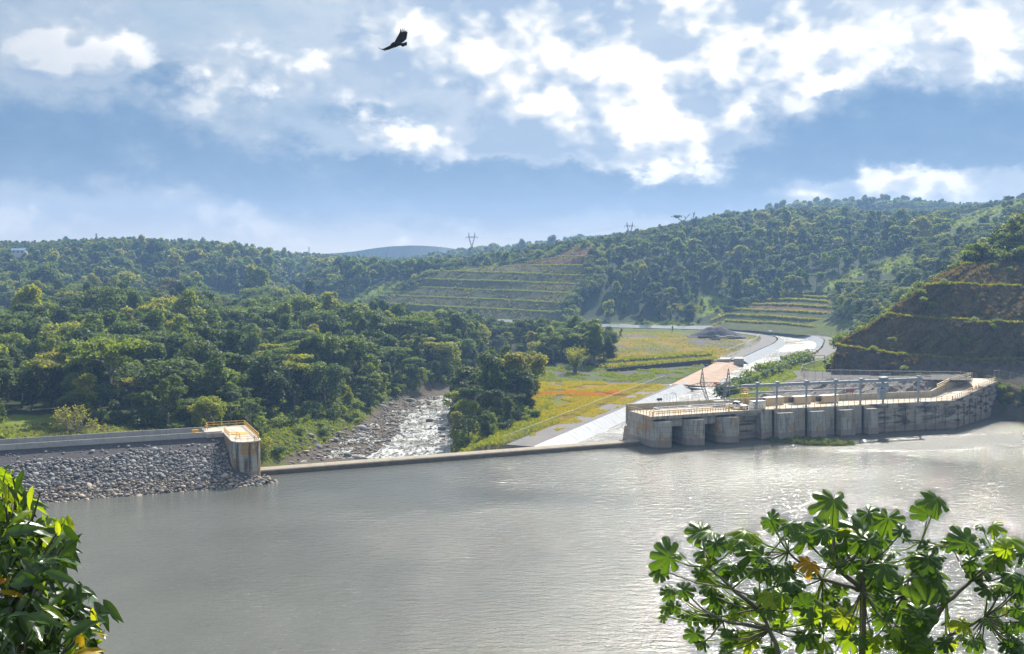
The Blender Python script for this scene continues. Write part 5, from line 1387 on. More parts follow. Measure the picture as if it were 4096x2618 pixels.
# ------------------------------------------------------------------ river stones
rr = random.Random(12)
def river_rocks():
    items = []; tries = 0
    while len(items) < 1900 and tries < 30000:
        tries += 1
        y = rr.uniform(246, 375); x = rr.uniform(-60, 0)
        d = float(river_info(np.array([x]), np.array([y]))[0])
        if d > 4.5 or d < -40: continue
        cx = np.interp(y, [240, 300, 335, 365, 395], [-36, -30, -31, -26, -12])
        # the current runs along the right bank; bars of cobbles on the left
        dens = 0.9 if x < cx - 1 else 0.10
        if y < 262 and x < cx + 6: dens = 0.08
        if rr.random() > dens: continue
        size = 0.35 + rr.expovariate(2.8) * .8
        items.append((x, y, size))
    return items
rk = river_rocks(); rk.sort(key=lambda q: -q[2])
zs = height(np.array([q[0] for q in rk]), np.array([q[1] for q in rk]))
for i, ((x, y, sz), z) in enumerate(zip(rk[:60], zs[:60])):
    sz = min(sz, 2.6)
    o = link('river_boulder', (ROCKS if rr.random() < .6 else ROCKS_T)[rr.randrange(4) * 2], None, (x, y, max(z, -4.3) + sz * .12), (rr.gauss(0, .2), rr.gauss(0, .2), rr.uniform(0, 6)), (sz * 1.15, sz, sz * .95))
    tag(o, 'rounded grey boulder lying in the shallow stony river', 'boulder', 'boulders in the river below the weir')
merge_rocks('river_stones', [((x, y, max(z, -4.3) + s * .12), (s * 1.2, s, s * .9), (rr.gauss(0, .2), rr.gauss(0, .2), rr.uniform(0, 6)), rr.randrange(8)) for (x, y, s), z in zip(rk[60:], zs[60:])], ROCKS_T, None, M['rock_tan'], label='small cobbles covering the river bed').__setitem__('category', 'stones')
for px, py, sz, lb in ((1268, 1795, 3.0, 'largest pale boulder on the grassy left river bank'), (1442, 1716, 3.0, 'pale angular boulder standing at the edge of the cobble bar'), (1718, 1683, 2.2, 'dark boulder standing in the bright rapids'), (1390, 1822, 2.2, 'dark boulder alone in the still pool behind the weir'), (1528, 1635, 4.0, 'broad dark rock ledge under the forest edge'), (1768, 1716, 2.6, 'dark boulder against the tree island by the rapids')):
    p = at_z(px, py, -4.0); o = link('river_boulder', ROCKS[0 if sz < 3 else 2], None, (p[0], p[1], -3.9), (.1, .1, px), (sz * 1.1, sz, sz * 1.0)); tag(o, lb, 'boulder', 'boulders in the river below the weir')
# buoys
bm_ = MB().tube([(0, 0, -.1), (0, 0, .05), (0, 0, .25), (0, 0, .4)], [.12, .27, .25, .08], 8).mesh('buoy', M['yellow'])
bm_dark = bm_.copy(); bm_dark.materials[0] = M['black']
for k in range(9):
    px, py = 3008 + k * 17, 1729 + k * 3.2
    p = at_z(px, py, 0); tag(link('buoy', bm_, None, (p[0], p[1], 0)), 'small yellow float of the line beside the narrow buttress', 'buoy', 'yellow floats by the intake wall')
for k in range(22):
    p = at_z(3790 + k * 17, 1792 + k * .9, 0); tag(link('buoy', bm_dark, None, (p[0], p[1], -.08), None, .5), 'small float of the boom across the bright water by the shore', 'buoy', 'floats of the shore boom')
# ------------------------------------------------------------------ shore bank beside the ramp
mb = MB()
topr = [at_y(3890, 1560, 312), at_y(3960, 1534, 306), at_y(4010, 1536, 304), at_y(4096, 1560, 300), at_y(4250, 1590, 292), at_y(4500, 1600, 280)]
botr = [at_z(3890, 1672, -1), at_z(3960, 1680, -1), at_z(4010, 1686, -1), at_z(4096, 1700, -1), at_z(4250, 1730, -1), at_z(4500, 1790, -1)]
def dens_row(P, n):
    P = np.array(P, float); d = np.r_[0, np.cumsum(np.linalg.norm(np.diff(P, axis=0), axis=1))]; q = np.linspace(0, d[-1], n)
    return np.stack([np.interp(q, d, P[:, i]) for i in range(3)], 1)
tr, br = dens_row(topr, 40), dens_row(botr, 40)
rows = []
for j in range(9):
    f = j / 8; r_ = br * (1 - f) + tr * f + (NPR.normal(0, .25, br.shape) if 0 < j < 8 else 0); rows.append([tuple(p) for p in r_])
back = tr + np.array([6, 16, 1.0]); rows.append([tuple(p) for p in back])
mb.loft(rows); struct(mb.build('shore_bank', M['near_slope'], smooth=True, recalc=False), 'structure', 'steep muddy shore bank below the ramp')
SHORE = (br, tr)

# ------------------------------------------------------------------ plant meshes
def leaf_quads(P, N, size, rng, aspect=1.6):
    """one small leaf spray (quad) per point P, facing roughly N"""
    n = len(P)
    N = N / np.maximum(np.linalg.norm(N, axis=1), 1e-6)[:, None]
    ref = rng.normal(size=(n, 3)); A = np.cross(N, ref); A /= np.maximum(np.linalg.norm(A, axis=1), 1e-6)[:, None]
    B = np.cross(N, A)
    sz = (size * rng.uniform(.6, 1.35, n))[:, None]
    a, b = A * sz * aspect / 2, B * sz / 2
    bend = N * sz * rng.uniform(-.25, .25, n)[:, None]
    V = np.stack([P - a * .9, P - b * .9 + bend, P + a * 1.1, P + b + bend], 1).reshape(-1, 3)
    return V, np.arange(4 * n).reshape(-1, 4)
def crown_geo(seed, lobes, n, size, fill=.25, droop=0.0):
    rng = np.random.default_rng(seed)
    C = np.array([l[0] for l in lobes], float); Rr = np.array([l[1] for l in lobes], float)
    w = Rr[:, 0] * Rr[:, 1] + Rr[:, 0] * Rr[:, 2]; k = rng.choice(len(lobes), n, p=w / w.sum())
    D = rng.normal(size=(n, 3)); D /= np.linalg.norm(D, axis=1)[:, None]
    D[:, 2] = np.where((D[:, 2] < -.35) & (rng.random(n) < .7), -D[:, 2], D[:, 2])
    rad = np.where(rng.random(n) < fill, rng.uniform(.3, .85, n), rng.uniform(.85, 1.08, n))
    bump_ = 1 + .22 * np.sin(D[:, 0] * 5 + k * 2.1 + seed) * np.cos(D[:, 1] * 6 + k)
    P = C[k] + D * Rr[k] * (rad * bump_)[:, None]
    N = D * .55 + rng.normal(0, .5, (n, 3)) + np.array([0, 0, .35])
    if droop: P[:, 2] -= droop * rng.random(n) ** 3 * 2
    return leaf_quads(P, N, size, rng)
def tree_lobes(kind, seed):
    r = random.Random(seed); L_ = []
    if kind == 'dome':
        for _ in range(15):
            a, q = r.uniform(0, 6.28), math.sqrt(r.random()) * 4.4; L_.append(((math.cos(a) * q, math.sin(a) * q, 9.5 + 3.2 * math.cos(q / 4.4 * 1.35) + r.uniform(-1.2, .8)), (r.uniform(1.5, 2.5),) * 2 + (r.uniform(1.1, 1.9),)))
        for _ in range(5): a = r.uniform(0, 6.28); L_.append(((math.cos(a) * 4, math.sin(a) * 4, r.uniform(5, 8)), (1.7, 1.7, 1.8)))
    elif kind == 'oval':
        for i in range(15):
            z = 4 + i * .72; q = 2.5 * math.sin((z - 2) / 14 * 3.14) * r.uniform(.4, 1.1); a = r.uniform(0, 6.28); L_.append(((math.cos(a) * q, math.sin(a) * q, z), (r.uniform(1.2, 2.1),) * 2 + (r.uniform(1.1, 1.7),)))
    elif kind == 'umbrella':
        for _ in range(17):
            a, q = r.uniform(0, 6.28), math.sqrt(r.random()) * 5.6; L_.append(((math.cos(a) * q, math.sin(a) * q, 10.6 + r.uniform(-1.6, 1.4) - q * .16), (r.uniform(1.3, 2.4),) * 2 + (r.uniform(.35, .7),)))
    elif kind == 'spread':
        for _ in range(19):
            a, q = r.uniform(0, 6.28), math.sqrt(r.random()) * 5.2; L_.append(((math.cos(a) * q, math.sin(a) * q, r.uniform(5, 12.5) - q * .2), (r.uniform(1.0, 1.9),) * 2 + (r.uniform(.7, 1.3),)))
    elif kind == 'vine':
        for i in range(16):
            z = 1 + r.random() * 10.5; q = 2.4 * (1 - z / 18) * r.uniform(.3, 1.2); a = r.uniform(0, 6.28); L_.append(((math.cos(a) * q, math.sin(a) * q, z), (r.uniform(1.0, 1.7),) * 2 + (r.uniform(1.4, 2.4),)))
    elif kind == 'airy':
        for _ in range(24):
            a, q = r.uniform(0, 6.28), math.sqrt(r.random()) * 4.6; L_.append(((math.cos(a) * q, math.sin(a) * q, r.uniform(7, 13) - q * .3), (r.uniform(.7, 1.3),) * 2 + (r.uniform(.35, .7),)))
    elif kind == 'bush':
        for _ in range(9):
            a, q = r.uniform(0, 6.28), math.sqrt(r.random()) * 1.3; L_.append(((math.cos(a) * q, math.sin(a) * q, r.uniform(.5, 1.7)), (r.uniform(.6, 1.1),) * 2 + (r.uniform(.5, .9),)))
    return L_
KINDS = ['dome', 'oval', 'umbrella', 'spread', 'vine', 'airy']
TRUNK = {'dome': 7.5, 'oval': 5, 'umbrella': 9.5, 'spread': 6, 'vine': 5, 'airy': 8}
def trunk_geo(kind, seed, lobes):
    r = random.Random(seed + 99); mb = MB(); h = TRUNK[kind]
    lean = (r.uniform(-.5, .5), r.uniform(-.5, .5))
    mb.tube([(0, 0, -1.2), (lean[0] * .3, lean[1] * .3, h * .4), (lean[0], lean[1], h)], [.34, .24, .17], 6)
    for c, q in r.sample(lobes, min(7, len(lobes))):
        z0 = h * r.uniform(.55, .98); f = z0 / h
        mid = (c[0] * .5 + lean[0] * .5, c[1] * .5 + lean[1] * .5, (z0 + c[2]) / 2 + .3)
        mb.tube([(lean[0] * f, lean[1] * f, z0), mid, (c[0], c[1], c[2])], [.13, .09, .04], 5)
    return mb
TREES = []; FAR_TREES = []
for i in range(12):
    kind = KINDS[i % 6]; lobes = tree_lobes(kind, 100 + i)
    V, Fq = crown_geo(i, lobes, 3400 if kind != 'airy' else 2400, .46 if kind not in ('airy', 'umbrella') else .40)
    cm_ = np_mesh('crown_' + kind, V, Fq, M['leaf'])
    tm_ = trunk_geo(kind, i, lobes).mesh('trunk_' + kind, M['bark_pale'] if kind in ('airy', 'umbrella') else M['bark'], True)
    TREES.append((kind, cm_, tm_))
for i in range(8):
    kind = KINDS[i % 6]; lobes = tree_lobes(kind, 300 + i)
    V, Fq = crown_geo(50 + i, lobes, 900, .95)
    mb = trunk_geo(kind, 60 + i, lobes)
    o_ = len(V); VV = np.vstack([V, np.array(mb.v, float)])
    me = bpy.data.meshes.new('far_tree'); me.from_pydata([tuple(v) for v in VV], [], [tuple(f) for f in Fq] + [tuple(k + o_ for k in f) for f in mb.f]); me.update()
    me.materials.append(M['leaf']); me.materials.append(M['bark'])
    mi = np.zeros(len(me.polygons), np.int32); mi[len(Fq):] = 1; me.polygons.foreach_set('material_index', mi)
    FAR_TREES.append(me)
def bush_mesh(seed, mat, n=420, size=.3):
    V, Fq = crown_geo(seed, tree_lobes('bush', seed), n, size, .35); return np_mesh('bush', V, Fq, mat)
BUSH = [bush_mesh(i, M['leaf_green']) for i in range(4)] + [bush_mesh(i + 9, M['leaf_dark']) for i in range(2)] + [bush_mesh(i + 19, M['leaf']) for i in range(3)]
def tuft_mesh(seed, mat, n=22, h=.8, w=.07, spread=.45):
    rng = np.random.default_rng(seed); V = []; Fq = []
    for k in range(n):
        a = rng.uniform(0, 6.28); q = rng.uniform(0, spread); bx, by = math.cos(a) * q, math.sin(a) * q
        d = rng.uniform(0, 6.28); ln = rng.uniform(.1, .5) * h; hh = h * rng.uniform(.55, 1.1)
        tx, ty = bx + math.cos(d) * ln, by + math.sin(d) * ln; px_, py_ = -math.sin(d) * w, math.cos(d) * w
        o = len(V); V += [(bx - px_, by - py_, -.05), (bx + px_, by + py_, -.05), (tx + px_ * .4, ty + py_ * .4, hh), (tx - px_ * .4, ty - py_ * .4, hh * .96)]; Fq.append((o, o + 1, o + 2, o + 3))
    return np_mesh('tuft', V, Fq, mat)
TUFT = [tuft_mesh(i, M['grass']) for i in range(3)]
TUFT_G = [tuft_mesh(i + 5, M['grass_green']) for i in range(3)]
TUFT_D = [tuft_mesh(i + 9, M['dry'], 26, .9, .08, .6) for i in range(3)]

# ------------------------------------------------------------------ scattering (instances; one object each, kind = stuff)
def scatter(name, pts, scale, meshes, label, rotx=None, cat=None):
    pts = np.asarray(pts, np.float32); n = len(pts)
    if n == 0: return
    src = bpy.data.collections.new(name + '_source')           # never linked to the scene
    for i, me in enumerate(meshes):
        o = bpy.data.objects.new('%s_source_%02d' % (name, i), me); src.objects.link(o)
    me = bpy.data.meshes.new(name); me.vertices.add(n); me.vertices.foreach_set('co', pts.ravel())
    rng = np.random.default_rng(len(name) + n)
    def attr(nm, typ, dat, key):
        a = me.attributes.new(nm, typ, 'POINT'); a.data.foreach_set(key, np.asarray(dat).ravel())
    sc = np.asarray(scale, np.float32).reshape(-1, 1) * np.ones((n, 3), np.float32)
    sc[:, 2] *= rng.uniform(.85, 1.2, n); sc[:, :2] *= rng.uniform(.9, 1.15, (n, 1))
    attr('sc', 'FLOAT_VECTOR', sc.astype(np.float32), 'vector')
    rot = np.c_[rng.normal(0, .07, n), rng.normal(0, .07, n), rng.uniform(0, 6.28, n)].astype(np.float32)
    attr('rot', 'FLOAT_VECTOR', rot, 'vector')
    attr('ix', 'INT', rng.integers(0, len(meshes), n).astype(np.int32), 'value')
    o = link(name, me)
    t = bpy.data.node_groups.new(name, 'GeometryNodeTree')
    t.interface.new_socket('Geometry', in_out='INPUT', socket_type='NodeSocketGeometry'); t.interface.new_socket('Geometry', in_out='OUTPUT', socket_type='NodeSocketGeometry')
    nn = t.nodes; gi = nn.new('NodeGroupInput'); go = nn.new('NodeGroupOutput'); ip = nn.new('GeometryNodeInstanceOnPoints'); ci = nn.new('GeometryNodeCollectionInfo')
    ci.inputs['Collection'].default_value = src; ci.inputs['Separate Children'].default_value = True; ci.inputs['Reset Children'].default_value = True
    def na(nm, typ):
        k = nn.new('GeometryNodeInputNamedAttribute'); k.data_type = typ; k.inputs['Name'].default_value = nm; return k.outputs[0]
    t.links.new(gi.outputs[0], ip.inputs['Points']); t.links.new(ci.outputs[0], ip.inputs['Instance'])
    ip.inputs['Pick Instance'].default_value = True
    t.links.new(na('ix', 'INT'), ip.inputs['Instance Index']); t.links.new(na('rot', 'FLOAT_VECTOR'), ip.inputs['Rotation']); t.links.new(na('sc', 'FLOAT_VECTOR'), ip.inputs['Scale'])
    t.links.new(ip.outputs[0], go.inputs[0])
    md = o.modifiers.new('scatter', 'NODES'); md.node_group = t
    struct(o, 'stuff', label)
    return o

# ------------------------------------------------------------------ forest
def edge_poly(edges):
    E = [[at_y(*p)[:2] for p in e] for e in edges]
    return E[0] + [e[-1] for e in E[1:]] + E[-1][::-1] + [e[0] for e in E[1:-1]][::-1]
NOTREE = [edge_poly([[(1540, 1254, 788), (2275, 1287, 690)], [(1480, 1214, 800), (2250, 1250, 700)], [(1691, 1117, 818), (2351, 1138, 734)], [(1770, 1088, 826), (2362, 1102, 746)], [(1935, 1070, 832), (2345, 1062, 760)], [(2230, 1028, 806), (2340, 1010, 775)], [(2290, 988, 806), (2370, 984, 790)]]),
          edge_poly([[(3325, 1506, 300), (4700, 1565, 275)], [(3552, 1264, 325), (4700, 1300, 310)], [(3708, 1142, 350), (4700, 1165, 340)], [(3849, 1066, 360), (4700, 990, 372)]]),
          edge_poly([[(2840, 1312, 632), (3210, 1342, 575), (3330, 1356, 560)], [(2903, 1262, 664), (3340, 1288, 606)], [(2931, 1241, 674), (3345, 1262, 640)], [(3060, 1207, 692), (3320, 1180, 700)]]),
          FIELD, GREENY, UPPER, [at_z(px, py, 0)[:2] for px, py in ((1030, 1860), (1040, 1715), (1150, 1690), (1300, 1655), (1420, 1632), (1530, 1600), (1560, 1640), (1400, 1760), (1230, 1870))]]
CUTTING_RIGHT_FOREST = [(2375, 984, 792), (2362, 1102, 748), (2296, 1175, 724)]
def tree_ok(x, y, z):
    ok = np.ones(len(x), bool)
    for p in NOTREE: ok &= ~inside(x, y, p)
    ok &= river_info(x, y) > 2.5
    cd = np.minimum(seg_dist(x, y, CANAL_L), seg_dist(x, y, CANAL_R)); ok &= (cd > 17) & ~inside(x, y, CANAL_POLY)
    ok &= ~cleared(x, y, z) & ~cleared(x, y, z + 6) & ~cleared(x, y, z + 11)
    s, t = to_st(x, y)
    ok &= ~((t > -27) | ((s < -20) & (t > -48)) | ((s > -20) & (s < 12) & (t > -34)))
    # open meadows and gravel between the river and the canal
    ok &= ~((y < 470) & (x > 9) & (x < 140)) & ~((x > -16) & (x < 140) & (y < 262))
    ok &= ~((y >= 470) & (y < 640) & (x > 34) & (x < 165)) & ~((y >= 590) & (y < 700) & (x > -70 + (700 - y) * .6) & (x < 90))
    ok &= ~((y < 430) & (x > 60))
    # island between river and meadow stays thick, the strip south of it open
    ok &= ~((x > -18) & (x < 10) & (y > 345) & (y < 385))
    ok |= inside(x, y, GROVE) & (river_info(x, y) > 2.5)
    return ok
GROVE = [(-8, 452), (6, 428), (38, 423), (46, 445), (40, 500), (20, 545), (-10, 560)]
def grid_pts(y0, y1, step, seed):
    rng = np.random.default_rng(seed); P = []
    ys = np.arange(y0, y1, step)
    for y in ys:
        xs = np.arange(-.64 * y - 25, .62 * y + 25, step); P.append(np.c_[xs, np.full(len(xs), y)])
    P = np.vstack(P); P += rng.uniform(-step * .46, step * .46, P.shape)
    z = height(P[:, 0], P[:, 1]); k = tree_ok(P[:, 0], P[:, 1], z)
    return np.c_[P, z][k]
T1 = grid_pts(252, 700, 6.6, 1); T2 = grid_pts(700, 1420, 9.0, 2); T3 = grid_pts(1420, 2050, 15.0, 3)
rng = np.random.default_rng(77)
def hidden(P, top):
    """crown tops that the ground itself hides from the lookout"""
    hid = np.zeros(len(P), bool)
    for f in np.linspace(.35, .97, 26):
        x, y = P[:, 0] * f, P[:, 1] * f; zl = CAM_Z + (P[:, 2] + top - CAM_Z) * f
        hid |= (y > 245) & (tps(x, y) + 0.5 > zl + 2.0) & (y > 420)
    return hid
H1 = rng.lognormal(-.05, .28, len(T1)).clip(.5, 1.6) * .92
# lower growth beside the river and near the dam, taller inland
edge = sstep(river_info(T1[:, 0], T1[:, 1]), 2, 16); s_, t_ = to_st(T1[:, 0], T1[:, 1]); edge = np.minimum(edge, sstep(-t_, 34, 62))
H1 *= .55 + .45 * edge
H1 = np.where((T1[:, 0] > 60), H1 * .75, H1)
H2 = rng.lognormal(-.12, .32, len(T2)).clip(.4, 1.7) * np.where(T2[:, 0] > 60, .72, .95); H3 = rng.normal(1.15, .2, len(T3)).clip(.6, 1.5)
# the canopy's skyline in the valley, as an upper limit on how tall a tree may stand at its place
LIM = np.array([(-900, 1135), (0, 1135), (300, 1150), (800, 1165), (1200, 1185), (1400, 1212), (1560, 1222), (1650, 1262), (1780, 1240), (1900, 1262), (2000, 1290), (2250, 1285), (2420, 1300), (2470, 1400), (5000, 1400)], float)
def cap(P, H):
    px, _ = proj(P[:, 0], P[:, 1], P[:, 2]); lim = np.interp(px, LIM[:, 0], LIM[:, 1])
    dmax = (CAM_Z - P[:, 2] - (lim - HORIZON) / F_PX * P[:, 1]) / 13.5
    return np.where(P[:, 0] < 60, np.minimum(H, dmax * rng.uniform(.86, 1.02, len(H))), H)
H1 = cap(T1, H1); k_ = H1 > .32; T1, H1 = T1[k_], H1[k_]
SKY2 = np.array([(-2000, 975), (-100, 985), (130, 990), (150, 972), (300, 962), (500, 958), (700, 963), (900, 972), (1000, 985), (1100, 1005), (1200, 1012), (1400, 1022), (1560, 1040), (1700, 1038), (1800, 1028), (1900, 1024), (2000, 1012), (2100, 1004), (2200, 992), (2300, 976), (2400, 948), (2500, 936), (2600, 920), (2700, 893), (2900, 855), (3100, 838), (3300, 828), (3500, 848), (3700, 848), (3900, 822), (4096, 782), (6000, 500)], float)
SKY3 = np.array([(-2000, 1000), (1000, 1005), (1600, 1036), (2800, 870), (2900, 848), (3100, 822), (3300, 803), (3500, 793), (3700, 803), (3900, 820), (4096, 828), (6000, 800)], float)
def cap_sky(P, H, tab, k):
    px, _ = proj(P[:, 0], P[:, 1], P[:, 2]); lim = np.interp(px, tab[:, 0], tab[:, 1])
    lim = np.where((px < 130) & (P[:, 1] < 905), 1020, lim)
    dmax = (CAM_Z - P[:, 2] - (lim - HORIZON) / F_PX * P[:, 1]) / k
    return np.minimum(H, np.maximum(dmax * rng.uniform(.8, 1.04, len(H)), .4))
H2 = cap_sky(T2, H2, SKY2, 16.5); H3 = cap_sky(T3, H3, SKY3, 20.0)
near2 = (T2[:, 1] < 800) & (T2[:, 0] > -140) & (T2[:, 0] < 60); H2 = np.where(near2, cap(T2, H2), H2); k_ = H2 > .32; T2, H2 = T2[k_], H2[k_]
k1, k2, k3 = ~hidden(T1, 15), ~hidden(T2, 14), ~hidden(T3, 16)
T1, H1, T2, H2, T3, H3 = T1[k1], H1[k1], T2[k2], H2[k2], T3[k3], H3[k3]
# which 300 trees show largest: paint crowns near to far on a coarse grid of directions
def most_visible(P, H, n):
    px, py = proj(P[:, 0], P[:, 1], P[:, 2] + H * 9); rad = 5.0 * H / P[:, 1] * F_PX
    g = np.zeros((330, 512), bool); score = np.zeros(len(P), int)
    for i in np.argsort(P[:, 1]):
        a, b = px[i] / 8, py[i] / 8; r = rad[i] / 8
        x0, x1, y0, y1 = int(max(0, a - r)), int(min(511, a + r)), int(max(0, b - r)), int(min(329, b + r))
        if x1 <= x0 or y1 <= y0: continue
        sub = g[y0:y1 + 1, x0:x1 + 1]; score[i] = (~sub).sum(); sub[:] = True
    return np.argsort(-score)[:n], score
best, score = most_visible(T1, H1, 290)
is_best = np.zeros(len(T1), bool); is_best[best] = True
def region(x, y):
    px = CX + F_PX * x / y
    if x > 60: return 'on the slope beyond the canal'
    if y < 345 and -20 < x < 12: return 'on the wooded island between river and meadow'
    if x > -12 and y > 405: return 'in the grove between river and yellow field'
    if px < 700: return 'in the forest behind the dam crest' if y < 420 else 'far back in the valley forest behind the dam'
    if px < 1250: return 'in the forest above the grassy river bank' if y < 420 else 'in the valley forest beyond the tower'
    return 'on the steep forested river bank' if y < 470 else 'in the valley forest before the benched cutting'
LOOK = {'dome': 'round-crowned tree', 'oval': 'tall narrow leafy tree', 'umbrella': 'flat-topped layered tree', 'spread': 'loose spreading tree', 'vine': 'vine-draped dark tree', 'airy': 'airy tree with pale trunk'}
rr = random.Random(21)
for i in best:
    x, y, z = T1[i]; v = rr.randrange(12); kind, cm_, tm_ = TREES[v]
    where = region(x, y)
    e = empty('forest_tree', (x, y, z - .1), '%s %s' % (LOOK[kind], where), 'tree', 'trees ' + where, rr.uniform(0, 6.28), world=False)
    s = H1[i]; e.scale = (s * rr.uniform(.95, 1.2), s * rr.uniform(.95, 1.2), s * rr.uniform(.85, 1.15))
    link('crown', cm_, e); link('trunk', tm_, e)
rest = ~is_best
def joined(kind_i):
    kind, cm_, tm_ = TREES[kind_i]
    me = cm_.copy(); me.name = 'mid_tree'; return me
scatter('valley_forest', T1[rest], H1[rest] * 1.02, [joined(i) for i in range(12)], 'the remaining closed canopy of the valley forest')
scatter('hill_forest', T2, H2 * 1.12, FAR_TREES, 'forest covering the ridges and the hill beyond the canal')
scatter('far_forest', T3, H3 * 1.35, FAR_TREES[:4], 'far forest on the distant ridges')
# undergrowth at the forest edges
E1 = grid_pts(250, 520, 3.4, 8)
rd_ = river_info(E1[:, 0], E1[:, 1]); s_, t_ = to_st(E1[:, 0], E1[:, 1])
m_ = ((rd_ < 14) | (t_ > -62)) & (E1[:, 1] < 480)
scatter('undergrowth', E1[m_], rng.uniform(.6, 1.5, m_.sum()), BUSH, 'low leafy undergrowth along the forest edge')
# bank scrub: green slope by the tower
B1 = rng.uniform((-75, 238), (-20, 330), (9000, 2)); zz = height(B1[:, 0], B1[:, 1]); s_, t_ = to_st(B1[:, 0], B1[:, 1]); rd_ = river_info(B1[:, 0], B1[:, 1])
m_ = (rd_ > 1.0) & (rd_ < 26) & (t_ < -9) & (s_ > 1) & (B1[:, 0] < -20)
scatter('bank_grass', np.c_[B1, zz][m_], rng.uniform(.3, .75, m_.sum()), TUFT_G, 'tall green grass on the river bank below the tower')
k_ = rng.random(len(B1)) < .03; k_ &= m_; scatter('bank_shrubs', np.c_[B1, zz][k_], rng.uniform(.5, 1.3, k_.sum()), BUSH, 'low shrubs dotted over the grassy river bank')
# behind the dam crest: grass verge
B2 = rng.uniform((-175, 225), (-55, 300), (9000, 2)); zz = height(B2[:, 0], B2[:, 1]); s_, t_ = to_st(B2[:, 0], B2[:, 1])
m_ = (t_ < -18.5) & (t_ > -52) & (s_ < -5) & ~((t_ < -26) & (t_ > -32) & (s_ < -30))
scatter('verge_grass', np.c_[B2, np.maximum(zz, 0)][m_], rng.uniform(.3, .7, m_.sum()), TUFT_G + TUFT_D[:1], 'rough grass behind the dam crest')
# meadows
def fill(poly, n, seed):
    r_ = np.random.default_rng(seed); P = np.array([p[:2] for p in poly]); q = r_.uniform(P.min(0), P.max(0), (n, 2)); q = q[inside(q[:, 0], q[:, 1], poly)]
    return np.c_[q, height(q[:, 0], q[:, 1])]
q = fill(FIELD, 34000, 1); nn_ = vec_noise(q[:, 0], q[:, 1], 7, 71); q = q[nn_ > .42]
scatter('yellow_meadow_grass', q, rng.uniform(.3, .65, len(q)), TUFT, 'yellow seeding grass of the meadow by the canal')
red_ = (np.abs(q[:, 1] - 343 + 3 * np.sin(q[:, 0] * .3)) < 5) & (q[:, 0] < 34)
TUFT_R = [tuft_mesh(i + 60, M['grass_red']) for i in range(2)]; rq_ = q[red_]; scatter('rusty_grass', rq_, rng.uniform(.45, .8, len(rq_)), TUFT_R, 'rust-red band of grass across the yellow meadow')
q = fill(GREENY, 12000, 2); nn_ = vec_noise(q[:, 0], q[:, 1], 6, 72); q = q[nn_ > .55]
scatter('weed_tufts', q, rng.uniform(.3, .8, len(q)), TUFT_G, 'green weed tufts on the gravel field')
q = fill(UPPER, 24000, 3); nn_ = vec_noise(q[:, 0], q[:, 1], 9, 73); q = q[nn_ > .45]
scatter('upper_meadow_grass', q, rng.uniform(.35, .7, len(q)), TUFT + TUFT_G[:1], 'yellowish grass of the upper field')
q = fill([(-16, 236), (12, 246), (12, 345), (-20, 345)], 9000, 14); q = q[(river_info(q[:, 0], q[:, 1]) > 1.5) & (to_st(q[:, 0], q[:, 1])[1] < -9.5) & (seg_dist(q[:, 0], q[:, 1], CANAL_L) > 8)]
scatter('riverside_grass', q, rng.uniform(.3, .7, len(q)), TUFT_G + TUFT[:1], 'rough grass between the wooded island and the canal road')
P = on_bank = [tuple(v.co) for v in bpy.data.objects['field_bank'].data.vertices]; P = np.repeat(np.array(P), 12, 0) + rng.normal(0, 1, (len(P) * 12, 3)) * np.array([1.6, 1.2, .0]); scatter('field_bank_grass', P, rng.uniform(.35, .9, len(P)), TUFT_G + TUFT, 'long grass on the bank between the fields')
q = fill(RIGHTBANK, 11000, 4); scatter('slope_grass', q, rng.uniform(.35, .8, len(q)), TUFT_G, 'bright grass slope behind the intake')
# scrub on the near cutting, sampled on its own faces
def on_faces(root_name, n, seed, names=('cut_face',), lo=0.0):
    r_ = np.random.default_rng(seed); out = []
    for o in bpy.data.objects:
        if o.parent and o.parent.name == root_name and o.name.split('.')[0] in names:
            me = o.data; nv = len(me.vertices); v = np.empty(nv * 3, np.float32); me.vertices.foreach_get('co', v); v = v.reshape(-1, 3)
            f = np.empty(len(me.loops), np.int32); me.loops.foreach_get('vertex_index', f); f = f.reshape(-1, 4)
            ar = np.linalg.norm(np.cross(v[f[:, 1]] - v[f[:, 0]], v[f[:, 3]] - v[f[:, 0]]), axis=1)
            k = r_.choice(len(f), int(n * ar.sum() / 1000), p=ar / ar.sum()); a, b = r_.random((2, len(k), 1))
            P = (v[f[k, 0]] * (1 - a) + v[f[k, 1]] * a) * (1 - b) + (v[f[k, 3]] * (1 - a) + v[f[k, 2]] * a) * b
            out.append(P)
    P = np.vstack(out); px, _ = proj(P[:, 0], P[:, 1], P[:, 2]); return P[(px < 4500)]
P = on_faces('scrub_cutting', 900, 5); up = P[:, 2] > 12.5
scatter('slope_scrub', P[up], rng.uniform(.4, 1.0, up.sum()), TUFT_D, 'dry scrub and grass clothing the steep cutting')
P = on_faces('scrub_cutting', 3500, 6, ('bench',)); scatter('bench_grass', P, rng.uniform(.35, .75, len(P)), TUFT_G + TUFT[:1], 'grass fringes along the benches of the near cutting')
P = on_faces('benched_cutting', 1500, 7, ('bench',)); scatter('cutting_bench_grass', P, rng.uniform(.7, 1.2, len(P)), TUFT_G, 'grass fringes along the benches of the far cutting')
P = on_faces('benched_cutting', 260, 18); nn_ = vec_noise(P[:, 0] + P[:, 2] * 2, P[:, 2] * 3 + 50, 9, 91); P = P[nn_ > .47]; scatter('cutting_grass', P, rng.uniform(.5, 1.2, len(P)), TUFT_D + TUFT_G[:2], 'patchy grass on the faces of the far cutting')
P = on_faces('benched_cutting', 12, 8); scatter('cutting_scrub', P, rng.uniform(.25, .6, len(P)), BUSH[2:], 'scattered low scrub on the far cutting')
lp_ = []
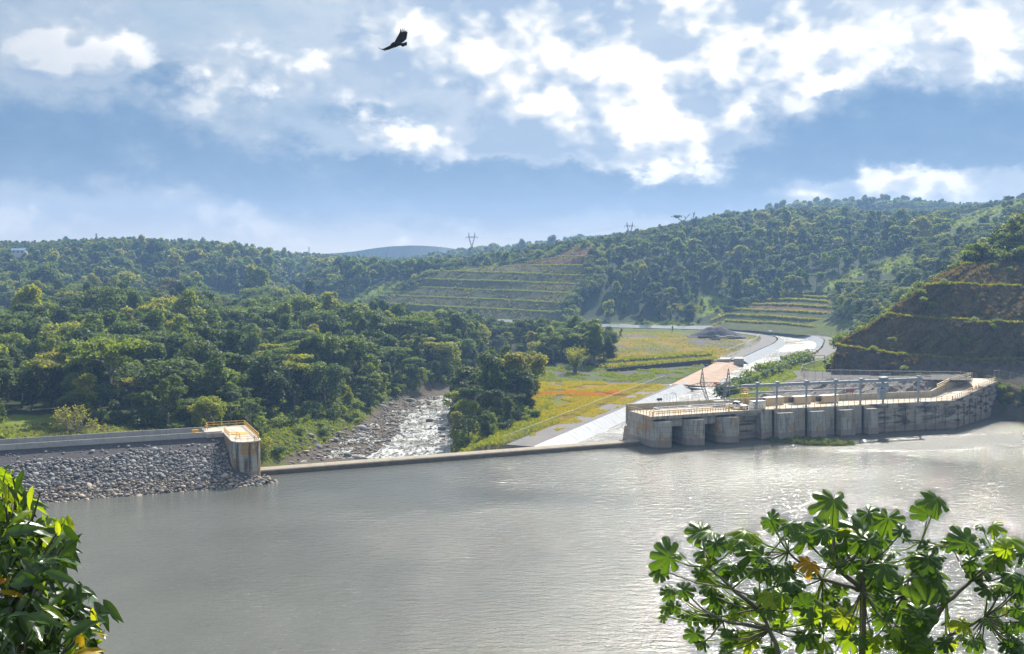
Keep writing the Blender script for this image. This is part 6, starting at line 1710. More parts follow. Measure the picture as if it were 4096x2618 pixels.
for o_ in [o for o in bpy.data.objects if o.parent and o.parent.name == 'grass_terraces' and o.name.startswith('bench')]:
    v = np.array([tuple(q.co) for q in o_.data.vertices]); n_ = len(v) // 3; lip = v[n_:2 * n_]; f_ = rng.random((420, 1)); i_ = rng.integers(0, n_ - 1, 420); lp_.append(lip[i_] * (1 - f_) + lip[i_ + 1] * f_ + np.c_[np.zeros(420), rng.uniform(0, 1.6, 420), np.full(420, -.15)])
lp_ = np.vstack(lp_); scatter('terrace_grass', lp_, rng.uniform(1.1, 1.9, len(lp_)), TUFT + TUFT_G, 'long yellow grass on the edges of the terraces beyond the canal')
# clearings on the hills: grass and low bushes
C1 = rng.uniform((-320, 560), (480, 1050), (60000, 2)); cz = height(C1[:, 0], C1[:, 1]); m_ = cleared(C1[:, 0], C1[:, 1], cz); C1 = np.c_[C1, cz][m_]
scatter('clearing_grass', C1[: len(C1) // 1], rng.uniform(.9, 1.8, len(C1)), TUFT_G, 'rough bright grass in the hillside clearings')
k_ = rng.random(len(C1)) < .12; scatter('clearing_bushes', C1[k_], rng.uniform(.4, 1.2, k_.sum()), BUSH, 'scattered shrubs in the hillside clearings')
# bushes one can tell apart
def bush(p, s, mesh, label, group): 
    o = link('bush', mesh, None, p, (0, 0, R.uniform(0, 6.28)), (s, s, s * R.uniform(.85, 1.15))); tag(o, label, 'bush', group)
for k in range(46):
    f = R.random(); px, py = 2905 + 330 * f + R.uniform(-18, 18), 1560 - 140 * f + R.uniform(-6, 22) * (1 - .5 * f)
    z = 3.6 - f * 1.4; p = at_z(px, py, z); bush((p[0], p[1], max(hz(p[0], p[1]), .9) - .2), R.uniform(1.1, 2.1), BUSH[R.choice((0, 1, 2, 3, 4, 7))], 'dense green bush in the hedge along the canal beside the grass slope', 'bushes along the canal bank')
tp_ = on_faces('scrub_cutting', 40, 15)
tp_ = tp_[tp_[:, 2] > 13]; R.shuffle(tp_list := [tuple(map(float, q)) for q in tp_])
for k, q in enumerate(tp_list[:34]):
    bush((q[0], q[1] - .2, q[2] - .2), R.uniform(.5, 1.1), BUSH[R.randrange(4)], 'small bright green bush growing on the steep scrubby cutting', 'bushes on the near cutting')
crest = [p for p in on_faces('scrub_cutting', 260, 16) if p[2] > 42]
scatter('crest_thicket', np.array(crest), rng.uniform(.8, 1.9, len(crest)), BUSH, 'thicket on the crest of the near cutting')
lf = []
for k in range(150):
    f = R.random(); i = min(4, int(f * 5)); g_ = f * 5 - i
    prof_ = [(3325, 1490, 312), (3352, 1384, 322), (3552, 1262, 334), (3708, 1140, 348), (3849, 1062, 362), (3985, 982, 395)]
    a, b = prof_[i], prof_[i + 1]; q = at_y(a[0] + (b[0] - a[0]) * g_ + R.uniform(2, 30), a[1] + (b[1] - a[1]) * g_ + R.uniform(6, 16), a[2] + (b[2] - a[2]) * g_ + R.uniform(4, 16)); lf.append(q)
scatter('flank_thicket', np.array(lf), rng.uniform(.7, 1.6, len(lf)), BUSH, 'thicket on the shoulder of the near cutting')
sb = []
for k in range(150):
    f, g_ = R.random(), R.uniform(.28, 1.0); i = int(f * 39); q = SHORE[0][i] * (1 - g_) + SHORE[1][i] * g_; sb.append(q)
scatter('shore_scrub', np.array(sb), rng.uniform(.4, 1.0, len(sb)), BUSH[2:] + TUFT_D, 'scrub on the shore bank below the ramp')
# thickets closing in on both ends of the far cutting
ed = []
for (a, b, ln_) in (((2275, 1287, 690), (2250, 1250, 702), 1), ((2250, 1250, 702), (2262, 1212, 712), 1), ((2262, 1212, 712), (2296, 1175, 724), 1), ((2296, 1175, 724), (2351, 1138, 736), 1), ((2351, 1138, 736), (2362, 1102, 748), 1), ((2362, 1102, 748), (2355, 1062, 760), 1), ((2355, 1062, 760), (2375, 990, 785), 1),
                    ((1540, 1254, 792), (1480, 1214, 802), -1), ((1480, 1214, 802), (1564, 1184, 808), -1), ((1564, 1184, 808), (1659, 1151, 814), -1), ((1659, 1151, 814), (1691, 1117, 820), -1), ((1691, 1117, 820), (1770, 1088, 826), -1), ((1770, 1088, 826), (1935, 1070, 830), -1), ((1935, 1070, 830), (2230, 1028, 806), -1), ((2230, 1028, 806), (2290, 988, 814), -1)):
    for _ in range(26):
        f = R.random(); w_ = R.uniform(-1.5, 9); q = np.array(at_y(*[a[i] + (b[i] - a[i]) * f for i in range(3)])); ed.append(tuple(q + np.array([w_ * ln_, 1.0 + w_ * .6, -1.6 - w_ * .12])))
scatter('cutting_edge_thicket', np.array(ed), rng.uniform(.9, 2.2, len(ed)), BUSH, 'thicket along the two edges of the far cutting')
# floating weeds
fw_ = []
while len(fw_) < 900:
    px, py = R.uniform(3060, 3420), R.uniform(1748, 1786)
    c = 1752 + (px - 3060) * .055 + 8; 
    if abs(py - c) < 11 * math.sin((px - 3050) / 380 * math.pi) + 1.5: fw_.append(at_z(px, py, .02))
scatter('floating_weeds', np.array(fw_), rng.uniform(.18, .38, len(fw_)), TUFT_G + TUFT_G + BUSH[:1], 'raft of green floating weeds before the buttresses')
# ------------------------------------------------------------------ trees that stand out
def place(px, py, y0=240, z=None):
    g_ = hit(px, py, y0) if z is None else at_z(px, py, z); return g_
def solo(px, py, Y, H, kind_mesh, trunk, label, name='forest_tree', cat='tree', sx=1.0, mat=None):
    """a tree whose top is seen at (px, py) at distance Y, H times the 13 m model"""
    p = at_y(px, py, Y); zb = hz(p[0], p[1]); s = max(.25, (p[2] - zb) / 13.0) if H is None else H
    e = empty(name, (p[0], p[1], zb - .1 if H is None else p[2] - 13.0 * s), label, cat, None, R.uniform(0, 6.28), world=False)
    e.scale = (s * sx, s * sx, s)
    c = link('crown', kind_mesh, e)
    if mat:
        c.material_slots[0].link = 'OBJECT'; c.material_slots[0].material = mat
    link('trunk', trunk, e); return e
def tk(i): return TREES[i][1], TREES[i][2]
dl = tree_lobes('dome', 777); V, Fq = crown_geo(777, dl, 6500, .36); DOME = np_mesh('crown_large', V, Fq, M['leaf_dark'])
solo(322, 1186, 462, None, DOME, TREES[0][2], 'large dark dome-shaped tree towering over the valley forest', sx=1.25)
for px, py, Y, i, lb, m, sx in ((372, 1118, 640, 1, 'tall yellowish feathery tree on the skyline of the valley forest', M['leaf_yellow'], .7), (420, 1130, 645, 7, 'tall reddish-brown feathery tree beside the yellowish one', M['leaf_grey'], .6), (460, 1126, 650, 1, 'second yellowish feathery tree next to the reddish one', M['leaf_yellow'], .65),
        (672, 1118, 620, 3, 'broad brownish tree rising behind the palms', M['leaf_grey'], 1.0), (720, 1152, 560, 1, 'dark pointed tree in front of the brownish broad one', M['leaf_dark'], .7), (700, 1365, 350, 2, 'bright layered tree in the middle of the bank forest', M['leaf_yellow'], .95), (330, 1395, 345, 5, 'wide pale feathery tree on several thin pale trunks behind the dam', M['leaf_grey'], 1.25),
        (910, 1405, 350, 11, 'pale greyish tree leaning over the dark gully', M['leaf_grey'], .8), (1270, 1470, 335, 3, 'brownish half-bare tree above the grassy river bank', M['leaf_grey'], .9), (1120, 1420, 360, 0, 'bright yellow-green round tree behind the river bank', M['leaf_yellow'], .8), (820, 1280, 440, 0, 'yellow-green crown in the middle of the valley forest', M['leaf_yellow'], 1.0),
        (1480, 1310, 500, 0, 'bright green round crown before the far canal reach', M['leaf_yellow'], .8), (1640, 1335, 470, 6, 'silvery grey-green tree by the river bend', M['leaf_grey'], .9), (1765, 1245, 560, 6, 'tall dark leafy tree rising before the benched cutting', M['leaf_green'], .85), (1240, 1145, 720, 1, 'dark pointed tree standing alone above the valley forest', M['leaf_dark'], .8),
        (700, 1520, 292, 7, 'bright green tree behind the dam crest near the tower', M['leaf_green'], .7), (1000, 1530, 296, 9, 'broad mixed green and orange tree just behind the tower', M['leaf'], 1.0), (2060, 1480, 320, 7, 'tall leafy tree at the top of the wooded island', M['leaf_green'], .7), (1900, 1530, 290, 2, 'dark layered tree in the middle of the wooded island', M['leaf_dark'], .9)):
    solo(px, py, Y, None, *tk(i), lb, sx=sx, mat=m)
for px, py, Y, s, lb in ((2484, 1318, 545, None, 'small green tree standing alone on the upper yellow field'), (2690, 1310, 600, None, 'tiny tree by the far canal lining'), (2765, 1215, 690, None, 'lone slim tree beside the far canal road'), (2805, 1205, 692, None, 'second slim tree beside the far canal road'), (2650, 1165, 700, None, 'tall greyish half-bare tree by the far canal reach')):
    solo(px, py, Y, s, *tk(7 if 'slim' in lb or 'small' in lb or 'tiny' in lb else 5), lb, sx=.6 if 'grey' not in lb else .9, mat=M['leaf_grey'] if 'grey' in lb else M['leaf_green'])
for px, py, Y, lb in ((3690, 862, 900, 'dark round tree with reddish bloom on the right hill crest'), (3740, 865, 900, 'second reddish round tree on the right hill crest'), (3600, 870, 905, 'third reddish round tree on the right hill crest'), (4035, 780, 900, 'lone dark tree on the right skyline'), (3950, 810, 900, 'slim dark tree left of the lone skyline tree'), (2900, 848, 950, 'tall flat tree on the hill skyline')):
    solo(px, py, Y, None, *tk(0 if 'round' in lb else 2), lb, sx=.8 if 'flat' not in lb else 1.0, mat=M['leaf_grey'] if 'redd' in lb else M['leaf_dark'])
# bare and dead trees
def branches(mb, p, d, ln, r, depth, rr, out=None, spread=.7):
    q = p + d * ln
    mid = p + d * ln * .5 + Vector((rr.gauss(0, .06), rr.gauss(0, .06), rr.gauss(0, .04))) * ln
    mb.tube([p, mid, q], [r, r * .85, r * .68], 5, cap=False)
    if out is not None and depth <= 1: out.append(q)
    if depth == 0: return
    for _ in range(rr.choice((2, 3, 3)) if depth > 1 else 2):
        nd = (d + Vector((rr.gauss(0, spread), rr.gauss(0, spread), rr.gauss(.08, spread * .55)))).normalized()
        branches(mb, q if rr.random() < .7 else mid, nd, ln * rr.uniform(.6, .85), r * .62, depth - 1, rr, out, spread)
rr = random.Random(31)
p = at_z(300, 1726, 5.2)
bt = empty('bare_tree', (p[0], p[1], 4.6), 'wide spreading half-bare tree with pale limbs behind the dam parapet', 'tree', world=False)
mb = MB(); tips = []
for k in range(7):
    a = k * .9 + .3; branches(mb, Vector((0, 0, -.3)), Vector((math.cos(a) * .75, math.sin(a) * .45, .75 + .25 * math.sin(k * 2.1))).normalized(), 2.5, .2, 4, rr, tips, .48)
mb.build('trunk', M['bark_pale'], bt, smooth=True)
P = np.array([tuple(t) for t in tips]); rg = np.random.default_rng(4); P = np.repeat(P, 5, 0) + rg.normal(0, .3, (len(P) * 5, 3)); P = P[rg.random(len(P)) < .5]
V, Fq = leaf_quads(P, rg.normal(size=P.shape), .26, rg); link('crown', np_mesh('crown', V, Fq, M['leaf_yellow']), bt)
for px, py, Y, sc_, lb in ((470, 1400, 335, 1.5, 'slender bare-limbed tree among the pale feathery crowns'), (1345, 1425, 345, 1.4, 'bare grey-limbed tree over the river bank forest'), (2010, 1560, 300, 1.0, 'half-bare grey tree at the river edge of the island'), (880, 1190, 600, 2.0, 'pale bare tree standing out of the distant valley canopy')):
    p = at_y(px, py, Y); rr = random.Random(px); ee = empty('bare_tree', (p[0], p[1], p[2] - 7.5 * sc_), lb, 'tree', world=False); ee.scale = (sc_,) * 3
    mb = MB(); tips = []; mb.tube([(0, 0, -4), (0, 0, 2.5)], [.22, .18], 6)
    for k in range(4): branches(mb, Vector((0, 0, 2.2)), Vector((math.cos(k * 1.6) * .6, math.sin(k * 1.6) * .6, 1)).normalized(), 2.0, .14, 4, rr, tips, .42)
    mb.build('trunk', M['bark_pale'], ee, smooth=True)
    P = np.array([tuple(t) for t in tips]); P = np.repeat(P, 4, 0) + rg.normal(0, .3, (len(P) * 4, 3)); V, Fq = leaf_quads(P, rg.normal(size=P.shape), .22, rg); link('crown', np_mesh('crown', V, Fq, M['leaf_grey']), ee)
dt = at_y(2752, 905, 905); dd = empty('dead_tree', dt, 'leaning dead tree with bare forked limbs on the hill skyline', 'tree', world=False)
mb = MB(); rr = random.Random(8); tips = []
mb.tube([(0, 0, -9), (-.5, 0, 0), (-3, 0, 3.2), (-7, 0, 5.2), (-9.5, 0, 7.8)], [.8, .6, .45, .35, .2], 6)
for a, b in (((-.5, 0, 0), (3, 0, 6)), ((0, 0, -1), (5.5, 0, 4.5)), ((-3, 0, 3.2), (-2, 0, 6)), ((3, 0, 4), (5, 0, 8))): branches(mb, Vector(a), (Vector(b) - Vector(a)).normalized(), 3.2, .32, 3, rr, tips, .4)
mb.build('trunk', M['bark'], dd)
P = np.array([(-9 + rg.normal(0, 2.0), rg.normal(0, 1.2), 7.4 + rg.normal(0, .5) + .25 * k * .02) for k in range(170)]); V, Fq = leaf_quads(P, rg.normal(size=P.shape) + np.array([0, 0, 1]), .8, rg); link('crown', np_mesh('crown', V, Fq, M['leaf_dark']), dd)
# palms
def palm_meshes(seed):
    rr_ = random.Random(seed); V = []; Fq = []
    for k in range(26):
        a = k * 2.4; el = rr_.uniform(-.1, 1.2); ln = rr_.uniform(2.6, 3.5)
        for side_ in (-1, 1):
            for j in range(9):
                f0, f1 = j / 9, (j + .9) / 9
                def sp(f):
                    x = ln * f * math.cos(el * (1 - f * .5)); z = ln * (f * math.sin(el) - .55 * f * f); return x, z
                (x0, z0), (x1, z1) = sp(f0), sp(f1); w = .75 * math.sin(math.pi * min(1, .15 + f0 * .9)) * side_
                pts = [(x0, 0, z0), (x1, 0, z1), (x1 + .25, w, z1 - abs(w) * .45), (x0 + .2, w * .95, z0 - abs(w) * .45)]
                o = len(V); V += [(q[0] * math.cos(a) - q[1] * math.sin(a), q[0] * math.sin(a) + q[1] * math.cos(a), q[2]) for q in pts]; Fq.append((o, o + 1, o + 2, o + 3))
    return np_mesh('fronds', V, Fq, M['leaf_dark'])
PALM = [palm_meshes(1), palm_meshes(2)]
def palm(px, py, Y, s, label):
    p = at_y(px, py, Y); zb = hz(p[0], p[1]); top = p[2] - s * 1.0
    e = empty('palm_tree', (p[0], p[1], zb - .2), label, 'palm', 'palms in the forest', world=False)
    c = link('crown', PALM[int(px) % 2], e, (0, 0, top - zb), (0, 0, px), s)
    MB().tube([(0, 0, -.3), (.15, 0, (top - zb) * .5), (0, 0, top - zb)], [.24 * s, .18 * s, .16 * s], 7).build('trunk', M['bark_pale'], e, smooth=True)
palm(630, 1158, 560, 1.3, 'tall palm standing above the canopy before the broad brownish tree')
palm(588, 1225, 500, 1.5, 'palm with drooping fronds below the tall palm'); palm(68, 1225, 470, 1.3, 'slim palm near the bright clearing at the edge of the valley')
palm(122, 1540, 300, 1.7, 'low palm in the shade behind the dam meadow'); palm(445, 1555, 305, 1.2, 'small palm half hidden under the pale feathery tree')
for k, px in enumerate((1062, 1078, 1095)): palm(px, 1142 + 4 * (k % 2), 800, 1.6, ['first', 'second', 'third'][k] + ' palm of the small cluster above the far river road')
# banana clump behind the parapet
p = at_z(18, 1760, 5.6); bn = empty('banana_plant', (p[0], p[1], 5.2), 'clump of broad upright banana leaves behind the dam parapet', 'plant', world=False)
rr = random.Random(6)
def blade(ln, w, up, az_):
    rows = []
    for j in range(6):
        f = j / 5; x = ln * f * math.cos(up) + .2 * f * f; z = ln * f * math.sin(up) - .5 * f * f; ww = w * math.sin(math.pi * (.08 + .88 * f))
        rows.append([(x * math.cos(az_) + sy * ww * math.sin(az_), x * math.sin(az_) - sy * ww * math.cos(az_), z + abs(sy) * .12) for sy in (-1, 0, 1)])
    return MB().loft(rows)
for k in range(22):
    o = blade(rr.uniform(1.8, 3.0), .32, rr.uniform(.8, 1.45), rr.uniform(0, 6.28)).build('leaf', M['leaf_green'], bn, smooth=True, recalc=False); o.location = (rr.uniform(-1.4, 1.6), rr.uniform(-.5, .8), 0)
# bamboo
p = at_z(2300, 1492, 1); bb = empty('bamboo_clump', (p[0], p[1], .8), 'feathery yellow-green bamboo clump in the grove by the field', 'bamboo', world=False)
P = []; mb = MB(); rr = random.Random(9)
for k in range(46):
    a = rr.uniform(0, 6.28); ln = rr.uniform(8, 13); out_ = rr.uniform(1.0, 4.6)
    pts = [(math.cos(a) * out_ * f * f + math.cos(a) * .6, math.sin(a) * out_ * f * f + math.sin(a) * .6, ln * (f - .22 * f ** 3)) for f in np.linspace(0, 1, 7)]
    mb.tube(pts, [.07, .07, .06, .05, .04, .03, .02], 4, cap=False)
    for f in np.linspace(.3, 1, 46): P.append((math.cos(a) * out_ * f * f + math.cos(a) * .6 + rr.gauss(0, .35), math.sin(a) * out_ * f * f + math.sin(a) * .6 + rr.gauss(0, .35), ln * (f - .22 * f ** 3) + rr.gauss(-.1, .3)))
mb.build('culms', M['leaf_yellow'], bb); P = np.array(P); V, Fq = leaf_quads(P, rg.normal(size=P.shape), .28, rg, 2.4); link('crown', np_mesh('crown', V, Fq, M['leaf_yellow']), bb)
bb.location.z -= .3
# saplings on the near cutting
for px, py, D, h, lb in ((3565, 1350, 309, 3.4, 'sapling with bright flat crown above the lowest bench'), (3610, 1465, 300, 2.6, 'yellow flowering sapling at the foot of the near cutting'), (3895, 1270, 316, 3.6, 'tall thin sapling on the second bench of the near cutting'), (3490, 1385, 313, 1.8, 'round light bush on the lowest bench'), (3690, 1190, 326, 1.6, 'pale bush below the third bench')):
    p = at_y(px, py, D); e = empty('sapling', (p[0], p[1] - .3, p[2] - h), lb, 'sapling', 'saplings on the near cutting', world=False)
    link('crown', BUSH[R.randrange(4)], e, (0, 0, h - 1.0), None, (.75, .75, .5)); MB().tube([(0, 0, -.3), (0, 0, h - .3)], [.06, .04], 5).build('trunk', M['bark'], e)

# ------------------------------------------------------------------ foreground plants
M['fg_leaf'] = mat_foliage('glossy_leaf', [(0.0, (0.028, 0.062, 0.018)), (0.5, (0.042, 0.092, 0.020)), (1.0, (0.062, 0.125, 0.020))], transl=0.30, rough=0.30, spec=0.55, scale=5.0, obj=0.7)
M['fg_young'] = mat_foliage('young_leaf', [(0.0, (0.12, 0.21, 0.018)), (0.5, (0.20, 0.30, 0.02)), (1.0, (0.32, 0.36, 0.03))], transl=0.55, rough=0.38, spec=0.45, scale=5.0, obj=0.8)
M['fg_old'] = mat_foliage('yellowed_leaf', [(0.0, (0.36, 0.26, 0.02)), (0.6, (0.45, 0.30, 0.02)), (1.0, (0.40, 0.14, 0.03))], transl=0.5, rough=0.45, spec=0.4, scale=5.0, obj=0.7)
M['fg_cec'] = mat_foliage('palmate_leaf', [(0.0, (0.040, 0.088, 0.018)), (0.5, (0.062, 0.128, 0.020)), (1.0, (0.095, 0.170, 0.022))], transl=0.42, rough=0.34, spec=0.5, scale=4.0, obj=0.8)
def palmate(seed, lobes=8):
    """umbrella leaf: rounded lobes, a folded midrib in each, drooping rim; radius about 1"""
    rr_ = random.Random(seed); V = [(0, 0, .02)]; Fq = []
    na, nr = lobes * 8, 5; span = math.radians(328)
    ln = [rr_.uniform(.86, 1.08) * (.62 + .40 * math.sin(math.pi * (k + .5) / lobes)) for k in range(lobes)]
    dr_ = [rr_.uniform(.2, .85) for _ in range(lobes)]; tw = [rr_.uniform(-.12, .12) for _ in range(lobes)]
    for i in range(na + 1):
        th = -span / 2 + span * i / na; k = min(lobes - 1, int(i / 8)); t = (i - k * 8) / 8 - .5
        rim = ln[k] * (.58 + .42 * (1 - abs(2 * t) ** 3.6) ** .7) if abs(t) < .4999 else min(ln[k], ln[min(lobes - 1, k + 1)]) * .58
        for j in range(1, nr + 1):
            f = j / nr; r = rim * f
            z = -dr_[k] * r * r - .16 * r * abs(2 * t) * (1.0 if r > .2 else .5) + .05 * math.sin(r * 9 + th * 5) * r + tw[k] * t * r
            # lobes close in on their own midrib outwards
            mid = -span / 2 + span * (k * 8 + 4) / na; a = mid + (th - mid) * (1.0 if r < .45 else 1.0 - .05 * (r - .45))
            V.append((r * math.cos(a), r * math.sin(a), z + .03))
    for i in range(na):
        a, b = 1 + i * nr, 1 + (i + 1) * nr
        Fq.append((0, a, b))
        for j in range(nr - 1): Fq.append((a + j, a + j + 1, b + j + 1, b + j))
    mb = MB(); mb.v = V; mb.f = Fq; return mb.mesh('palmate_leaf', M['fg_cec'], True)
PALMATE = [palmate(i) for i in range(5)]
def z2p(x, y): return 2500 + x / 1.509, 1900 + y / 1.509
LEAVES = [(1255, 150, 130), (1885, 135, 95), (1830, 245, 105), (268, 490, 105), (520, 345, 130), (485, 460, 105), (730, 350, 125), (690, 400, 70), (885, 275, 70), (990, 300, 85), (1105, 340, 100), (1200, 330, 110), (1465, 235, 120), (1590, 265, 100),
          (1440, 350, 150), (1330, 330, 80), (1560, 390, 90), (785, 470, 110), (640, 545, 110), (480, 595, 105), (860, 570, 115), (960, 565, 85), (1265, 430, 90), (1290, 490, 95), (1125, 530, 75), (1545, 540, 140), (1480, 625, 160), (1610, 630, 120), (1765, 480, 125), (1670, 350, 65),
          (1800, 570, 150), (1880, 640, 140), (1850, 430, 70), (1960, 410, 85), (2070, 420, 100), (2215, 310, 70), (2310, 380, 115), (2250, 475, 130), (2120, 535, 100), (2335, 600, 110), (2200, 690, 85), (2395, 470, 80), (2400, 650, 80), (2300, 790, 105), (2250, 860, 90), (2385, 880, 80),
          (2030, 890, 85), (1830, 790, 160), (1725, 850, 130), (1560, 760, 85), (1560, 875, 85), (1350, 850, 100), (1065, 700, 165), (1000, 640, 100), (1150, 810, 120), (1225, 850, 60), (1305, 700, 75), (800, 770, 110), (875, 720, 90), (640, 770, 95), (545, 735, 95), (350, 700, 65), (270, 715, 65),
          (300, 790, 65), (425, 840, 85), (535, 850, 75), (610, 920, 85), (705, 840, 70), (965, 885, 75), (620, 1000, 80), (760, 970, 85), (900, 1010, 80), (1085, 960, 95), (1200, 1010, 85), (1355, 985, 90), (1490, 990, 85), (1605, 960, 85), (1805, 980, 130), (1950, 1010, 90), (2110, 1000, 90), (2310, 1010, 90), (420, 960, 70), (2380, 1000, 80), (1700, 1020, 80)]
_r = random.Random(44)
LEAVES += [(x + _r.uniform(-70, 70), y + _r.uniform(-10, 90), r_ * _r.uniform(.55, .8)) for (x, y, r_) in (_r.sample(LEAVES, 80) + _r.sample(LEAVES, 60)) if x + 60 < 2500 and y > 250]
cec = empty('trumpet_tree', (3.9, 11.8, 33.8), 'broad-leaved tree with lobed umbrella leaves in the near right foreground', 'tree', world=False)
CEC0 = Vector((3.9, 11.8, 33.8))
rr = random.Random(17)
def fgp(x, y, D): px, py = z2p(x, y); return Vector(at_y(px, py, D))
nodes = {'base': fgp(1435, 2200, 12.0), 'fork': fgp(1432, 700, 12.0), 't_mid': fgp(1440, 560, 12.0), 't_top': fgp(1240, 330, 12.2), 'l0': fgp(1000, 1300, 11.9), 'l1': fgp(880, 930, 11.8), 'l2': fgp(805, 810, 11.8), 'l3': fgp(645, 690, 11.7), 'l4': fgp(985, 465, 12.3), 'lm': fgp(1190, 630, 12.2),
         'r0': fgp(1700, 1100, 12.2), 'r1': fgp(1940, 765, 12.4), 'r2': fgp(2090, 640, 12.5), 'r3': fgp(2260, 510, 12.6), 'rr': fgp(1790, 400, 12.6), 'r4': fgp(2170, 860, 12.2), 'l5': fgp(590, 880, 11.6), 'l6': fgp(500, 560, 11.8), 'm2': fgp(1690, 720, 12.2), 'm3': fgp(1280, 560, 11.9)}
def limb(chain, r0, r1):
    pts = [nodes[c] - CEC0 for c in chain]; n = len(pts)
    fine_ = []
    for i in range(n - 1):
        for f in np.linspace(0, 1, 4, endpoint=False): fine_.append(pts[i].lerp(pts[i + 1], f) + Vector((rr.gauss(0, .012), rr.gauss(0, .012), 0)))
    fine_.append(pts[-1]); m = len(fine_)
    MB().tube(fine_, [r0 + (r1 - r0) * i / (m - 1) for i in range(m)], 8).build('trunk' if chain[0] == 'base' else 'branch', M['bark'], cec, smooth=True)
limb(['base', 'fork', 't_mid'], .048, .024); limb(['fork', 'm3', 't_top'], .03, .016); limb(['base', 'l0', 'l1', 'l2', 'l3'], .034, .014); limb(['fork', 'lm', 'l4'], .024, .014); limb(['base', 'r0', 'r1', 'r2', 'r3'], .036, .014)
limb(['r0', 'm2', 'rr'], .022, .012); limb(['r0', 'r4'], .03, .016); limb(['l1', 'l5'], .025, .014); limb(['l2', 'l6'], .024, .012)
TIPS = [k for k in nodes if k not in ('base', 'l0', 'r0')]
for (x, y, rad) in LEAVES:
    x, y = x + rr.uniform(-6, 6), y + rr.uniform(-6, 6)
    D = 12.1 + rr.uniform(-.7, .7); p = fgp(x, y, D)
    s = rad / 1.509 / F_PX * D * rr.uniform(.9, 1.25)
    tip = min(TIPS, key=lambda k: (nodes[k] - p).length + (0.25 if (nodes[k] - p).z > 0 else 0))
    q = nodes[tip]; away = (p - q); az_ = math.atan2(away.y, away.x) if away.length > .02 else rr.uniform(0, 6.28)
    tilt = rr.gauss(.7, .5)
    rot = Matrix.Rotation(rr.gauss(0, .35), 4, 'Y') @ Matrix.Rotation(tilt, 4, 'X') @ Matrix.Rotation(rr.uniform(0, 6.28) if rr.random() < .3 else math.pi / 2 + rr.gauss(0, .7) - math.pi, 4, 'Z')
    o = link('leaf', PALMATE[rr.randrange(5)], cec, p - CEC0, rot.to_euler(), (s, s, s))
    if abs(x - 1125) < 12 and abs(y - 530) < 12:
        o.material_slots[0].link = 'OBJECT'; o.material_slots[0].material = M['fg_old']; o['label'] = 'yellowed drooping leaf'
    elif rr.random() < .22:
        o.material_slots[0].link = 'OBJECT'; o.material_slots[0].material = M['fg_young']
    a, b = q - CEC0, p - CEC0; mid = a.lerp(b, .5) + Vector((0, 0, -.04))
    MB().tube([a, mid, b], [.011, .008, .006], 5, cap=False).build('stalk', M['fg_young'] if rr.random() < .5 else M['bark'], cec)
# left shrub
def lance(seed, w=.30, fold=.22):
    rr_ = random.Random(seed); rows = []; n = 9; curl = rr_.uniform(.10, .34); twist = rr_.uniform(-.3, .3)
    for j in range(n + 1):
        f = j / n; ww = w * (math.sin(math.pi * f ** .82) ** .9) * (1 - .25 * f) + .004; row = []
        for k in range(-2, 3):
            y = ww * k / 2; z = -curl * f * f + abs(k / 2) * fold * ww * 1.6 + .018 * math.sin(f * 38 + abs(k) * 1.2) * abs(k) / 2
            row.append((f, y * math.cos(twist * f), z + y * math.sin(twist * f)))
        rows.append(row)
    return MB().loft(rows).mesh('lance_leaf', M['fg_leaf'], True)
LANCE = [lance(i, .125 + .022 * (i % 4)) for i in range(6)]
def y2p(x, y): return x / 1.8817, 1800 + y / 1.8817
SIL = [(-60, 160), (60, 150), (125, 165), (165, 260), (240, 300), (300, 340), (280, 420), (255, 500), (300, 540), (420, 500), (560, 530), (540, 610), (590, 690), (540, 770), (480, 850), (440, 940), (500, 1000), (660, 1000), (640, 1080), (720, 1140), (860, 1190), (770, 1290), (760, 1700), (-60, 1700)]
shr = empty('leafy_shrub', (-3.3, 8.3, 37.5), 'leafy shrub with yellow-green young leaves in the near left foreground', 'shrub', world=False)
SH0 = Vector((-3.3, 8.3, 37.5)); rr = random.Random(23)
def sp_(x, y, D): px, py = y2p(x, y); return Vector(at_y(px, py, D))
tw = [(40, 400), (110, 300), (200, 420), (300, 330), (60, 620), (180, 640), (330, 600), (470, 560), (250, 780), (400, 720), (520, 660), (100, 860), (330, 900), (440, 860), (60, 1080), (220, 1080), (400, 1080), (560, 1060), (120, 1300), (300, 1260), (480, 1240), (640, 1180), (760, 1180), (200, 1480), (420, 1440), (620, 1380), (700, 1460), (20, 240), (90, 190), (520, 1000), (600, 1560), (350, 1620), (80, 1600)]
TW = [(x, y, sp_(x, y, 8.0 + rr.uniform(-.5, .7))) for x, y in tw]
root_ = SH0.copy()
for x, y, q in TW:
    a = sp_(60 + x * .35, y + 420, 8.3); b = a.lerp(q, .6) + Vector((rr.gauss(0, .02), rr.gauss(0, .03), .02))
    base_ = Vector((-3.5 + rr.uniform(-.3, .3), 8.3, 37.6))
    MB().tube([v - SH0 for v in (base_, a.lerp(base_, .3), a, b, q)], [.03, .022, .014, .010, .005], 5, cap=False).build('stem', M['bark'], shr, smooth=True)
n_l = 0; guard = 0
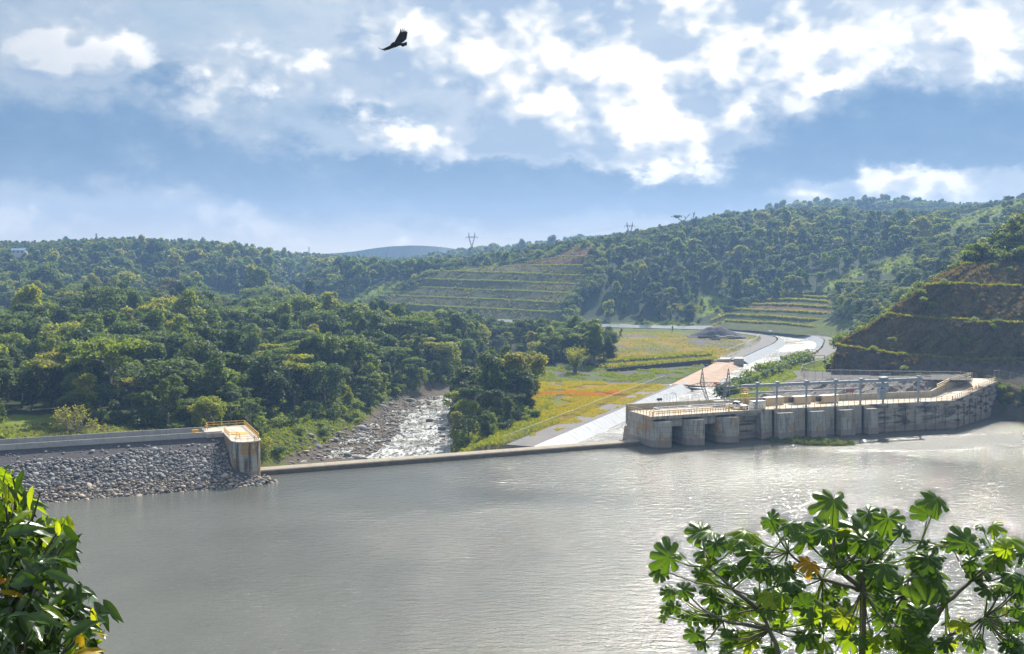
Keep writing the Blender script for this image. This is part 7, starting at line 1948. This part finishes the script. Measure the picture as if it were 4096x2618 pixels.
while n_l < 300 and guard < 8000:
    guard += 1
    x, y = rr.uniform(-40, 880), rr.uniform(150, 1640)
    if not inside(np.array([x]), np.array([y]), SIL)[0]: continue
    n_l += 1
    k = min(TW, key=lambda t: (t[0] - x) ** 2 + (t[1] - y) ** 2)
    D = (k[2].y) + rr.gauss(0, .22); p = sp_(x, y, D)
    dirv = (p - k[2]); dirv = Vector((dirv.x + rr.gauss(.02, .08), rr.gauss(-.05, .12), dirv.z * .6 - abs(rr.gauss(.06, .07)))).normalized()
    top_ = y < 560 and rr.random() < .88 or (rr.random() < .10) or (x > 430 and y < 620) or (x > 700 and rr.random() < .7)
    s = rr.uniform(.15, .26) * (1.1 if not top_ else .95)
    up_ = Vector((rr.gauss(0, .5), rr.gauss(-.4, .5), 1)).normalized(); yv = up_.cross(dirv).normalized(); zv = dirv.cross(yv)
    rot = Matrix((dirv, yv, zv)).transposed().to_4x4()
    o = link('leaf', LANCE[rr.randrange(6)], shr, p - dirv * s * .4 - SH0, rot.to_euler(), s)
    m = M['fg_young'] if top_ else (M['fg_old'] if (x < 120 and 850 < y < 1250 and rr.random() < .3) or (x > 600 and y > 1240 and rr.random() < .35) else None)
    if m is not None: o.material_slots[0].link = 'OBJECT'; o.material_slots[0].material = m

# the deeper leaves of the shrub, one mass
def deep_leaves(n, mat, seed, top):
    rr_ = random.Random(seed); VV = []; FF = []; o_ = 0
    while n > 0:
        x, y = rr_.uniform(-40, 880), rr_.uniform(170, 1640)
        if not inside(np.array([x]), np.array([y]), SIL)[0] or not inside(np.array([x + 45]), np.array([y - 30]), SIL)[0]: continue
        if top and y > 700: continue
        n -= 1; me = LANCE[rr_.randrange(6)]; v = np.empty(len(me.vertices) * 3, np.float32); me.vertices.foreach_get('co', v); f = np.empty(len(me.loops), np.int32); me.loops.foreach_get('vertex_index', f)
        d_ = Vector((rr_.gauss(.25, .5), rr_.gauss(-.1, .4), -abs(rr_.gauss(.5, .4)))).normalized(); up_ = Vector((rr_.gauss(0, .6), rr_.gauss(-.4, .5), 1)).normalized(); yv = up_.cross(d_).normalized(); zv = d_.cross(yv)
        Rm = np.array(Matrix((d_, yv, zv)).transposed()); s_ = rr_.uniform(.17, .27); p = sp_(x, y, 8.45 + rr_.gauss(0, .2)) - d_ * s_ * .4 - SH0
        VV.append((v.reshape(-1, 3) * s_) @ Rm.T + np.array(p)); FF.append(f.reshape(-1, 4) + o_); o_ += len(me.vertices)
    ob = link('foliage', np_mesh('foliage', np.vstack(VV), np.vstack(FF), mat, True), shr); ob['kind'] = 'stuff'
deep_leaves(260, M['fg_leaf'], 91, False); deep_leaves(60, M['fg_young'], 92, True)

# ------------------------------------------------------------------ soaring vulture: one continuous figure
def vulture():
    Y = 62.0
    def q(x, y, d=0.0):
        px, py = 1450 + x / 9.632, 80 + y / 9.632; return Vector(at_y(px, py, Y + d))
    up_l = [(1110, 965), (1230, 850), (1320, 690), (1400, 550), (1440, 470)]; up_t = [(1400, 930), (1590, 845), (1690, 740), (1715, 620), (1742, 470)]
    lo_l = [(1110, 965), (1000, 1020), (880, 1080), (760, 1130), (680, 1122)]; lo_t = [(1420, 1012), (1200, 1080), (1000, 1155), (845, 1190), (700, 1128)]
    mb = MB()
    def wing(lead, trail, bend):
        n = 16; rows_t, rows_b = [], []
        for i in range(n + 1):
            f = i / n; k = f * (len(lead) - 1); j = min(int(k), len(lead) - 2); g_ = k - j
            a = (lead[j][0] + (lead[j + 1][0] - lead[j][0]) * g_, lead[j][1] + (lead[j + 1][1] - lead[j][1]) * g_)
            b = (trail[j][0] + (trail[j + 1][0] - trail[j][0]) * g_, trail[j][1] + (trail[j + 1][1] - trail[j][1]) * g_)
            jag = 14 * (1 if i % 2 else -.6) * (f > .15)
            b = (b[0] + jag, b[1] + jag * .4); rt, rb = [], []
            for m_ in range(6):
                h_ = m_ / 5; th = .035 * math.sin(math.pi * (.08 + h_ * .85)) * (1 - .6 * f) + .004; d = bend * f * f + .10 * h_
                rt.append(q(a[0] + (b[0] - a[0]) * h_, a[1] + (b[1] - a[1]) * h_, d - th)); rb.append(q(a[0] + (b[0] - a[0]) * h_, a[1] + (b[1] - a[1]) * h_, d + th))
            rows_t.append(rt); rows_b.append(rb)
        mb.loft(rows_t); mb.loft(rows_b)
    wing(up_l, up_t, .35); wing(lo_l, lo_t, -.35)
    for (a, b, w) in (((1445, 500), (1490, 325), 16), ((1490, 490), (1575, 288), 15), ((1540, 480), (1652, 313), 14), ((1590, 475), (1675, 393), 13), ((1640, 472), (1762, 395), 12), ((1450, 505), (1462, 330), 12)):
        A, B = q(*a, .33), q(*b, .42); s = .012 * w / 14 * 1.6
        mb.tube([A, A.lerp(B, .5), B], [s * 1.5, s * 1.2, s * .3], 5)
    for (a, b, c) in (((770, 1130), (680, 1122), (602, 1052)), ((850, 1150), (800, 1160), (765, 1176)), ((900, 1160), (868, 1185), (838, 1198))):
        mb.tube([q(*a, -.25), q(*b, -.3), q(*c, -.34)], [.022, .018, .004], 5)
    mb.tube([q(1085, 985, -.02), q(1120, 958), q(1180, 925), q(1300, 920), q(1430, 930), q(1540, 945)], [.03, .055, .085, .12, .10, .05], 10)
    tail = [(1470, 895), (1590, 890), (1708, 842), (1716, 920), (1705, 995), (1640, 1000), (1560, 1048), (1480, 1000)]
    t0 = [q(*p_, .0) for p_ in tail]; t1 = [q(*p_, .035) for p_ in tail]; n = len(tail)
    mb.add(t0 + t1, [tuple(range(n)), tuple(range(n, 2 * n))[::-1]] + [(i, (i + 1) % n, n + (i + 1) % n, n + i) for i in range(n)])
    m = mat_noisy('vulture_plumage', (0.012, 0.011, 0.014), (0.035, 0.030, 0.034), 9.0, 0.75, 0.3, 0.01)
    o = mb.build('vulture', m, smooth=True); tag(o, 'black vulture soaring with spread finger-tipped wings against the clouds', 'bird')
vulture()
# ------------------------------------------------------------------ haze: the valley's own air
def build_haze():
    mb = MB(); mb.box((0, 1060, 66), (4400, 2560, 150))
    m = bpy.data.materials.new('valley_haze'); m.use_nodes = True
    g = NG(m.node_tree); g.n.clear()
    out = g.node('ShaderNodeOutputMaterial'); v = g.node('ShaderNodeVolumePrincipled')
    v.inputs['Color'].default_value = (0.32, 0.54, 0.92, 1); v.inputs['Density'].default_value = 0.00026
    v.inputs['Anisotropy'].default_value = 0.25
    g.l.new(v.outputs[0], out.inputs['Volume'])
    struct(mb.build('haze', m), 'stuff', 'thin blue haze filling the valley')
build_haze()
